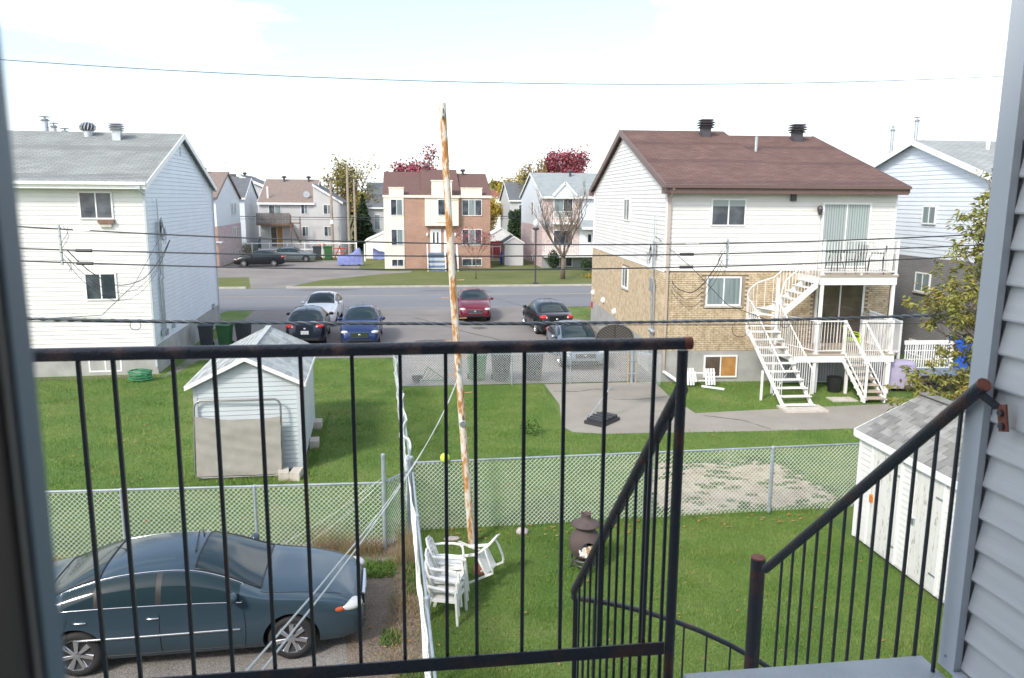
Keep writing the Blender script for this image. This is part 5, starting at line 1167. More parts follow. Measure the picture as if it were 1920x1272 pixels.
for x, lb in ((-9.0, 'left'), (9.35, 'right')):
    w = thing('cable_spreader', 'cable spacer with drooping service wires in front of the ' + ('white' if x < 0 else 'brick') + ' house', 'cable bracket', (x, 22, 0), 0)
    zt, zb = q1(x) + .12, q3(x) - .06
    mb = MB(); mb.box(-.02, .02, -.03, .03, zb, zt)
    for k in range(5): mb.lathe([(.03, 0), (.055, .02), (.03, .04)], (0, 0, zb + (zt - zb) * (k + .5) / 5), 8)
    o = mb.build('spacer', 'galv', w)
    tgt = Vector((-8.3 - x, 7.2, 4.6)) if x < 0 else Vector((8.6 - x, 4.0, 4.3))
    for k in range(3):
        a = Vector((.15 if x < 0 else -.15, 0, q2(x) - .2 * k)); mb = MB()
        pts = [a.lerp(tgt, t / 14) - Vector((0, 0, (1.25 + .12 * k) * 4 * (t / 14) * (1 - t / 14))) + Vector((rnd.uniform(-.02, .02), 0, rnd.uniform(-.02, .02))) for t in range(15)]
        mb.tube(pts, .007 if k else .014, 5); mb.build('service_wire', 'wire', w)
    mb = MB()
    for k in range(2):
        pts = [Vector((.12 * math.sin(t * .9 + k) + (.1 if x < 0 else -.15), 0, zt - .05 - (zt - zb + .15) * t / 9)) for t in range(10)]
        mb.tube(pts, .006, 4)
    mb.build('jumper_wire', 'wire', w)
for x, s in ((9.9, 1), (11.3, .5), (-7.3, .5)):
    mb = MB(); mb.tube([(x + .28 * s * math.sin(t * PI / 8), 22.0, q4(x) - .25 * s + .25 * s * math.cos(t * PI / 8)) for t in range(17)], .009, 4); mb.build('cable_loop', 'wire', c4)
mb = MB(); mb.tube([(-10.1, 22, 2.88), (-8.2, 22.2, 2.95), (-7.9, 24, 3.6), (-8.4, 28.8, 4.9)], .01, 4); o = mb.build('drop_wire', 'wire'); tag(o, 'thin drop wire climbing to the mast of the white house', 'wire', 'house drop wires')
mb = MB(); mb.tube([(10.6, 22, 2.62), (9.6, 22.4, 3.0), (8.9, 23.6, 4.0), (8.4, 25.9, 4.9)], .01, 4); o = mb.build('drop_wire', 'wire'); tag(o, 'thin drop wire climbing to the mast of the brick house', 'wire', 'house drop wires')
# far wooden poles and street wires
for i, (x, top, r_) in enumerate(((-7.85, 7.85, .15), (-6.1, 9.6, .14), (-5.42, 8.15, .12))):
    p = thing('utility_pole', ('left wooden utility pole with a pale patch, in front of the grey duplex', 'middle and tallest wooden utility pole beside the duplex', 'right wooden utility pole beside the dark spruce')[i], 'pole', (x, 86.0, 0), 0, 'far wooden utility poles')
    mb = MB(); mb.lathe([(r_ * 1.2, 0), (r_ * .8, top)], (0, 0, 0), 10); o = mb.build('shaft', 'pole_wood', p); autosmooth(o)
    if i == 1: mb = MB(); mb.lathe([(.04, top), (.04, top + .6)], (0, 0, 0), 6); mb.build('pin', 'galv', p)
    if i == 0: mb = MB(); mb.lathe([(.19, 3.4), (.185, 3.9)], (0, 0, 0), 10); mb.build('reflector_band', 'white', p)
for i, (z, y, lb) in enumerate(((9.6, 86, 'faint high street wire over the grey duplex'), (4.1, 85.9, 'black street cable in front of the grey duplex'), (3.9, 84, 'lower street cable crossing before the far sheds'), (8.2, 87, 'faint street wire above the far roofs'))):
    mb = MB(); mb.tube([(x, y, z + .0006 * (x + 6) ** 2) for x in np.linspace(-45, 40, 24)], .035 if i in (1,) else .018, 4); o = mb.build('street_wire', 'wire'); tag(o, lb, 'wire', 'street wires over the road')

# ================================================================== CARS
def sm(x, pts):
    """smooth interpolation through sorted control points"""
    if x <= pts[0][0]: return pts[0][1]
    if x >= pts[-1][0]: return pts[-1][1]
    for i in range(len(pts) - 1):
        if pts[i][0] <= x <= pts[i + 1][0]:
            p1, p2 = pts[i], pts[i + 1]; p0 = pts[i - 1] if i else p1; p3 = pts[i + 2] if i + 2 < len(pts) else p2
            h = p2[0] - p1[0]; t = (x - p1[0]) / h
            m1 = (p2[1] - p0[1]) / max(p2[0] - p0[0], 1e-6) * h; m2 = (p3[1] - p1[1]) / max(p3[0] - p1[0], 1e-6) * h
            return (2 * t ** 3 - 3 * t ** 2 + 1) * p1[1] + (t ** 3 - 2 * t ** 2 + t) * m1 + (-2 * t ** 3 + 3 * t ** 2) * p2[1] + (t ** 3 - t ** 2) * m2
    return pts[-1][1]
class CarShape:
    def __init__(c, L_, W_, top, belt, ws, rw, side, wheels, wr):
        c.L = L_ / 2; c.W = W_ / 2; c.top = top; c.belt = belt; c.ws = ws; c.rw = rw; c.side = side; c.wheels = wheels; c.wr = wr
    def zt(c, x): return sm(x, c.top)
    def zb(c, x): return min(sm(x, c.belt), c.zt(x) - .05)
    def w(c, x):
        t = abs(x) / c.L; return c.W * (1 - .17 * t ** 4 - (.13 * max(0, (t - .93) / .07) ** 2))
    def nexp(c, x): g = min(1, max(0, (c.zt(x) - c.zb(x) - .05) / .4)); return 3.7 - .35 * g
    def P(c, x, th, off=0.0):
        """upper body point: th 0 = belt on +y side, pi/2 = top centre, pi = belt on -y side"""
        n = c.nexp(x); zb, zt = c.zb(x), c.zt(x); ct = math.cos(th); sn = max(0.0, math.sin(th))
        y = c.w(x) * .975 * (abs(ct) ** (2 / n)) * (1 if ct >= 0 else -1); z = zb + (zt - zb) * sn ** (2 / n)
        y *= 1 - .34 * (z - zb)
        p = Vector((x, y, z))
        if off:
            e = 1e-3; a = c.P(x + e, th) - c.P(x - e, th); t2 = min(PI - .002, max(.002, th)); b = c.P(x, t2 + e) - c.P(x, t2 - e)
            n_ = a.cross(b)
            if n_.length > 1e-9:
                n_.normalize()
                if n_.z < 0 and abs(n_.z) > .2: n_ = -n_
                if n_.dot(Vector((0, y, .4))) < 0: n_ = -n_
                p += n_ * off
        return p
    def th_of(c, x, s): return math.asin(min(1, max(0, s)) ** (c.nexp(x) / 2))
    def side_pt(c, x, z, sg=-1, off=0.0):
        """point on the lower body side"""
        w = c.w(x) * (1 - .05 * ((z - .60) / .4) ** 2 - (.05 * max(0, (.32 - z) / .12) ** 2)) * (.975 + .025 * math.cos(min(1, abs(z - .62) / .35) * PI / 2))
        return Vector((x, sg * (w + off), z))
def make_car(c, paint_m, kind='sedan', trim_chrome=False, tail='taillamp', alloy=True):
    root = bpy.data.objects.new('parked_car', None); COL.objects.link(root); root.empty_display_size = .3
    # body: rings along x
    xs = list(np.linspace(-c.L, -c.L + .25, 8)) + list(np.linspace(-c.L + .25, c.L - .25, 74))[1:] + list(np.linspace(c.L - .25, c.L, 8))[1:]
    V = []; ring = None
    for x in xs:
        zb = c.zb(x); t = abs(x) / c.L; z0 = .20 + .10 * max(0, (t - .86) / .14)
        lo = []
        for f in (0.0, .12, .3, .5, .7, .86): lo.append(c.side_pt(x, z0 + (zb - .01 - z0) * f, 1))
        up = [c.P(x, PI * k / 26) for k in range(27)]
        half = [Vector((x, 0, z0)), Vector((x, c.w(x) * .8, z0 - .0))] + lo + up
        full = half + [Vector((p.x, -p.y, p.z)) for p in lo[::-1]] + [Vector((x, -c.w(x) * .8, z0))]
        V.append(full)
    n = len(V[0]); mb = MB()
    mb.v = [tuple(p) for r in V for p in r]; F_ = []
    for i in range(len(V) - 1):
        for k in range(n): k2 = (k + 1) % n; F_.append((i * n + k, (i + 1) * n + k, (i + 1) * n + k2, i * n + k2))
    F_.append(tuple(range(n))); F_.append(tuple((len(V) - 1) * n + k for k in range(n))[::-1])
    mb.f = F_; mb.mi = [0] * len(F_)
    o = mb.build('body', [paint_m, 'car_black'], None)
    bm = bmesh.new(); bm.from_mesh(o.data); bmesh.ops.recalc_face_normals(bm, faces=bm.faces); bm.to_mesh(o.data); bm.free()
    cut = MB()
    for wx in c.wheels:
        for sg in (-1, 1):
            y0, y1 = sorted((sg * (c.W - .30), sg * (c.W + .2)))
            cut.lathe([(c.wr + .055, y0), (c.wr + .055, y1)], (wx, 0, c.wr), 36, 'y', mi=1)
    co = cut.build('cutter', [paint_m, 'car_black'], None)
    bm = bmesh.new(); bm.from_mesh(co.data); bmesh.ops.recalc_face_normals(bm, faces=bm.faces); bm.to_mesh(co.data); bm.free()
    md = o.modifiers.new('cut', 'BOOLEAN'); md.operation = 'DIFFERENCE'; md.solver = 'EXACT'; md.object = co
    dg = bpy.context.evaluated_depsgraph_get(); me = bpy.data.meshes.new_from_object(o.evaluated_get(dg)); o.modifiers.clear(); o.data = me
    bpy.data.objects.remove(co)
    autosmooth(o, 40); o.parent = root; body = o
    # windscreen and rear glass
    for nm, (xa, xb), sE in (('windshield', c.ws, .83), ('rear_window', c.rw, .84)):
        g = MB()
        def fn(u, v):
            x = xa + (xb - xa) * u; t0 = c.th_of(x, sE); return c.P(x, t0 + (PI - 2 * t0) * v, .004)
        g.grid(fn, 14, 26); gl = g.build(nm, 'car_glass', root, smooth=True)
        g = MB(); ed = [Vector(fn(0, k / 20)) for k in range(21)] + [Vector(fn(k / 10, 1)) for k in range(1, 11)] + [Vector(fn(1, 1 - k / 20)) for k in range(1, 21)] + [Vector(fn(1 - k / 10, 0)) for k in range(1, 11)]
        g.tube(ed, .013 if trim_chrome else .010, 5, cap=False); g.build('gasket', 'car_black', gl, smooth=True)
    # side windows
    for sg in (1, -1):
        for (a, b) in c.side:
            g = MB()
            def fs(u, v):
                x = a + (b - a) * u; s0 = .06; s1 = .76
                th = c.th_of(x, s0 + (s1 - s0) * v); p = c.P(x, th, .004); return (p.x, p.y * sg, p.z)
            g.grid(fs, 12, 8); g.build('side_window', 'car_glass', root, smooth=True)
        for (a, b) in ((c.side[0][0], c.side[1][1]), (c.side[1][0], c.side[2][1])):
            g = MB()
            def fp(u, v):
                x = b + (a - b) * u; p = c.P(x, c.th_of(x, .06 + .70 * v), .003); return (p.x, p.y * sg, p.z)
            g.grid(fp, 2, 8); g.build('window_pillar', 'car_black', root, smooth=True)
        if trim_chrome:
            g = MB(); xa, xb = c.side[-1][0] - .03, c.side[0][1] + .03
            def cp(x, s): p = c.P(x, c.th_of(x, s), .004); return Vector((p.x, p.y * sg, p.z))
            up_ = [cp(xa + (xb - xa) * k / 30, .79) for k in range(31)]; dn = [cp(xa + (xb - xa) * k / 30, .035) for k in range(31)]
            g.tube(up_, .008, 5); g.tube(dn, .008, 5); g.tube([up_[0], (up_[0] + dn[0]) / 2 + Vector((-.04, 0, 0)), dn[0]], .008, 5); g.tube([up_[-1], dn[-1]], .008, 5)
            g.build('window_trim', 'chrome', root, smooth=True)
        # door seams, handles, moulding
        g = MB()
        def lp_(x, z): return c.side_pt(x, z, sg, .0015)
        xf, xm, xr = c.side[0][1] - .02, c.side[0][0] - .03, c.side[-1][0] + .12
        for xx, bow in ((xf + .06, .03), (xm, .0), (xr - .02, -.10)):
            g.tube([lp_(xx + bow * math.sin(PI * k / 8), .27 + (c.zb(xx) - .30) * k / 8) for k in range(9)], .0045, 4)
        g.tube([lp_(xr + (xf - xr + .06) * k / 12, .275) for k in range(13)], .004, 4)
        g.tube([c.P(c.ws[0] + (c.L - .30 - c.ws[0]) * k / 12, c.th_of(c.ws[0] + (c.L - .30 - c.ws[0]) * k / 12, .72 + .12 * k / 12), .001) * 1.0 if sg > 0 else Vector((1, -1, 1)) * c.P(c.ws[0] + (c.L - .30 - c.ws[0]) * k / 12, c.th_of(c.ws[0] + (c.L - .30 - c.ws[0]) * k / 12, .72 + .12 * k / 12), .001) for k in range(13)], .005, 4)
        g.build('door_seam', 'car_black', root)
        for xx in (xm - .16, xr + .02):
            g = MB(); g.tube([lp_(xx + .16 * k / 4, .79) + Vector((0, sg * (.012 if 0 < k < 4 else .0), 0)) for k in range(5)], .013, 6); g.build('door_handle', 'chrome' if trim_chrome else paint_m, root, smooth=True)
        if trim_chrome:
            g = MB(); g.tube([lp_(xr + .02 + (xf - xr) * k / 12, .55) for k in range(13)], .017, 6); g.build('side_moulding', 'alloy', root, smooth=True)
        g = MB(); mp_ = c.P(c.side[0][1] - .10, .04); g.ell((mp_.x + .03, sg * (abs(mp_.y) + .10), mp_.z + .07), (.07, .105, .075), 12, 8); g.bar((mp_.x, sg * (abs(mp_.y) - .03), mp_.z + .03), (mp_.x + .02, sg * (abs(mp_.y) + .06), mp_.z + .05), .05, .03)
        g.build('wing_mirror', paint_m, root, smooth=True)
        # lamps
        hx = c.L - .20; hz = c.zt(c.L - .15) - .085
        hw = c.w(hx)
        g = MB(); g.ell((hx - .01, sg * (hw - .165), hz - .01), (.20, .175, .075), 16, 10); g.build('headlight', 'headlamp', root, smooth=True)
        g = MB(); g.ell((hx - .16, sg * (hw - .035), hz - .015), (.13, .06, .05), 12, 8); g.build('indicator', 'amber', root, smooth=True)
        g = MB(); g.ell((c.L - .06, sg * (hw - .30), .36), (.07, .09, .04), 10, 8); g.build('fog_light', 'headlamp', root, smooth=True)
        tx = -c.L + .17; tz = c.zt(-c.L + .1) - .10; tw = c.w(tx)
        g = MB(); g.ell((tx, sg * (tw - .17), tz), (.19, .20, .10), 14, 10); g.build('tail_light', tail, root, smooth=True)
        g = MB(); g.ell((tx - .145, sg * (tw - .26), tz - .01), (.045, .05, .045), 10, 8); g.build('reverse_light', 'headlamp', root, smooth=True)
    # nose and tail
    g = MB(); gz = c.zt(c.L - .1) - .14; hw = c.w(c.L)
    g.prism([(c.L - .25, gz - .09), (c.L + .006, gz - .10), (c.L - .002, gz + .065), (c.L - .25, gz + .1)], 'y', -.36, .36); o = g.build('grille', 'car_black', root)
    g = MB()
    for k in range(4): g.box(c.L - .02, c.L + .012, -.34, .34, gz - .075 + .04 * k, gz - .068 + .04 * k)
    g.bar((c.L - .01, -.38, gz + .075), (c.L - .01, .38, gz + .075), .03, .022); g.bar((c.L + .0, -.36, gz - .11), (c.L + .0, .36, gz - .11), .03, .012); g.ell((c.L + .012, 0, gz - .01), (.012, .055, .045), 12, 8)
    g.build('grille_bars', 'chrome', o)
    g = MB(); g.box(c.L - .1, c.L + .008, -.5, .5, .30, .38); g.build('air_intake', 'car_black', root)
    g = MB(); g.box(-c.L - .012, -c.L + .1, -.16, .16, .56, .70); g.build('licence_plate', 'plate', root)
    g = MB(); g.box(-c.L - .004, -c.L + .1, -.55, .55, .30, .40); g.build('rear_valance', 'car_black', root)
    g = MB(); g.ell((-c.L + .02, 0, .79), (.02, .05, .035), 10, 8); g.build('badge', 'chrome', root)
    g = MB(); bx = c.rw[1] + .18; p = c.P(bx, PI / 2); g.tube([p, p + Vector((-.16, 0, .15 if not trim_chrome else .06))], .006, 5); g.ell((p.x, 0, p.z), (.05, .025, .02), 8, 6); g.build('aerial', 'car_black', root)
    for sy in (-.25, .3):
        p = c.P(c.ws[1] - .06, PI / 2 - sy * .7, .02); q = c.P(c.ws[1] - .16, PI / 2 - sy * .7 - .55, .02); g = MB(); g.bar(p, q, .02, .012); g.build('wiper', 'car_black', root)
    # wheels
    for wx in c.wheels:
        for sg in (1, -1):
            r_ = c.wr; yo = c.W * .955
            t = MB(); t.lathe([(r_ * .62, -.20), (r_ * .9, -.21), (r_, -.17), (r_, -.05), (r_ * .93, -.012), (r_ * .70, -.0), (r_ * .66, -.02)], (0, 0, 0), 36, 'y'); me_ = t.mesh('tyre', 'tyre', True)
            wo = bpy.data.objects.new('wheel', me_); COL.objects.link(wo); wo.parent = root; wo.location = (wx, sg * yo, r_)
            if sg < 0: wo.rotation_euler = (0, 0, PI)
            rm = MB(); rm.lathe([(r_ * .70, -.015), (r_ * .67, .0), (r_ * .63, -.03), (r_ * .60, -.10)], (0, 0, 0), 30, 'y', cap=False)
            for k in range(7):
                a = 2 * PI * k / 7; rot = Matrix.Rotation(a, 3, 'Y')
                P_ = [rot @ Vector(q) for q in ((-.022, -.03, .03), (.022, -.03, .03), (.038, -.012, r_ * .64), (-.038, -.012, r_ * .64), (-.018, .005, .03), (.018, .005, .03), (.026, .002, r_ * .64), (-.026, .002, r_ * .64))]
                rm.add(P_, [(0, 3, 2, 1), (4, 5, 6, 7), (0, 1, 5, 4), (1, 2, 6, 5), (2, 3, 7, 6), (3, 0, 4, 7)])
            rm.lathe([(.05, -.03), (.05, .008), (.03, .014), (.001, .014)], (0, 0, 0), 14, 'y')
            rm.build('rim', 'alloy', wo)
            dk_ = MB(); dk_.lathe([(r_ * .66, -.09), (.001, -.09)], (0, 0, 0), 24, 'y', cap=False); dk_.build('brake_disc', 'car_black', wo)
    return root
big = CarShape(4.80, 1.80,
    [(-2.40, .60), (-2.385, .84), (-2.30, .955), (-2.05, 1.01), (-1.80, 1.05), (-1.35, 1.25), (-.90, 1.385), (-.35, 1.44), (.10, 1.42), (.50, 1.30), (.95, 1.08), (1.10, 1.02), (1.60, .955), (2.00, .87), (2.27, .76), (2.37, .66), (2.40, .50)],
    [(-2.4, .66), (-2.2, .88), (-1.5, .95), (0, .94), (1.0, .90), (1.8, .78), (2.3, .60), (2.4, .48)],
    (1.02, .16), (-1.82, -1.05), [(-.24, .76), (-1.02, -.31), (-1.48, -1.08)], (1.42, -1.34), .325)
mid = CarShape(4.40, 1.72,
    [(-2.20, .55), (-2.185, .86), (-2.12, .965), (-1.90, 1.02), (-1.68, 1.06), (-1.20, 1.30), (-.85, 1.41), (-.30, 1.45), (.15, 1.43), (.50, 1.31), (.90, 1.08), (1.06, 1.01), (1.50, .94), (1.85, .85), (2.07, .74), (2.17, .62), (2.20, .48)],
    [(-2.2, .66), (-2.0, .88), (-1.4, .93), (0, .91), (1.0, .87), (1.7, .74), (2.1, .58), (2.2, .46)],
    (.98, .20), (-1.66, -1.0), [(-.22, .72), (-.98, -.28), (-1.38, -1.04)], (1.32, -1.28), .305)
def place_car(root, loc, deg, label, grp=None, scale=1.0):
    root.location = (*loc, 0.014); root.rotation_euler = (0, 0, R(deg)); root['label'] = label; root['category'] = 'car'; root.scale = (scale,) * 3
    if grp: root['group'] = grp
def recolour(root, old, new):
    for ch in [root] + list(root.children_recursive):
        if ch.type == 'MESH':
            for i, sl_ in enumerate(ch.material_slots):
                if sl_.material and sl_.material.name == M[old].name:
                    sl_.link = 'OBJECT'; sl_.material = M[new]
near = make_car(big, 'p_teal', trim_chrome=True)
place_car(near, (-3.00, 10.62), 1.5, 'large blue grey sedan with chrome window trim parked behind the balcony railing', None, .965)
mc = make_car(mid, 'p_white')
G_ = 'cars parked between the houses'
cars = [('p_dark', (-4.30, 34.75), 92, 'dark navy sedan seen from behind, left of the blue car'),
        ('p_blue', (-1.98, 34.35), -90, 'blue sedan facing us with pale headlights, above the garden shed'),
        ('p_maroon', (3.42, 40.7), -92, 'maroon sedan facing us by the rusty pole'),
        ('p_black', (6.55, 36.3), 93, 'black sedan seen from behind with a red tail light, near the brick house'),
        ('p_silver', (6.35, 29.1), -91, 'blue silver sedan facing us behind the parking lot fence'),
        ('p_black', (-13.15, 73.2), 182, 'black sedan side-on in the far parking across the road'),
        ('p_silver_green', (-11.0, 78.3), 2, 'grey green sedan side-on in the far parking across the road'),
        ('p_silver', (-17.6, 97.5), -40, 'silver car partly hidden left of the duplex'),
        ('p_white', (-17.2, 103.5), -40, 'white car topmost beside the duplex, far away')]
for pm, loc, deg, lb in cars:
    c_ = copy_tree(mc); recolour(c_, 'p_white', pm); place_car(c_, loc, deg, lb, G_)
    if pm != 'p_white': pass
place_car(mc, (-4.20, 39.9), -91, 'white sedan facing us behind the dark navy one', G_)
c_ = copy_tree(near); recolour(c_, 'p_teal', 'p_black'); place_car(c_, (-4.35, 6.55), 2, 'roof of a dark car cut off by the bottom left edge', None, .96)

# ================================================================== BINS
def make_bin(body_m):
    r_ = bpy.data.objects.new('wheelie_bin', None); COL.objects.link(r_)
    mb = MB(); mb.add([(-.23, -.22, .06), (.23, -.22, .06), (.23, .22, .06), (-.23, .22, .06), (-.29, -.32, .98), (.29, -.32, .98), (.29, .30, .98), (-.29, .30, .98)], [(0, 3, 2, 1), (4, 5, 6, 7), (0, 1, 5, 4), (1, 2, 6, 5), (2, 3, 7, 6), (3, 0, 4, 7)])
    mb.box(-.31, .31, -.34, .32, .93, .975); mb.build('body', body_m, r_)
    mb = MB(); mb.grid(lambda u, v: (-.31 + .62 * u, -.36 + .70 * v, .985 + .07 * math.sin(PI * v) * (.6 + .4 * math.sin(PI * u))), 6, 8); mb.box(-.31, .31, -.37, .34, .972, .99); mb.build('lid', body_m, r_)
    mb = MB(); mb.tube([(-.22, .37, .95), (.22, .37, .95)], .015, 6); mb.bar((-.22, .30, .95), (-.22, .38, .95), .02); mb.bar((.22, .30, .95), (.22, .38, .95), .02); mb.build('handle', body_m, r_)
    for x in (-.27, .24): mb = MB(); mb.lathe([(.10, 0), (.10, .045)], (x, .24, .10), 14, 'x'); mb.build('wheel', 'tyre', r_)
    return r_
bd, bg = make_bin('bin_dark'), make_bin('bin_green')
BG_ = 'wheeled bins'
def put(proto, first, loc, rz, label, s=1.0):
    b = proto if first else copy_tree(proto)
    b.location = (*loc, .009); b.rotation_euler = (0, 0, R(rz)); b.scale = (s,) * 3; b['label'] = label; b['category'] = 'bin'; b['group'] = BG_
put(bd, True, (-8.25, 33.1), 8, 'dark bin against the foundation of the white house, left of the green one', .95)
put(bg, True, (-7.55, 33.3), -5, 'green bin between two dark ones behind the garden shed', .92)
put(bd, False, (-6.90, 33.8), -5, 'dark bin right of the green one behind the garden shed', .95)
put(bg, False, (2.30, 25.95), 3, 'green bin behind the parking fence beside the rusty pole', 1.05)
put(bd, False, (3.10, 25.75), 2, 'middle dark bin behind the parking lot fence', 1.05)
put(bd, False, (4.22, 25.75), -3, 'right dark bin behind the parking lot fence', 1.05)
put(bd, False, (-8.9, 80.6), 0, 'dark bin at the white railings across the road', 1.35)
put(bg, False, (-7.85, 80.8), 0, 'green bin at the white railings across the road', 1.35)

# ================================================================== WHITE RESIN CHAIRS
def make_chair(m):
    r_ = bpy.data.objects.new('plastic_chair', None); COL.objects.link(r_)
    # sits facing +x
    mb = MB()
    n = 7
    for k in range(n):
        y = -.20 + .40 * (k + .5) / n; mb.bar((-.19, y, .405), (.21, y, .42), .044, .016)
    mb.bar((.22, -.235, .405), (.22, .235, .405), .05, .045); mb.bar((-.20, -.21, .40), (-.20, .21, .40), .03, .03)
    for y in (-.225, .225): mb.bar((-.21, y, .40), (.23, y, .41), .035, .045)
    mb.build('seat', m, r_)
    mb = MB()
    def bk(y, z): t = (z - .42) / .45; return Vector((-.20 - .13 * t - .04 * (1 - (y / .25) ** 2) * t, y, z))
    for k in range(6):
        y = -.165 + .33 * k / 5; mb.bar(bk(y, .43), bk(y * 1.05, .80), .042, .012, (1, 0, 0))
    edge = [bk(-.215, .42), bk(-.245, .60), bk(-.235, .76), bk(-.17, .85), bk(0, .885), bk(.17, .85), bk(.235, .76), bk(.245, .60), bk(.215, .42)]
    mb.tube(edge, .021, 8); mb.tube([bk(-.235, .78), bk(-.1, .815), bk(.1, .815), bk(.235, .78)], .024, 6)
    mb.build('backrest', m, r_, smooth=True)
    for sg in (-1, 1):
        mb = MB(); pts = [Vector((-.27, sg * .245, .66)), Vector((-.12, sg * .285, .655)), Vector((.08, sg * .29, .64)), Vector((.20, sg * .275, .615)), Vector((.235, sg * .265, .57))]
        for p, q in zip(pts, pts[1:]): mb.bar(p, q + (q - p) * .05, .055, .02)
        mb.build('arm', m, r_)
        mb = MB(); mb.bar((.235, sg * .265, .60), (.27, sg * .275, 0), .05, .035, (1, 0, 0)); mb.build('leg', m, r_)
        mb = MB(); mb.bar((-.21, sg * .235, .45), (-.31, sg * .26, 0), .035, .05, (1, 0, 0)); mb.build('leg', m, r_)
    return r_
ch = make_chair('plastic_white')
CG = 'white resin garden chairs'
def chair(first, loc, rot, label, s=1.0):
    c = ch if first else copy_tree(ch); c.location = loc; c.rotation_euler = tuple(R(a) for a in rot); c.scale = (s,) * 3; c['label'] = label; c['category'] = 'chair'; c['group'] = CG
    return c
chair(True, (.50, 10.72, 0), (0, 0, -20), 'lowest white plastic chair of the stack beside the fence', .86)
chair(False, (.52, 10.80, .11), (0, 0, -20), 'second white plastic chair in the stack beside the fence', .86)
chair(False, (.55, 10.88, .21), (0, -2, -17), 'third white plastic chair in the stack, its seat slid forward', .86)
chair(False, (.58, 11.16, .28), (0, -3, -6), 'topmost white plastic chair of the stack, set farther back', .86)
chair(False, (.92, 11.72, .30), (0, 62, -30), 'white plastic chair tipped on its front against the rusty pole', .78)
lc = copy_tree(ch); lc.name = 'lime_chair'
for k_ in lc.children:
    for sl_ in k_.material_slots: sl_.link = 'OBJECT'; sl_.material = M['lime']
def house_pt(u, v, z, O=HO, a=HA):
    a = R(a); return (O[0] + u * math.cos(a) - v * math.sin(a), O[1] + u * math.sin(a) + v * math.cos(a), z)
lc.location = house_pt(6.05, -1.2, DZ); lc.rotation_euler = (0, 0, R(-30)); lc['label'] = 'lime green plastic chair on the lower deck of the brick house'; lc['category'] = 'chair'
if 'group' in lc: del lc['group']
# dark metal patio set on the upper balcony
tb = thing('patio_table', 'dark round patio table on the upper balcony', 'table', house_pt(5.35, -1.0, BZ + .01), HA)
mb = MB(); mb.lathe([(.42, .68), (.43, .71), (.0, .715)], (0, 0, 0), 20); mb.build('table_top', 'black_plastic', tb)
for k in range(4):
    a = PI / 4 + k * PI / 2; mb = MB(); mb.tube([(.12 * math.cos(a), .12 * math.sin(a), .68), (.36 * math.cos(a), .36 * math.sin(a), 0)], .015, 6); mb.build('leg', 'black_plastic', tb)
def metal_chair():
    r_ = bpy.data.objects.new('metal_chair', None); COL.objects.link(r_)
    mb = MB()
    for k in range(8): mb.bar((-.2, -.2 + .4 * k / 7, .43), (.2, -.2 + .4 * k / 7, .43), .035, .01)
    mb.build('seat', 'black_plastic', r_)
    mb = MB(); mb.tube([(-.2, -.2, .43), (-.27, -.2, .90), (-.27, .2, .90), (-.2, .2, .43)], .013, 6)
    for k in range(6): mb.bar((-.2, -.15 + .3 * k / 5, .45), (-.27, -.15 + .3 * k / 5, .9), .02, .01, (1, 0, 0))
    mb.build('backrest', 'black_plastic', r_)
    for x, y in ((-.2, -.2), (-.2, .2), (.2, -.2), (.2, .2)): mb = MB(); mb.tube([(x, y, .43), (x * 1.2, y * 1.1, 0)], .013, 6); mb.build('leg', 'black_plastic', r_)
    for sg in (-1, 1): mb = MB(); mb.tube([(-.24, sg * .22, .66), (.15, sg * .24, .66), (.2, sg * .22, .43)], .013, 6); mb.build('arm', 'black_plastic', r_)
    return r_
m1 = metal_chair(); m2 = copy_tree(m1)
for c_, p, r0, l in ((m1, (6.05, -1.0), 200, 'dark metal chair next to the table on the upper balcony'), (m2, (6.62, -1.2), 150, 'dark metal chair nearest the outer corner of the upper balcony')):
    c_.location = house_pt(*p, BZ + .01); c_.rotation_euler = (0, 0, R(r0)); c_['label'] = l; c_['category'] = 'chair'; c_['group'] = 'dark metal balcony chairs'
# white slatted garden chair lying at the foundation
ad = thing('slatted_chair', 'white slatted wooden chair folded on the grass below the basement window', 'chair', house_pt(1.1, -.75, 0), HA)
for k in range(5):
    mb = MB(); x = -.55 + k * .035; mb.bar((-.52 + .09 * k, -.05, .08), (-.52 + .09 * k, .14, .62), .06, .02); mb.build('slat', 'white', ad)
for k in range(4): mb = MB(); mb.bar((.28 + .09 * k, -.05, .08), (.28 + .09 * k, .14, .60), .06, .02); mb.build('slat', 'white', ad)
for z in (.2, .45): mb = MB(); mb.bar((-.58, .03 + z * .25, z), (.62, .03 + z * .25, z), .03, .04); mb.build('crosspiece', 'white', ad)
mb = MB(); mb.bar((.1, -.1, .06), (.75, -.45, .03), .14, .04); mb.bar((-.1, -.1, .2), (-.1, .1, .5), .05); mb.build('leg', 'white', ad)

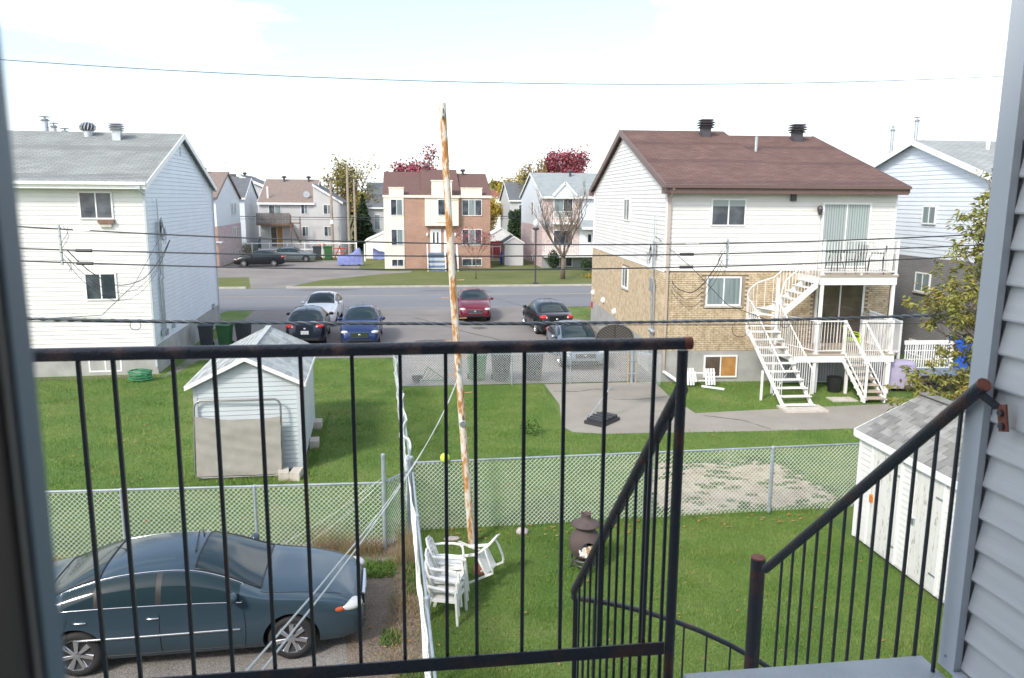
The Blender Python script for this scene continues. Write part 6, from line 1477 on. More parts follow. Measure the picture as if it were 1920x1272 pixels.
# ================================================================== CLAY CHIMNEY (chiminea)
cm = thing('clay_chiminea', 'dark clay chiminea stuffed with paper on an iron stand in the middle yard', 'fire pot', (2.87, 11.95, 0), 0)
prof = [(.13, .20), (.21, .27), (.262, .38), (.275, .48), (.255, .57), (.20, .66), (.145, .72), (.135, .76)]
prof = [(sm(h, [(b, a) for a, b in prof]), h) for h in np.linspace(.20, .76, 29)]
NS = 60; mb = MB(); mdir = R(-92)
P_ = []; F_ = []
for r_, h_ in prof:
    for k in range(NS): a = 2 * PI * k / NS; P_.append((r_ * math.cos(a), r_ * math.sin(a), h_))
def inside(a, h):
    da = (a - mdir + PI) % (2 * PI) - PI; x = da * .26; y = h - .475; return (x / .112) ** 2 + (y / (.105 if y > 0 else .085)) ** 2 < 1
for i in range(len(prof) - 1):
    for k in range(NS):
        if inside(2 * PI * (k + .5) / NS, (prof[i][1] + prof[i + 1][1]) / 2): continue
        k2 = (k + 1) % NS; F_.append((i * NS + k, i * NS + k2, (i + 1) * NS + k2, (i + 1) * NS + k))
mb.add(P_, F_); mb.build('pot', 'clay', cm, smooth=True)
mb = MB(); mb.lathe([(r_ * .93, h_) for r_, h_ in prof[::3]], (0, 0, 0), 24); o = mb.build('inner_wall', 'pot_darkness', cm)  # inner shell coloured black as the darkness behind the mouth
bm = bmesh.new(); bm.from_mesh(o.data)
bmesh.ops.delete(bm, geom=[f for f in bm.faces if inside(math.atan2(f.calc_center_median().y, f.calc_center_median().x) % (2 * PI), f.calc_center_median().z)], context='FACES'); bm.to_mesh(o.data); bm.free()
mb = MB(); rim = []
for k in range(25):
    t = 2 * PI * k / 24; h_ = .475 + (.108 if math.sin(t) > 0 else .088) * math.sin(t); a = mdir + .116 * math.cos(t) / .26; r_ = sm(h_, [(q, p) for p, q in prof]) + .004
    rim.append((r_ * math.cos(a), r_ * math.sin(a), h_))
mb.tube(rim, .011, 6, cap=False); mb.build('mouth_rim', 'clay', cm, smooth=True)
mb = MB(); mb.lathe([(.13, .74), (.19, .765), (.245, .80), (.24, .815), (.17, .85), (.10, .885), (.082, .90), (.080, .975), (.088, .985), (.075, .985), (.072, .90)], (0, 0, 0), 30, cap=False); mb.build('hat', 'clay', cm, smooth=True)
mb = MB(); mb.lathe([(.073, .93), (.0, .93)], (0, 0, 0), 20, cap=False); mb.build('flue_dark_disc', 'pot_darkness', cm)  # black disc painted as the dark of the flue opening
mb = MB(); mb.lathe([(.24, .20), (.245, .22), (.235, .24)], (0, 0, 0), 24, cap=False); mb.lathe([(.19, .10), (.20, .115), (.19, .13)], (0, 0, 0), 24, cap=False)
for k in range(3):
    a = R(40 + 120 * k); c_, s_ = math.cos(a), math.sin(a); mb.tube([(.23 * c_, .23 * s_, .25), (.20 * c_, .20 * s_, .13), (.23 * c_, .23 * s_, .05), (.27 * c_, .27 * s_, 0)], .014, 6)
mb.build('stand', 'vent_dark', cm)
rr = random.Random(3)
for k in range(16):
    mb = MB(); a = mdir + rr.uniform(-.42, .42); d = rr.uniform(.16, .275) if k > 3 else .285; z = rr.uniform(.40, .50) if k > 3 else .385 + .02 * k
    c = Vector((d * math.cos(a), d * math.sin(a), z)); s = rr.uniform(.035, .06)
    mb.grid(lambda u, v: tuple(c + Vector(((u - .5) * s * 2, (v - .5) * s * 1.2 + rr.uniform(-.012, .012), (v - .5) * s * 1.6 + rr.uniform(-.014, .014)))), 3, 3)
    mb.build('crumpled_paper' if k % 3 else 'kindling', 'paper' if k % 3 else 'cardboard', cm)

# ================================================================== SMALL YARD THINGS
def rock(name, label, cat, x, y, r, m, seed, z=0.0):
    q = random.Random(seed); mb = MB(); mb.ell((0, 0, r[2] * .6), r, 12, 8); mb.v = [tuple(c * (1 + q.uniform(-.1, .1)) for c in p) for p in mb.v]
    o = mb.build(name, m, smooth=True); o.location = (x, y, z); tag(o, label, cat)
rock('stone', 'pale round stone on the grass by the middle fence', 'stone', 2.03, 13.45, (.12, .10, .08), 'stone', 1)
rock('flat_stone', 'flat brownish stone in the grass by the fence corner', 'stone', .72, 13.35, (.15, .08, .04), 'stone', 2)
rock('terracotta_pot', 'broken terracotta pot behind the white chairs', 'pot', 1.12, 11.98, (.13, .10, .16), 'terracotta', 3)
mb = MB(); mb.bar((.78, 12.35, .42), (1.12, 12.1, .36), .035, .03); mb.bar((1.1, 12.1, 0), (1.12, 12.1, .36), .03, .03); o = mb.build('wooden_stake', 'paper'); tag(o, 'pale wooden stake leaning by the foot of the rusty pole', 'stake')
mb = MB(); mb.ell((0, 0, 0), (.09, .09, .09), 20, 12); o = mb.build('tennis_ball', 'ball', smooth=True); o.location = (.63, 13.75, 1.43); tag(o, 'yellow green ball resting on top of the middle fence', 'ball')
hp = thing('basketball_hoop', 'portable basketball hoop seen from behind, dark fan shaped board over a black base', 'basketball hoop', (5.30, 20.50, 0), 0)
base = [(-.56, -.12), (-.13, -.62), (.57, .12), (.20, .68), (-.12, .58)]
mb = MB(); mb.prism([(-.52, -.10), (-.1, -.55), (.56, .12), (.18, .62)], 'z', .01, .10); mb.prism([(-.44, -.08), (-.1, -.46), (.48, .12), (.16, .54)], 'z', .10, .17); ob = mb.build('base', 'black_plastic', hp)
for k in range(3):
    t = .25 + .25 * k; a = Vector((-.50, -.10, .175)).lerp(Vector((.12, .6, .175)), t); b = Vector((-.06, -.52, .175)).lerp(Vector((.52, .12, .175)), t); mb = MB(); mb.bar(a, b, .05, .03); mb.build('base_rib', 'bin_dark', ob)
mb = MB(); mb.tube([(.19, .24, .12), (.22, .30, 2.7)], .024, 10); o = mb.build('pole', 'black_plastic', hp); autosmooth(o)
mb = MB(); mb.tube([(-.36, -.02, .17), (.30, .26, .95)], .014, 6); mb.build('strut', 'galv', hp)
# fan board
bl = []; cx0, cz0 = .36, 2.32
for k in range(17): a = PI * k / 16; bl.append((cx0 + .54 * math.cos(a), cz0 + .40 * math.sin(a)))
bl += [(cx0 - .42, cz0 - .22), (cx0 + .42, cz0 - .22)]
mb = MB(); mb.prism(bl, 'y', .20, .23); brd = mb.build('backboard', 'board', hp)
mb = MB(); mb.tube([(p[0], .20, p[1]) for p in bl] + [(bl[0][0], .20, bl[0][1])], .018, 6); mb.build('board_edge', 'board_rib', brd)
def inb(x, z): return ((x - cx0) / .50) ** 2 + (max(0, z - cz0) / .37) ** 2 < 1 and z > cz0 - .2
for sg in (1, -1):
    for k in range(-9, 12):
        c = k * .075; seg = []
        for t in np.linspace(-.6, .6, 61):
            x = cx0 + sg * (t * .8 + .0); z = cz0 + .02 + c + t * .55
            ok = inb(x, z) and ((x - cx0) * sg > .02 + .0)
            if ok: seg.append((x, .185, z))
            elif len(seg) > 2: break
            else: seg = []
        if len(seg) > 2: mb = MB(); mb.bar(seg[0], seg[-1], .02, .028); mb.build('board_rib', 'board_rib', brd)
mb = MB(); mb.tube([(cx0 + .23 * math.cos(2 * PI * k / 20), .48 + .23 * math.sin(2 * PI * k / 20), 2.2) for k in range(21)], .012, 6, cap=False); mb.build('rim', 'orange', hp)
# garden hose coil by the left house
mb = MB(); q = random.Random(5)
for k in range(9): mb.tube([(.36 * (1 + q.uniform(-.1, .1)) * math.cos(t * .5) + q.uniform(-.03, .03), .22 * math.sin(t * .5) + q.uniform(-.03, .03), .05 + .04 * k + q.uniform(-.01, .02)) for t in range(14)], .018, 5)
o = mb.build('garden_hose', 'hose'); o.location = (-8.95, 27.05, 0); tag(o, 'coiled green garden hose on the grass by the white house foundation', 'hose')
# folded dark garden tool frame by the parking fence
tr = thing('folded_cart', 'dark green folded metal frame leaning on the inside of the parking fence', 'cart', (.45, 25.75, 0), 0)
mb = MB()
for k in range(6): mb.bar((.18 + .11 * k, 0, .55 - .085 * k), (-.04 + .11 * k, .05, .12 - .01 * k), .02)
mb.bar((.0, 0, .10), (.75, 0, .08), .025); mb.bar((.15, 0, .58), (.78, 0, .10), .025); mb.build('frame', 'bin_green', tr)
mb = MB(); mb.lathe([(.13, -.04), (.13, .04)], (-.2, 0, .13), 12, 'y'); mb.box(-.35, 0, -.05, .05, .16, .28); mb.build('wheel', 'bin_dark', tr)

# ================================================================== RIGHT SIDE CLUTTER BEHIND THE BRICK HOUSE DECK
def hthing(name, label, cat, u, v, z=0): return thing(name, label, cat, house_pt(u, v, z), HA)
w_ = hthing('privacy_screen', 'pale privacy screen rising beside the lower deck', 'screen', 7.15, -.1)
mb = MB(); mb.prism([(0, DZ - .3), (1.15, DZ - .3), (1.15, 2.05), (0, 2.42)], 'y', -.02, .02); mb.build('panel', 'screen', w_)
mb = MB(); mb.box(1.12, 1.20, -.04, .04, 0, 2.1); mb.bar((0, 0, 2.45), (1.18, 0, 2.06), .06, .05); mb.bar((0, -.03, DZ - .3), (1.15, -.03, DZ - .3), .05, .06); mb.build('frame', 'white', w_)
lt = hthing('lattice_panel', 'white slatted fence panel between the screen and the blue tarp', 'fence', 8.45, -.2)
mb = MB(); mb.box(0, 1.75, -.03, .03, 1.28, 1.42); mb.box(0, 1.75, -.02, .02, .15, .2); mb.box(1.7, 1.78, -.03, .03, 0, 1.42); mb.build('frame', 'white', lt)
for k in range(20): mb = MB(); mb.box(.04 + .085 * k, .075 + .085 * k, -.01, .01, .2, 1.28); mb.build('slat', 'white', lt)
for z in (.45, .75, 1.05): mb = MB(); mb.box(0.02, 1.7, .012, .02, z, z + .03); mb.build('slat', 'white', lt)
bt = hthing('blue_tarp', 'bright blue tarpaulin stretched on a metal frame behind the tree', 'tarp', 10.3, .3)
mb = MB(); mb.grid(lambda u, v: (.08 + 2.7 * u, .03 * math.sin(9 * u + 3 * v), .18 + (1.28 - .38 * u) * v), 14, 8); mb.build('sheet', 'blue_tarp', bt, smooth=True)
mb = MB(); mb.tube([(0, 0, 0), (0, 0, 1.55)], .035, 8); mb.tube([(0, 0, 1.5), (2.8, 0, 1.12)], .025, 8); mb.tube([(2.8, 0, 0), (2.8, 0, 1.15)], .03, 8); mb.build('frame', 'galv', bt)
lv = hthing('covered_barbecue', 'lilac cover draped over a barbecue beside the deck stairs', 'barbecue cover', 7.6, -1.4)
mb = MB()
def cov(u, v):
    a = 2 * PI * u; r1 = .42 + .06 * (1 - v) + .015 * math.sin(a * 7) * (1 - v); zz = v * 1.0
    if v > .85: r1 *= max(0.0, 1 - (v - .85) / .15); zz = .85 + .04 * (v - .85) / .15
    ex = .45; cx_, cy_ = math.cos(a), math.sin(a); return (r1 * abs(cx_) ** ex * (1 if cx_ > 0 else -1) * 1.1, r1 * .7 * abs(cy_) ** ex * (1 if cy_ > 0 else -1), .12 + zz)
mb.grid(cov, 40, 16); mb.build('cover', 'lilac_tarp', lv, smooth=True)
for x in (-.35, .35): mb = MB(); mb.lathe([(.08, 0), (.08, .05)], (x, -.1, .08), 10, 'x'); mb.build('wheel', 'tyre', lv)
tk = hthing('utility_trailer', 'dark blue grey flat trailer behind the deck stairs', 'trailer', 8.9, -1.6)
mb = MB(); mb.box(-1.1, 1.5, -.55, .6, .50, .62); mb.build('bed', 'blue_grey', tk)
mb = MB(); mb.box(-1.1, 1.5, -.58, -.55, .40, .64)
for x in (-1.05, -.4, .3, .9, 1.45): mb.box(x - .02, x + .02, -.57, -.53, .08, .45)
mb.box(-1.1, 1.5, -.57, -.55, .26, .31); mb.build('side_rail', 'car_black', tk)
for x in (-.5, .8): mb = MB(); mb.lathe([(.2, -.06), (.2, .06)], (x, -.3, .2), 16, 'y'); mb.build('wheel', 'tyre', tk)
un = hthing('porch_fence', 'grey slatted barrier in the shade under the lower deck', 'fence', 3.9, -.55)
mb = MB(); mb.box(0, 2.0, -.02, .02, .78, .84); mb.box(0, 2.0, -.02, .02, .08, .12); mb.build('frame', 'grey_trim', un)
for k in range(22): mb = MB(); mb.box(.02 + .09 * k, .045 + .09 * k, -.01, .01, .12, .78); mb.build('slat', 'grey_trim', un)
pb = hthing('plant_pot', 'tall black pot under the deck stairs', 'pot', 5.35, -1.6)
mb = MB(); mb.lathe([(.16, 0), (.2, .02), (.24, .5), (.22, .5)], (0, 0, 0), 12); mb.build('pot', 'car_black', pb)
dst = hthing('stair_slab', 'flat paving slab at the foot of the straight deck stairs', 'slab', 4.9, -2.6)
mb = MB(); mb.box(-.2, .6, -.3, .2, 0, .04); mb.build('slab', 'concrete', dst)

# ================================================================== ACROSS THE ROAD: lamp, covers, railings
lm = thing('street_lamp', 'black garden lamp post on the far lawn before the pink brick house', 'lamp post', (9.3, 56.3, 0))
mb = MB(); mb.lathe([(.20, 0), (.20, .12), (.06, .16), (.055, 3.9)], (0, 0, 0), 10); o = mb.build('post', 'vent_dark', lm); autosmooth(o)
mb = MB(); mb.lathe([(.06, 3.9), (.22, 3.95), (.24, 4.05), (.20, 4.1)], (0, 0, 0), 12); mb.build('collar', 'vent_dark', lm)
mb = MB(); mb.lathe([(.18, 4.1), (.2, 4.35), (.16, 4.6), (.03, 4.68)], (0, 0, 0), 12); mb.build('globe', 'screen', lm, smooth=True)
tpm = thing('covered_motorcycle', 'motorcycle under a faded blue cover in the far parking', 'motorcycle', (-5.2, 73.4, 0), 5)
mb = MB(); prof2 = [(-1.1, .15), (-1.12, .75), (-.9, .9), (-.3, 1.0), (.2, 1.15), (.75, 1.62), (.95, 1.55), (1.1, .9), (1.15, .15)]
def cvr(u, v):
    x = -1.12 + 2.27 * u; top = sm(x, [(a, b) for a, b in prof2[1:-1]]); t = (v - .5) * 2; y = t * (.42 + .08 * (1 - top)); z = .12 + (top - .12) * (1 - abs(t) ** 3.2) + .03 * math.sin(u * 31 + v * 7)
    return (x, y * .9, z)
mb.grid(cvr, 26, 14); mb.build('cover', 'blue_cover', tpm, smooth=True)
for x in (-.72, .8): mb = MB(); mb.lathe([(.3, -.06), (.3, .06)], (x, 0, .3), 16, 'y'); mb.build('wheel', 'tyre', tpm)
def picket(name, label, x0, x1, y, z, h, n, m='white', w=.10):
    f = thing(name, label, 'fence', (x0, y, 0), 0, 'white railings across the road')
    mb = MB(); mb.box(0, x1 - x0, -.03, .03, z + h - w, z + h); mb.box(0, x1 - x0, -.03, .03, z + .05, z + .12); mb.build('rail', m, f)
    for k in range(n + 1): p = MB(); xx = (x1 - x0) * k / n; p.box(xx - .045, xx + .045, -.05, .05, 0, z + h + .05); p.build('post', m, f)
    mb = MB()
    for k in range(int((x1 - x0) / .16)): xx = .1 + .16 * k; mb.box(xx, xx + .018, -.008, .008, z + .1, z + h - w)
    mb.build('wire_bars', 'grey_trim', f, kind='stuff')
picket('white_railing', 'longer white railing in front of the grey duplex', -17.5, -5.2, 83.5, 0, 1.55, 7)
picket('white_railing', 'nearer low white railing behind the grey green car', -14.6, -9.0, 80.9, 0, 1.1, 3)
picket('white_railing', 'white railing between the beige shed and the brick panel house', 7.7, 9.3, 78, 0, 1.5, 2)
kb = thing('kettle_barbecue', 'red kettle barbecue and frame behind the white railing', 'barbecue', (-8.9, 85.2, 0))
mb = MB(); mb.ell((0, 0, 1.15), (.42, .42, .38), 14, 10); mb.build('bowl', 'terracotta', kb, smooth=True); mb = MB()
for k in range(3): a = k * 2.1; mb.tube([(.2 * math.cos(a), .2 * math.sin(a), .8), (.4 * math.cos(a), .4 * math.sin(a), 0)], .03, 5)
mb.build('leg', 'vent_dark', kb)
mb = MB(); mb.bar((0, 0, 0), (.6, 0, 1.3), .08); mb.bar((1.1, 0, 0), (.5, 0, 1.3), .08); mb.bar((.1, 0, .6), (1.1, 0, .6), .06); mb.bar((-.1, 0, 1.0), (1.2, 0, 1.0), .08); o = mb.build('red_sawhorse', 'red'); o.location = (-7.4, 82.6, 0); tag(o, 'red metal sawhorse by the far utility pole', 'sawhorse')
mb = MB(); mb.grid(lambda u, v: (-.5 + 1.2 * u, .25 * math.sin(3 * v), .05 + 1.1 * v * (1 - .4 * u) + .05 * math.sin(9 * u)), 8, 6); o = mb.build('blue_sheet', 'blue_cover', smooth=True); o.location = (-2.9, 80.5, 0); tag(o, 'small blue and yellow folded sheet in front of the garage', 'tarp')
mb = MB(); mb.box(-.06, .06, -.05, .05, 0, 1.7); o = mb.build('white_stake', 'white'); o.location = (-4.1, 78.5, 0); tag(o, 'single white marker post on the lawn before the garage', 'post')
mb = MB(); mb.box(-.9, .9, -.05, .05, .2, 1.9); mb.box(-.9, .9, -.08, -.05, 1.7, 1.9); o = mb.build('red_tarp', 'red'); o.location = (8.75, 79.5, 0); tag(o, 'dark red covered pile behind the beige shed', 'tarp')
mb = MB(); mb.ell((0, 0, .6), (.16, .16, .6), 10, 8); o = mb.build('blue_barrel', 'blue_tarp'); o.location = (9.0, 74.5, 0); tag(o, 'small blue barrel beside the beige shed', 'barrel')

# ================================================================== TREES AND PLANTS
def leaves_mesh(name, mat_, pts, size, q, aspect=.5, hang=.0, fold=False):
    V_ = []; F_ = []
    for p in pts:
        d = Vector((q.gauss(0, 1), q.gauss(0, 1), q.gauss(0, 1) - hang)).normalized(); e_ = d.cross(Vector((q.gauss(0, 1), q.gauss(0, 1), q.gauss(0, 1)))).normalized()
        s = size * q.uniform(.6, 1.3); a = p - d * s * .5; b = p + d * s * .5; m_ = e_ * s * aspect * .5; o = len(V_)
        V_ += [a, p + m_, b, p - m_]; F_.append((o, o + 1, o + 2, o + 3))
    me = bpy.data.meshes.new(name); me.from_pydata([tuple(v) for v in V_], [], F_); me.materials.append(M[mat_]); return me
def tree(name, label, cat, x, y, h, crown_w, leaf, n_leaf, seed, trunk_h=.25, r0=.15, leaf_size=.35, spread=.5, bark='bark', levels=4, up=.35, group=None, cone=False, crown_bottom=None, nsub=3):
    q = random.Random(seed); root = thing(name, label, cat, (x, y, 0), 0, group)
    segs = []; tips = []
    def grow(p, d, ln, r, lv):
        n = 3; pts = [p]; dd = d.copy()
        for i in range(n):
            dd = (dd + Vector((q.gauss(0, .12), q.gauss(0, .12), q.gauss(0, .06) + up * .12))).normalized(); pts.append(pts[-1] + dd * (ln / n))
        segs.append((pts, [r * (1 - .45 * i / n) for i in range(n + 1)]))
        if lv >= 2: tips.extend(pts[1:])
        if lv >= levels: return
        for k in range(nsub + (1 if lv < 2 else 0)):
            t = q.uniform(.45, 1.0); base = pts[min(n, int(t * n + .5))]
            a = q.uniform(0, 2 * PI); nd = (dd + Vector((math.cos(a), math.sin(a), up)) * spread * q.uniform(.7, 1.4)).normalized()
            grow(base, nd, ln * q.uniform(.58, .78), r * .52, lv + 1)
    H0 = h * trunk_h
    if cone:
        segs.append(([Vector((0, 0, 0)), Vector((0, 0, h * .95))], [r0, .02]))
    else:
        segs.append(([Vector((0, 0, 0)), Vector((q.uniform(-.05, .05), 0, H0 * .5)), Vector((q.uniform(-.08, .08), 0, H0))], [r0, r0 * .85, r0 * .8]))
        for k in range(4):
            a = 2 * PI * (k + q.uniform(-.25, .25)) / 4; grow(Vector((0, 0, H0)), Vector((math.cos(a) * spread, math.sin(a) * spread, 1)).normalized(), (h - H0) * .42, r0 * .55, 1)
    mb = MB()
    for pts, rs in segs[:1]: mb.tube(pts, rs, 8)
    mb.build('trunk', bark, root, smooth=True)
    zmax = max(p.z for s in segs for p in s[0]); wmax = max(max(abs(p.x), abs(p.y)) for s in segs for p in s[0]) or 1
    if len(segs) > 1:
        kz = h / zmax; kx = crown_w / 2 / wmax; mb = MB()
        def sc(p): f = min(1, max(0, (p.z - H0) / .6)); return Vector((p.x * (1 + (kx - 1) * f), p.y * (1 + (kx - 1) * f), H0 + (p.z - H0) * (h - H0) / max(.1, zmax - H0)))
        for pts, rs in segs[1:]: mb.tube([sc(p) for p in pts], rs, 5 if rs[0] > .02 else 3, cap=False)
        mb.build('branches', bark, root); tips = [sc(p) for p in tips]
    if leaf and n_leaf:
        P_ = []
        if cone:
            for _ in range(n_leaf):
                t = q.random() ** .7; z = h * (1 - t) * .98 + .1; r_ = crown_w / 2 * t * (.72 + .28 * math.sin(q.uniform(0, 6.28) * 3)) * (.6 + .4 * q.random()) * (1 + .12 * math.sin(z * 7)); a = q.uniform(0, 2 * PI); P_.append(Vector((r_ * math.cos(a), r_ * math.sin(a), z)))
        else:
            dens = [q.random() ** 1.5 for _ in tips]; tot = sum(dens)
            for p, w in zip(tips, dens):
                for _ in range(int(n_leaf * w / tot + q.random())): P_.append(p + Vector((q.gauss(0, 1), q.gauss(0, 1), q.gauss(0, .8))) * crown_w * .062)
        me = leaves_mesh('crown', leaf, P_, leaf_size, q); o = bpy.data.objects.new('crown', me); COL.objects.link(o); o.parent = root
    return root
tree('bare_tree', 'bare grey leafless tree in front of the pink brick house', 'tree', 12.1, 60.0, 8.0, 7.6, None, 0, 11, .20, .20, up=.55, levels=5, spread=.85, nsub=3)
tree('small_maple', 'thin young tree with a few dark red leaves before the brick panel house', 'tree', 5.3, 60.5, 4.3, 3.8, 'leaf_red', 420, 12, .3, .05, leaf_size=.16, levels=4)
tree('red_maple', 'crimson tree rising behind the brick panel house', 'tree', 1.8, 108, 12.6, 8.5, 'leaf_red', 8000, 21, .2, .25, leaf_size=.42, spread=.7)
tree('red_maple', 'crimson tree behind the pink brick house, the right one of the pair', 'tree', 22.3, 112, 13.2, 7.5, 'leaf_red', 7500, 22, .2, .25, leaf_size=.42, spread=.7)
tree('olive_tree', 'red and olive tree behind the pink brick house, left of the crimson one', 'tree', 18.6, 110, 11.6, 6.5, 'leaf_olive', 2400, 23, .2, .25, leaf_size=.40, spread=.7)
tree('olive_tree', 'second reddish tree between the olive tree and the crimson one', 'tree', 19.2, 113, 11.8, 6.0, 'leaf_red', 1300, 29, .2, .25, leaf_size=.40, spread=.7)
tree('olive_tree', 'yellowing tree with thin top behind the grey duplex', 'tree', -7.2, 101, 11.6, 7.5, 'leaf_olive', 2500, 24, .15, .25, leaf_size=.36, spread=.6)
tree('olive_tree', 'low yellowish bush tree beside the utility poles', 'tree', -4.6, 99, 7.5, 5.0, 'leaf_olive', 2600, 34, .1, .2, leaf_size=.36)
tree('spruce_tree', 'dark spruce right of the utility poles', 'tree', -5.1, 96, 6.6, 4.0, 'leaf_dark', 4500, 25, cone=True, r0=.16, leaf_size=.42)
tree('yellow_tree', 'bright yellow tree between the brick panel house and the hedge', 'tree', 12.6, 118, 6.4, 4.5, 'leaf_yellow', 2600, 26, .1, .15, leaf_size=.40)
tree('yellow_tree', 'yellow green tree above the green roof house', 'tree', 20.5, 148, 11.0, 8.0, 'leaf_yellow', 2600, 27, .2, .2, leaf_size=.5)
tree('dark_tree', 'dark tree top behind the left white roof', 'tree', -37, 118, 10.5, 6, 'leaf_dark', 1500, 28, .3, .2, leaf_size=.5)
q = random.Random(44)
hd = thing('cedar_hedge', 'dark green cedar hedge beside the pink brick house', 'hedge', (14.2, 95, 0))
P_ = [Vector((q.uniform(-1.9, 1.9), q.uniform(-1, 1), 0)) for _ in range(7500)]
for p in P_: top = 4.7 + .35 * math.sin(p.x * 4.4) ** 2 - .12 * abs(p.x); p.z = top * q.random() ** .8; p.x *= 1 - .08 * p.z / 4.8
me = leaves_mesh('foliage', 'leaf_dark', P_, .34, q, .6); o = bpy.data.objects.new('foliage', me); COL.objects.link(o); o.parent = hd
def bush(name, label, x, y, r, h, leaf, n, size, seed):
    q = random.Random(seed); P_ = []
    for _ in range(n):
        v = Vector((q.gauss(0, 1), q.gauss(0, 1), q.gauss(0, 1))).normalized() * q.random() ** .4; P_.append(Vector((v.x * r, v.y * r, h * .5 + v.z * h * .5)))
    o = bpy.data.objects.new(name, leaves_mesh('foliage', leaf, P_, size, q)); COL.objects.link(o); o.location = (x, y, 0); tag(o, label, 'bush'); return o
bush('conical_shrub', 'small upright evergreen at the pink brick house', 12.9, 68.5, .5, 1.8, 'leaf_dark', 700, .2, 1)
bush('round_shrub', 'low round evergreen by the white porch ramp', 15.7, 67.2, .6, 1.0, 'leaf_dark', 600, .2, 2)
bush('yellow_shrub', 'low yellow plant on the far lawn at the right', 14.6, 60.5, .9, .35, 'leaf_yellow', 260, .16, 3)
bush('backyard_bush', 'pale bush behind the white railing near the pink row house', -16.5, 84.6, .9, 1.4, 'leaf_olive', 500, .2, 5)
bush('flower_bed', 'reddish low bed at the foot of the grey duplex', -12.3, 85.6, 2.2, .9, 'leaf_red', 500, .2, 6)
bush('patio_weed', 'small yellow green shrub on the middle lawn', 3.15, 19.6, .32, .42, 'weed_green', 160, .10, 7)
# distant wood line
q = random.Random(45); P_ = []
for _ in range(26000):
    x = q.uniform(-330, 360); P_.append(Vector((x, q.uniform(300, 330), q.random() ** .8 * (8.0 + 2.4 * math.sin(x * .045) + 1.6 * math.sin(x * .21) + 1.2 * math.sin(x * .57)))))
me = leaves_mesh('distant_trees', 'leaf_olive', P_, 3.2, q, .7); o = bpy.data.objects.new('distant_trees', me); COL.objects.link(o); o['kind'] = 'stuff'; o['label'] = 'far line of autumn trees on the horizon'; o['category'] = 'trees'

# near ash tree behind the plank door shed
q = random.Random(77)
ash = thing('ash_tree', 'yellowing green tree leaning out behind the right wall over the shed roof', 'tree', (11.2, 12.95, 0))
mb = MB(); mb.tube([(0, 0, 0), (-.06, -.05, 1.2), (-.12, -.1, 2.4), (-.2, -.15, 3.8), (-.35, -.2, 5.0)], [.13, .11, .09, .06, .03], 10); mb.build('trunk', 'bark', ash, smooth=True)
O_ = Vector((11.3, 12.95, 0))
# outline of the crown in the plane of the trunk (x, z)
out = [(9.42, 6.0), (9.30, 5.82), (9.28, 5.35), (9.05, 5.28), (9.28, 5.05), (9.05, 4.60), (8.72, 4.40), (8.95, 4.12), (9.05, 3.85), (8.62, 3.15), (8.45, 2.60), (8.80, 2.28), (9.40, 2.20), (9.75, 2.35), (11.2, 2.3), (11.6, 4.5), (11.2, 6.0), (10.2, 6.9), (9.7, 6.3)]
def inpoly(x, z):
    c = False; j = len(out) - 1
    for i in range(len(out)):
        if (out[i][1] > z) != (out[j][1] > z) and x < (out[j][0] - out[i][0]) * (z - out[i][1]) / (out[j][1] - out[i][1]) + out[i][0]: c = not c
        j = i
    return c
twigs = []; leaf_pts = []
while len(twigs) < 470:
    x, z = q.uniform(8.4, 11.6), q.uniform(2.2, 6.9)
    if not inpoly(x, z): continue
    if z > 4.9 and x < 9.5 and q.random() < .35: continue
    if 3.4 < z < 3.9 and x < 9.1 and q.random() < .4: continue
    if 3.05 < z < 3.9 and 8.7 < x < 9.5 and q.random() < .8: continue
    twigs.append(Vector((x * 1.079 + .06 - O_.x, q.uniform(-.55, .55), 6.1 + (z - 6.1) * 1.079)))
twigs += [Vector((x * 1.079 - O_.x, y, 6.1 + (z - 6.1) * 1.079)) for x, y, z in ((9.40, -.2, 6.0), (9.30, -.2, 5.85), (9.12, -.2, 5.28), (9.05, 0, 4.65), (8.75, -.1, 4.4), (8.55, -.1, 2.7), (8.7, 0, 3.1), (9.4, 0, 5.6))]
mb = MB()
for t in twigs:
    zb = max(1.2, min(4.9, t.z - .5 - abs(t.x) * .3)); f = zb / 5.0; b = Vector((-.35 * f, -.2 * f, zb)); m_ = b.lerp(t, .5) + Vector((q.uniform(-.1, .1), q.uniform(-.1, .1), -.08 + q.uniform(-.05, .12)))
    mb.tube([b, m_, t], [.012, .007, .003], 4, cap=False)
    for k in range(3):
        tip = t + Vector((q.gauss(-.03, .12), q.gauss(0, .12), q.gauss(.02, .10))); mb.tube([m_.lerp(t, q.uniform(.5, 1)), tip], [.004, .002], 3, cap=False)
        d = (tip - t).normalized()
        for j in range(q.randint(8, 12)):
            leaf_pts.append((t.lerp(tip, q.uniform(.2, 1.25)) + Vector((q.gauss(0, .03), q.gauss(0, .03), q.gauss(0, .03))), d))
mb.build('branches', 'bark', ash)
lf = MB(); lf.add([(0, 0, 0), (.03, .018, .004), (.062, .016, .0), (.105, 0, -.014), (.062, -.016, 0), (.03, -.018, .004), (.05, 0, -.004)], [(0, 1, 6), (1, 2, 6), (2, 3, 6), (3, 4, 6), (4, 5, 6), (5, 0, 6)]); lfm = lf.mesh('leaf', 'leaf_ash')
rest = MB()
order = sorted(leaf_pts, key=lambda p: (p[0] + O_ - EYE).length + (0 if p[0].x + O_.x < 10.7 else 5))
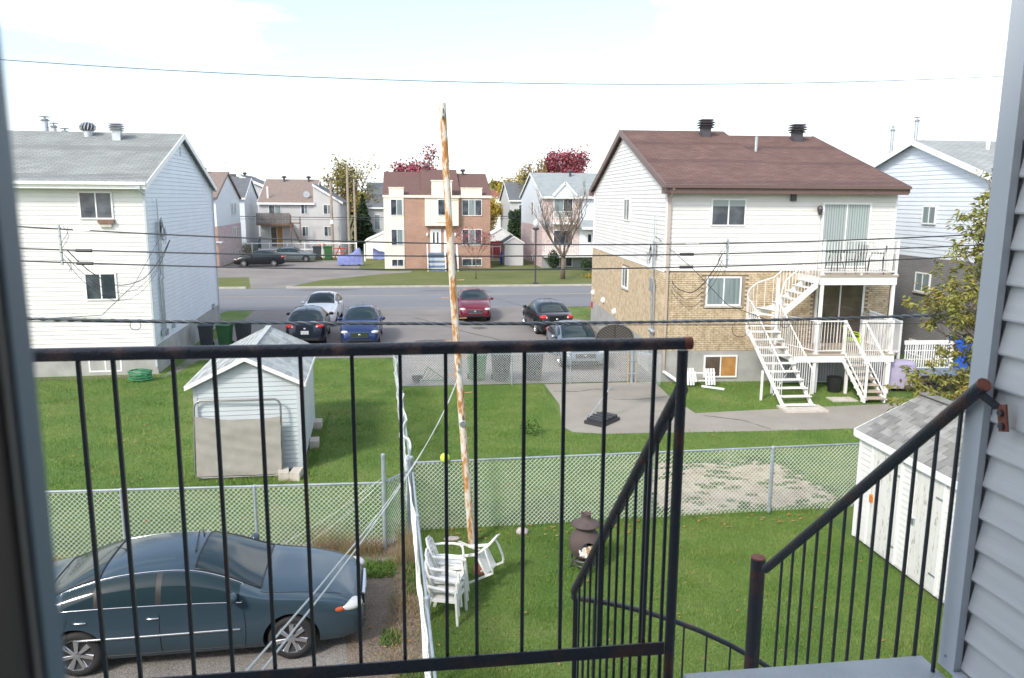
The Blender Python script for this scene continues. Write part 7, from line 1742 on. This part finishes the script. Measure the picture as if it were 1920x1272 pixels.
for i, (p, d) in enumerate(order):
    v = Vector((d.x + q.gauss(0, .6), d.y + q.gauss(0, .6), q.gauss(-.35, .4))).normalized(); rot = v.to_track_quat('X', 'Z').to_matrix() @ Matrix.Rotation(q.uniform(-1.2, 1.2), 3, 'X') * q.uniform(.75, 1.35)
    if i < 300: inst(lfm, 'leaf', ash, p, rot)
    else: rest.add([tuple(p + rot @ Vector(w)) for w in lf.v], lf.f)
rest.build('foliage', 'leaf_ash', ash, kind='stuff')

# ================================================================== GRASS, WEEDS, FALLEN LEAVES
rs = np.random.RandomState(5)
def inside_poly(xy, poly):
    x, y = xy[:, 0], xy[:, 1]; c = np.zeros(len(x), bool); j = len(poly) - 1
    for i in range(len(poly)):
        xi, yi = poly[i]; xj, yj = poly[j]
        if yi != yj: c ^= ((yi > y) != (yj > y)) & (x < (xj - xi) * (y - yi) / (yj - yi) + xi)
        j = i
    return c
def grass(name, label, polys, count, h, w, m, holes=(), lean=.5, edge=None):
    pts = []
    areas = [abs(sum(p[i][0] * p[(i + 1) % len(p)][1] - p[(i + 1) % len(p)][0] * p[i][1] for i in range(len(p)))) / 2 for p in polys]
    for p, a in zip(polys, areas):
        n = int(count * a / sum(areas)); xs_ = [v[0] for v in p]; ys_ = [v[1] for v in p]; bb = (max(xs_) - min(xs_)) * (max(ys_) - min(ys_))
        c = np.column_stack([rs.uniform(min(xs_), max(xs_), int(n * bb / a)), rs.uniform(min(ys_), max(ys_), int(n * bb / a))]); c = c[inside_poly(c, p)]
        for hl in holes: c = c[~inside_poly(c, hl)]
        pts.append(c)
    c = np.concatenate(pts); n = len(c); clump = .65 + .6 * (np.sin(c[:, 0] * 3.1 + np.cos(c[:, 1] * 2.3) * 2) * .5 + .5) * (np.sin(c[:, 1] * 4.7 + c[:, 0] * 1.3) * .5 + .5)
    hh = h * rs.uniform(.45, 1.3, n) * clump; a = rs.uniform(0, 2 * PI, n); ww = w * rs.uniform(.6, 1.3, n); b = rs.uniform(0, 2 * PI, n); ln = hh * lean * rs.uniform(.2, 1.4, n)
    V_ = np.zeros((n, 3, 3), np.float32)
    V_[:, 0, 0] = c[:, 0] - np.cos(a) * ww / 2; V_[:, 0, 1] = c[:, 1] - np.sin(a) * ww / 2; V_[:, 1, 0] = c[:, 0] + np.cos(a) * ww / 2; V_[:, 1, 1] = c[:, 1] + np.sin(a) * ww / 2
    V_[:, 2, 0] = c[:, 0] + np.cos(b) * ln; V_[:, 2, 1] = c[:, 1] + np.sin(b) * ln; V_[:, 2, 2] = hh
    me = bpy.data.meshes.new(name); me.vertices.add(n * 3); me.vertices.foreach_set('co', V_.ravel()); me.loops.add(n * 3); me.loops.foreach_set('vertex_index', np.arange(n * 3, dtype=np.int32))
    me.polygons.add(n); me.polygons.foreach_set('loop_start', np.arange(0, n * 3, 3, dtype=np.int32)); me.polygons.foreach_set('loop_total', np.full(n, 3, np.int32)); me.update(); me.materials.append(M[m])
    o = bpy.data.objects.new(name, me); COL.objects.link(o); o['kind'] = 'stuff'; o['label'] = label; o['category'] = 'grass'; return o
patio_p = [(4.5, 25.15), (4.5, 22.5), (4.12, 20.2), (4.3, 19.65), (5.1, 19.4), (6.8, 19.3), (9.5, 19.15), (30, 18.8), (30, 21.3), (15, 21.5), (10.5, 21.25), (8.25, 21.1), (8.15, 23.2), (8.3, 25.1)]
grass('near_grass', 'short green lawn grass in the near yard', [[(.28, 6), (8.0, 6), (8.0, 13.8), (.05, 13.8)]], 260000, .050, .0085, 'blade')
grass('middle_grass', 'lawn grass beyond the middle fence', [[(.05, 13.8), (13, 13.8), (13, 19.3), (4.2, 19.5), (4.4, 25.1), (-.35, 25.1)], [(8.3, 21.1), (15, 21.5), (15, 26), (8.5, 25)]], 190000, .055, .012, 'blade', holes=[_sp2, patio_p])
grass('left_grass', 'lawn grass round the garden shed', [[(-.45, 13.2), (-.0, 14), (-.4, 25), (-.5, 30.1), (-8.4, 30.2), (-8.6, 28), (-13, 27.8), (-12, 13.5)]], 230000, .055, .012, 'blade')
grass('tall_edge_grass', 'taller grass tufts along the foot of the middle fence', [[(.1, 13.7), (8, 13.75), (8, 13.95), (.1, 13.9)], [(-2.75, 16.6), (-4.9, 16.6), (-4.9, 17.2), (-2.4, 17.2), (-2.3, 22.8), (-2.1, 17)]], 9000, .11, .011, 'blade')
sand_w = []
for i in range(150):
    p = (rs.uniform(5.1, 9.0), rs.uniform(14.1, 17.0)); r_ = rs.uniform(.03, .14)
    if i > 80:
        e_ = _sp2[rs.randint(len(_sp2))]; p = (e_[0] + rs.uniform(-.15, .15), e_[1] + rs.uniform(-.15, .15)); r_ *= .8
    sand_w.append([(p[0] + r_ * 1.6 * math.cos(t), p[1] + r_ * .7 * math.sin(t)) for t in np.linspace(0, 5.5, 8)])
grass('sand_weeds', 'scattered weeds sprouting from the bare sand', sand_w, 16000, .055, .016, 'weed_green')
grass('driveway_weeds', 'dry brown weeds on the dirt strip by the leaning fence', [[(-.55, 5), (.2, 5), (.1, 13.5), (-.25, 13.5)], [(-2.2, 12.75), (-.3, 12.75), (-.4, 13.3), (-2.6, 13.3)], [(-8, 13.05), (-2.2, 12.95), (-2.2, 13.3), (-8, 13.4)]], 9000, .15, .009, 'dry_blade', lean=1.1)
grass('tall_weeds', 'tall dry weed stalks against the chain link near the tall post', [[(-1.7, 12.9), (-.55, 12.8), (-.5, 13.15), (-1.7, 13.2)], [(-.28, 12.4), (.02, 12.4), (.0, 13.4), (-.2, 13.4)]], 1500, .55, .008, 'dry_blade', lean=.5)
grass('green_weeds', 'green weed patches at the edge of the driveway', [[(-.75, 12.0), (-.3, 12.0), (-.25, 12.6), (-.8, 12.5)], [(-.1, 11.4), (.1, 11.4), (.1, 12.5), (-.15, 12.4)], [(-.45, 10.0), (-.2, 10.0), (-.2, 10.4), (-.45, 10.4)], [(-.15, 7.6), (.15, 7.6), (.12, 9.5), (-.2, 9.4)]], 4200, .12, .02, 'weed_green', lean=1.2)
# fallen leaves
q = random.Random(9); V_ = MB()
def scatter(n, x0, x1, y0, y1, s):
    for _ in range(n):
        x, y = q.uniform(x0, x1), q.uniform(y0, y1)
        if 7.9 < x < 10.5 and y < 12.6: continue
        a = q.uniform(0, 6.28); w = s * q.uniform(.5, 1.3); c = Vector((x, y, .045)); d = Vector((math.cos(a), math.sin(a), q.uniform(-.2, .3))) * w; e_ = Vector((-math.sin(a), math.cos(a), q.uniform(-.2, .3))) * w * .6
        V_.add([c - d, c + e_, c + d, c - e_], [(0, 1, 2, 3)])
scatter(150, .3, 8, 6.5, 13.6, .024); scatter(110, .6, 8, 13.2, 13.75, .035); scatter(130, .2, 13, 14, 25, .035); scatter(170, -8, -.6, 14, 30, .035); scatter(60, -.9, .2, 6, 13, .03); scatter(120, 8.5, 10.4, 38, 44, .06); scatter(45, -7, -.5, 3, 12.6, .02); scatter(80, 8.5, 15, 21.5, 24.8, .03)
V_.build('fallen_leaves', 'leaf_fall', kind='stuff')['label'] = 'fallen yellow and brown leaves scattered on the lawns'

bpy.context.view_layer.update()
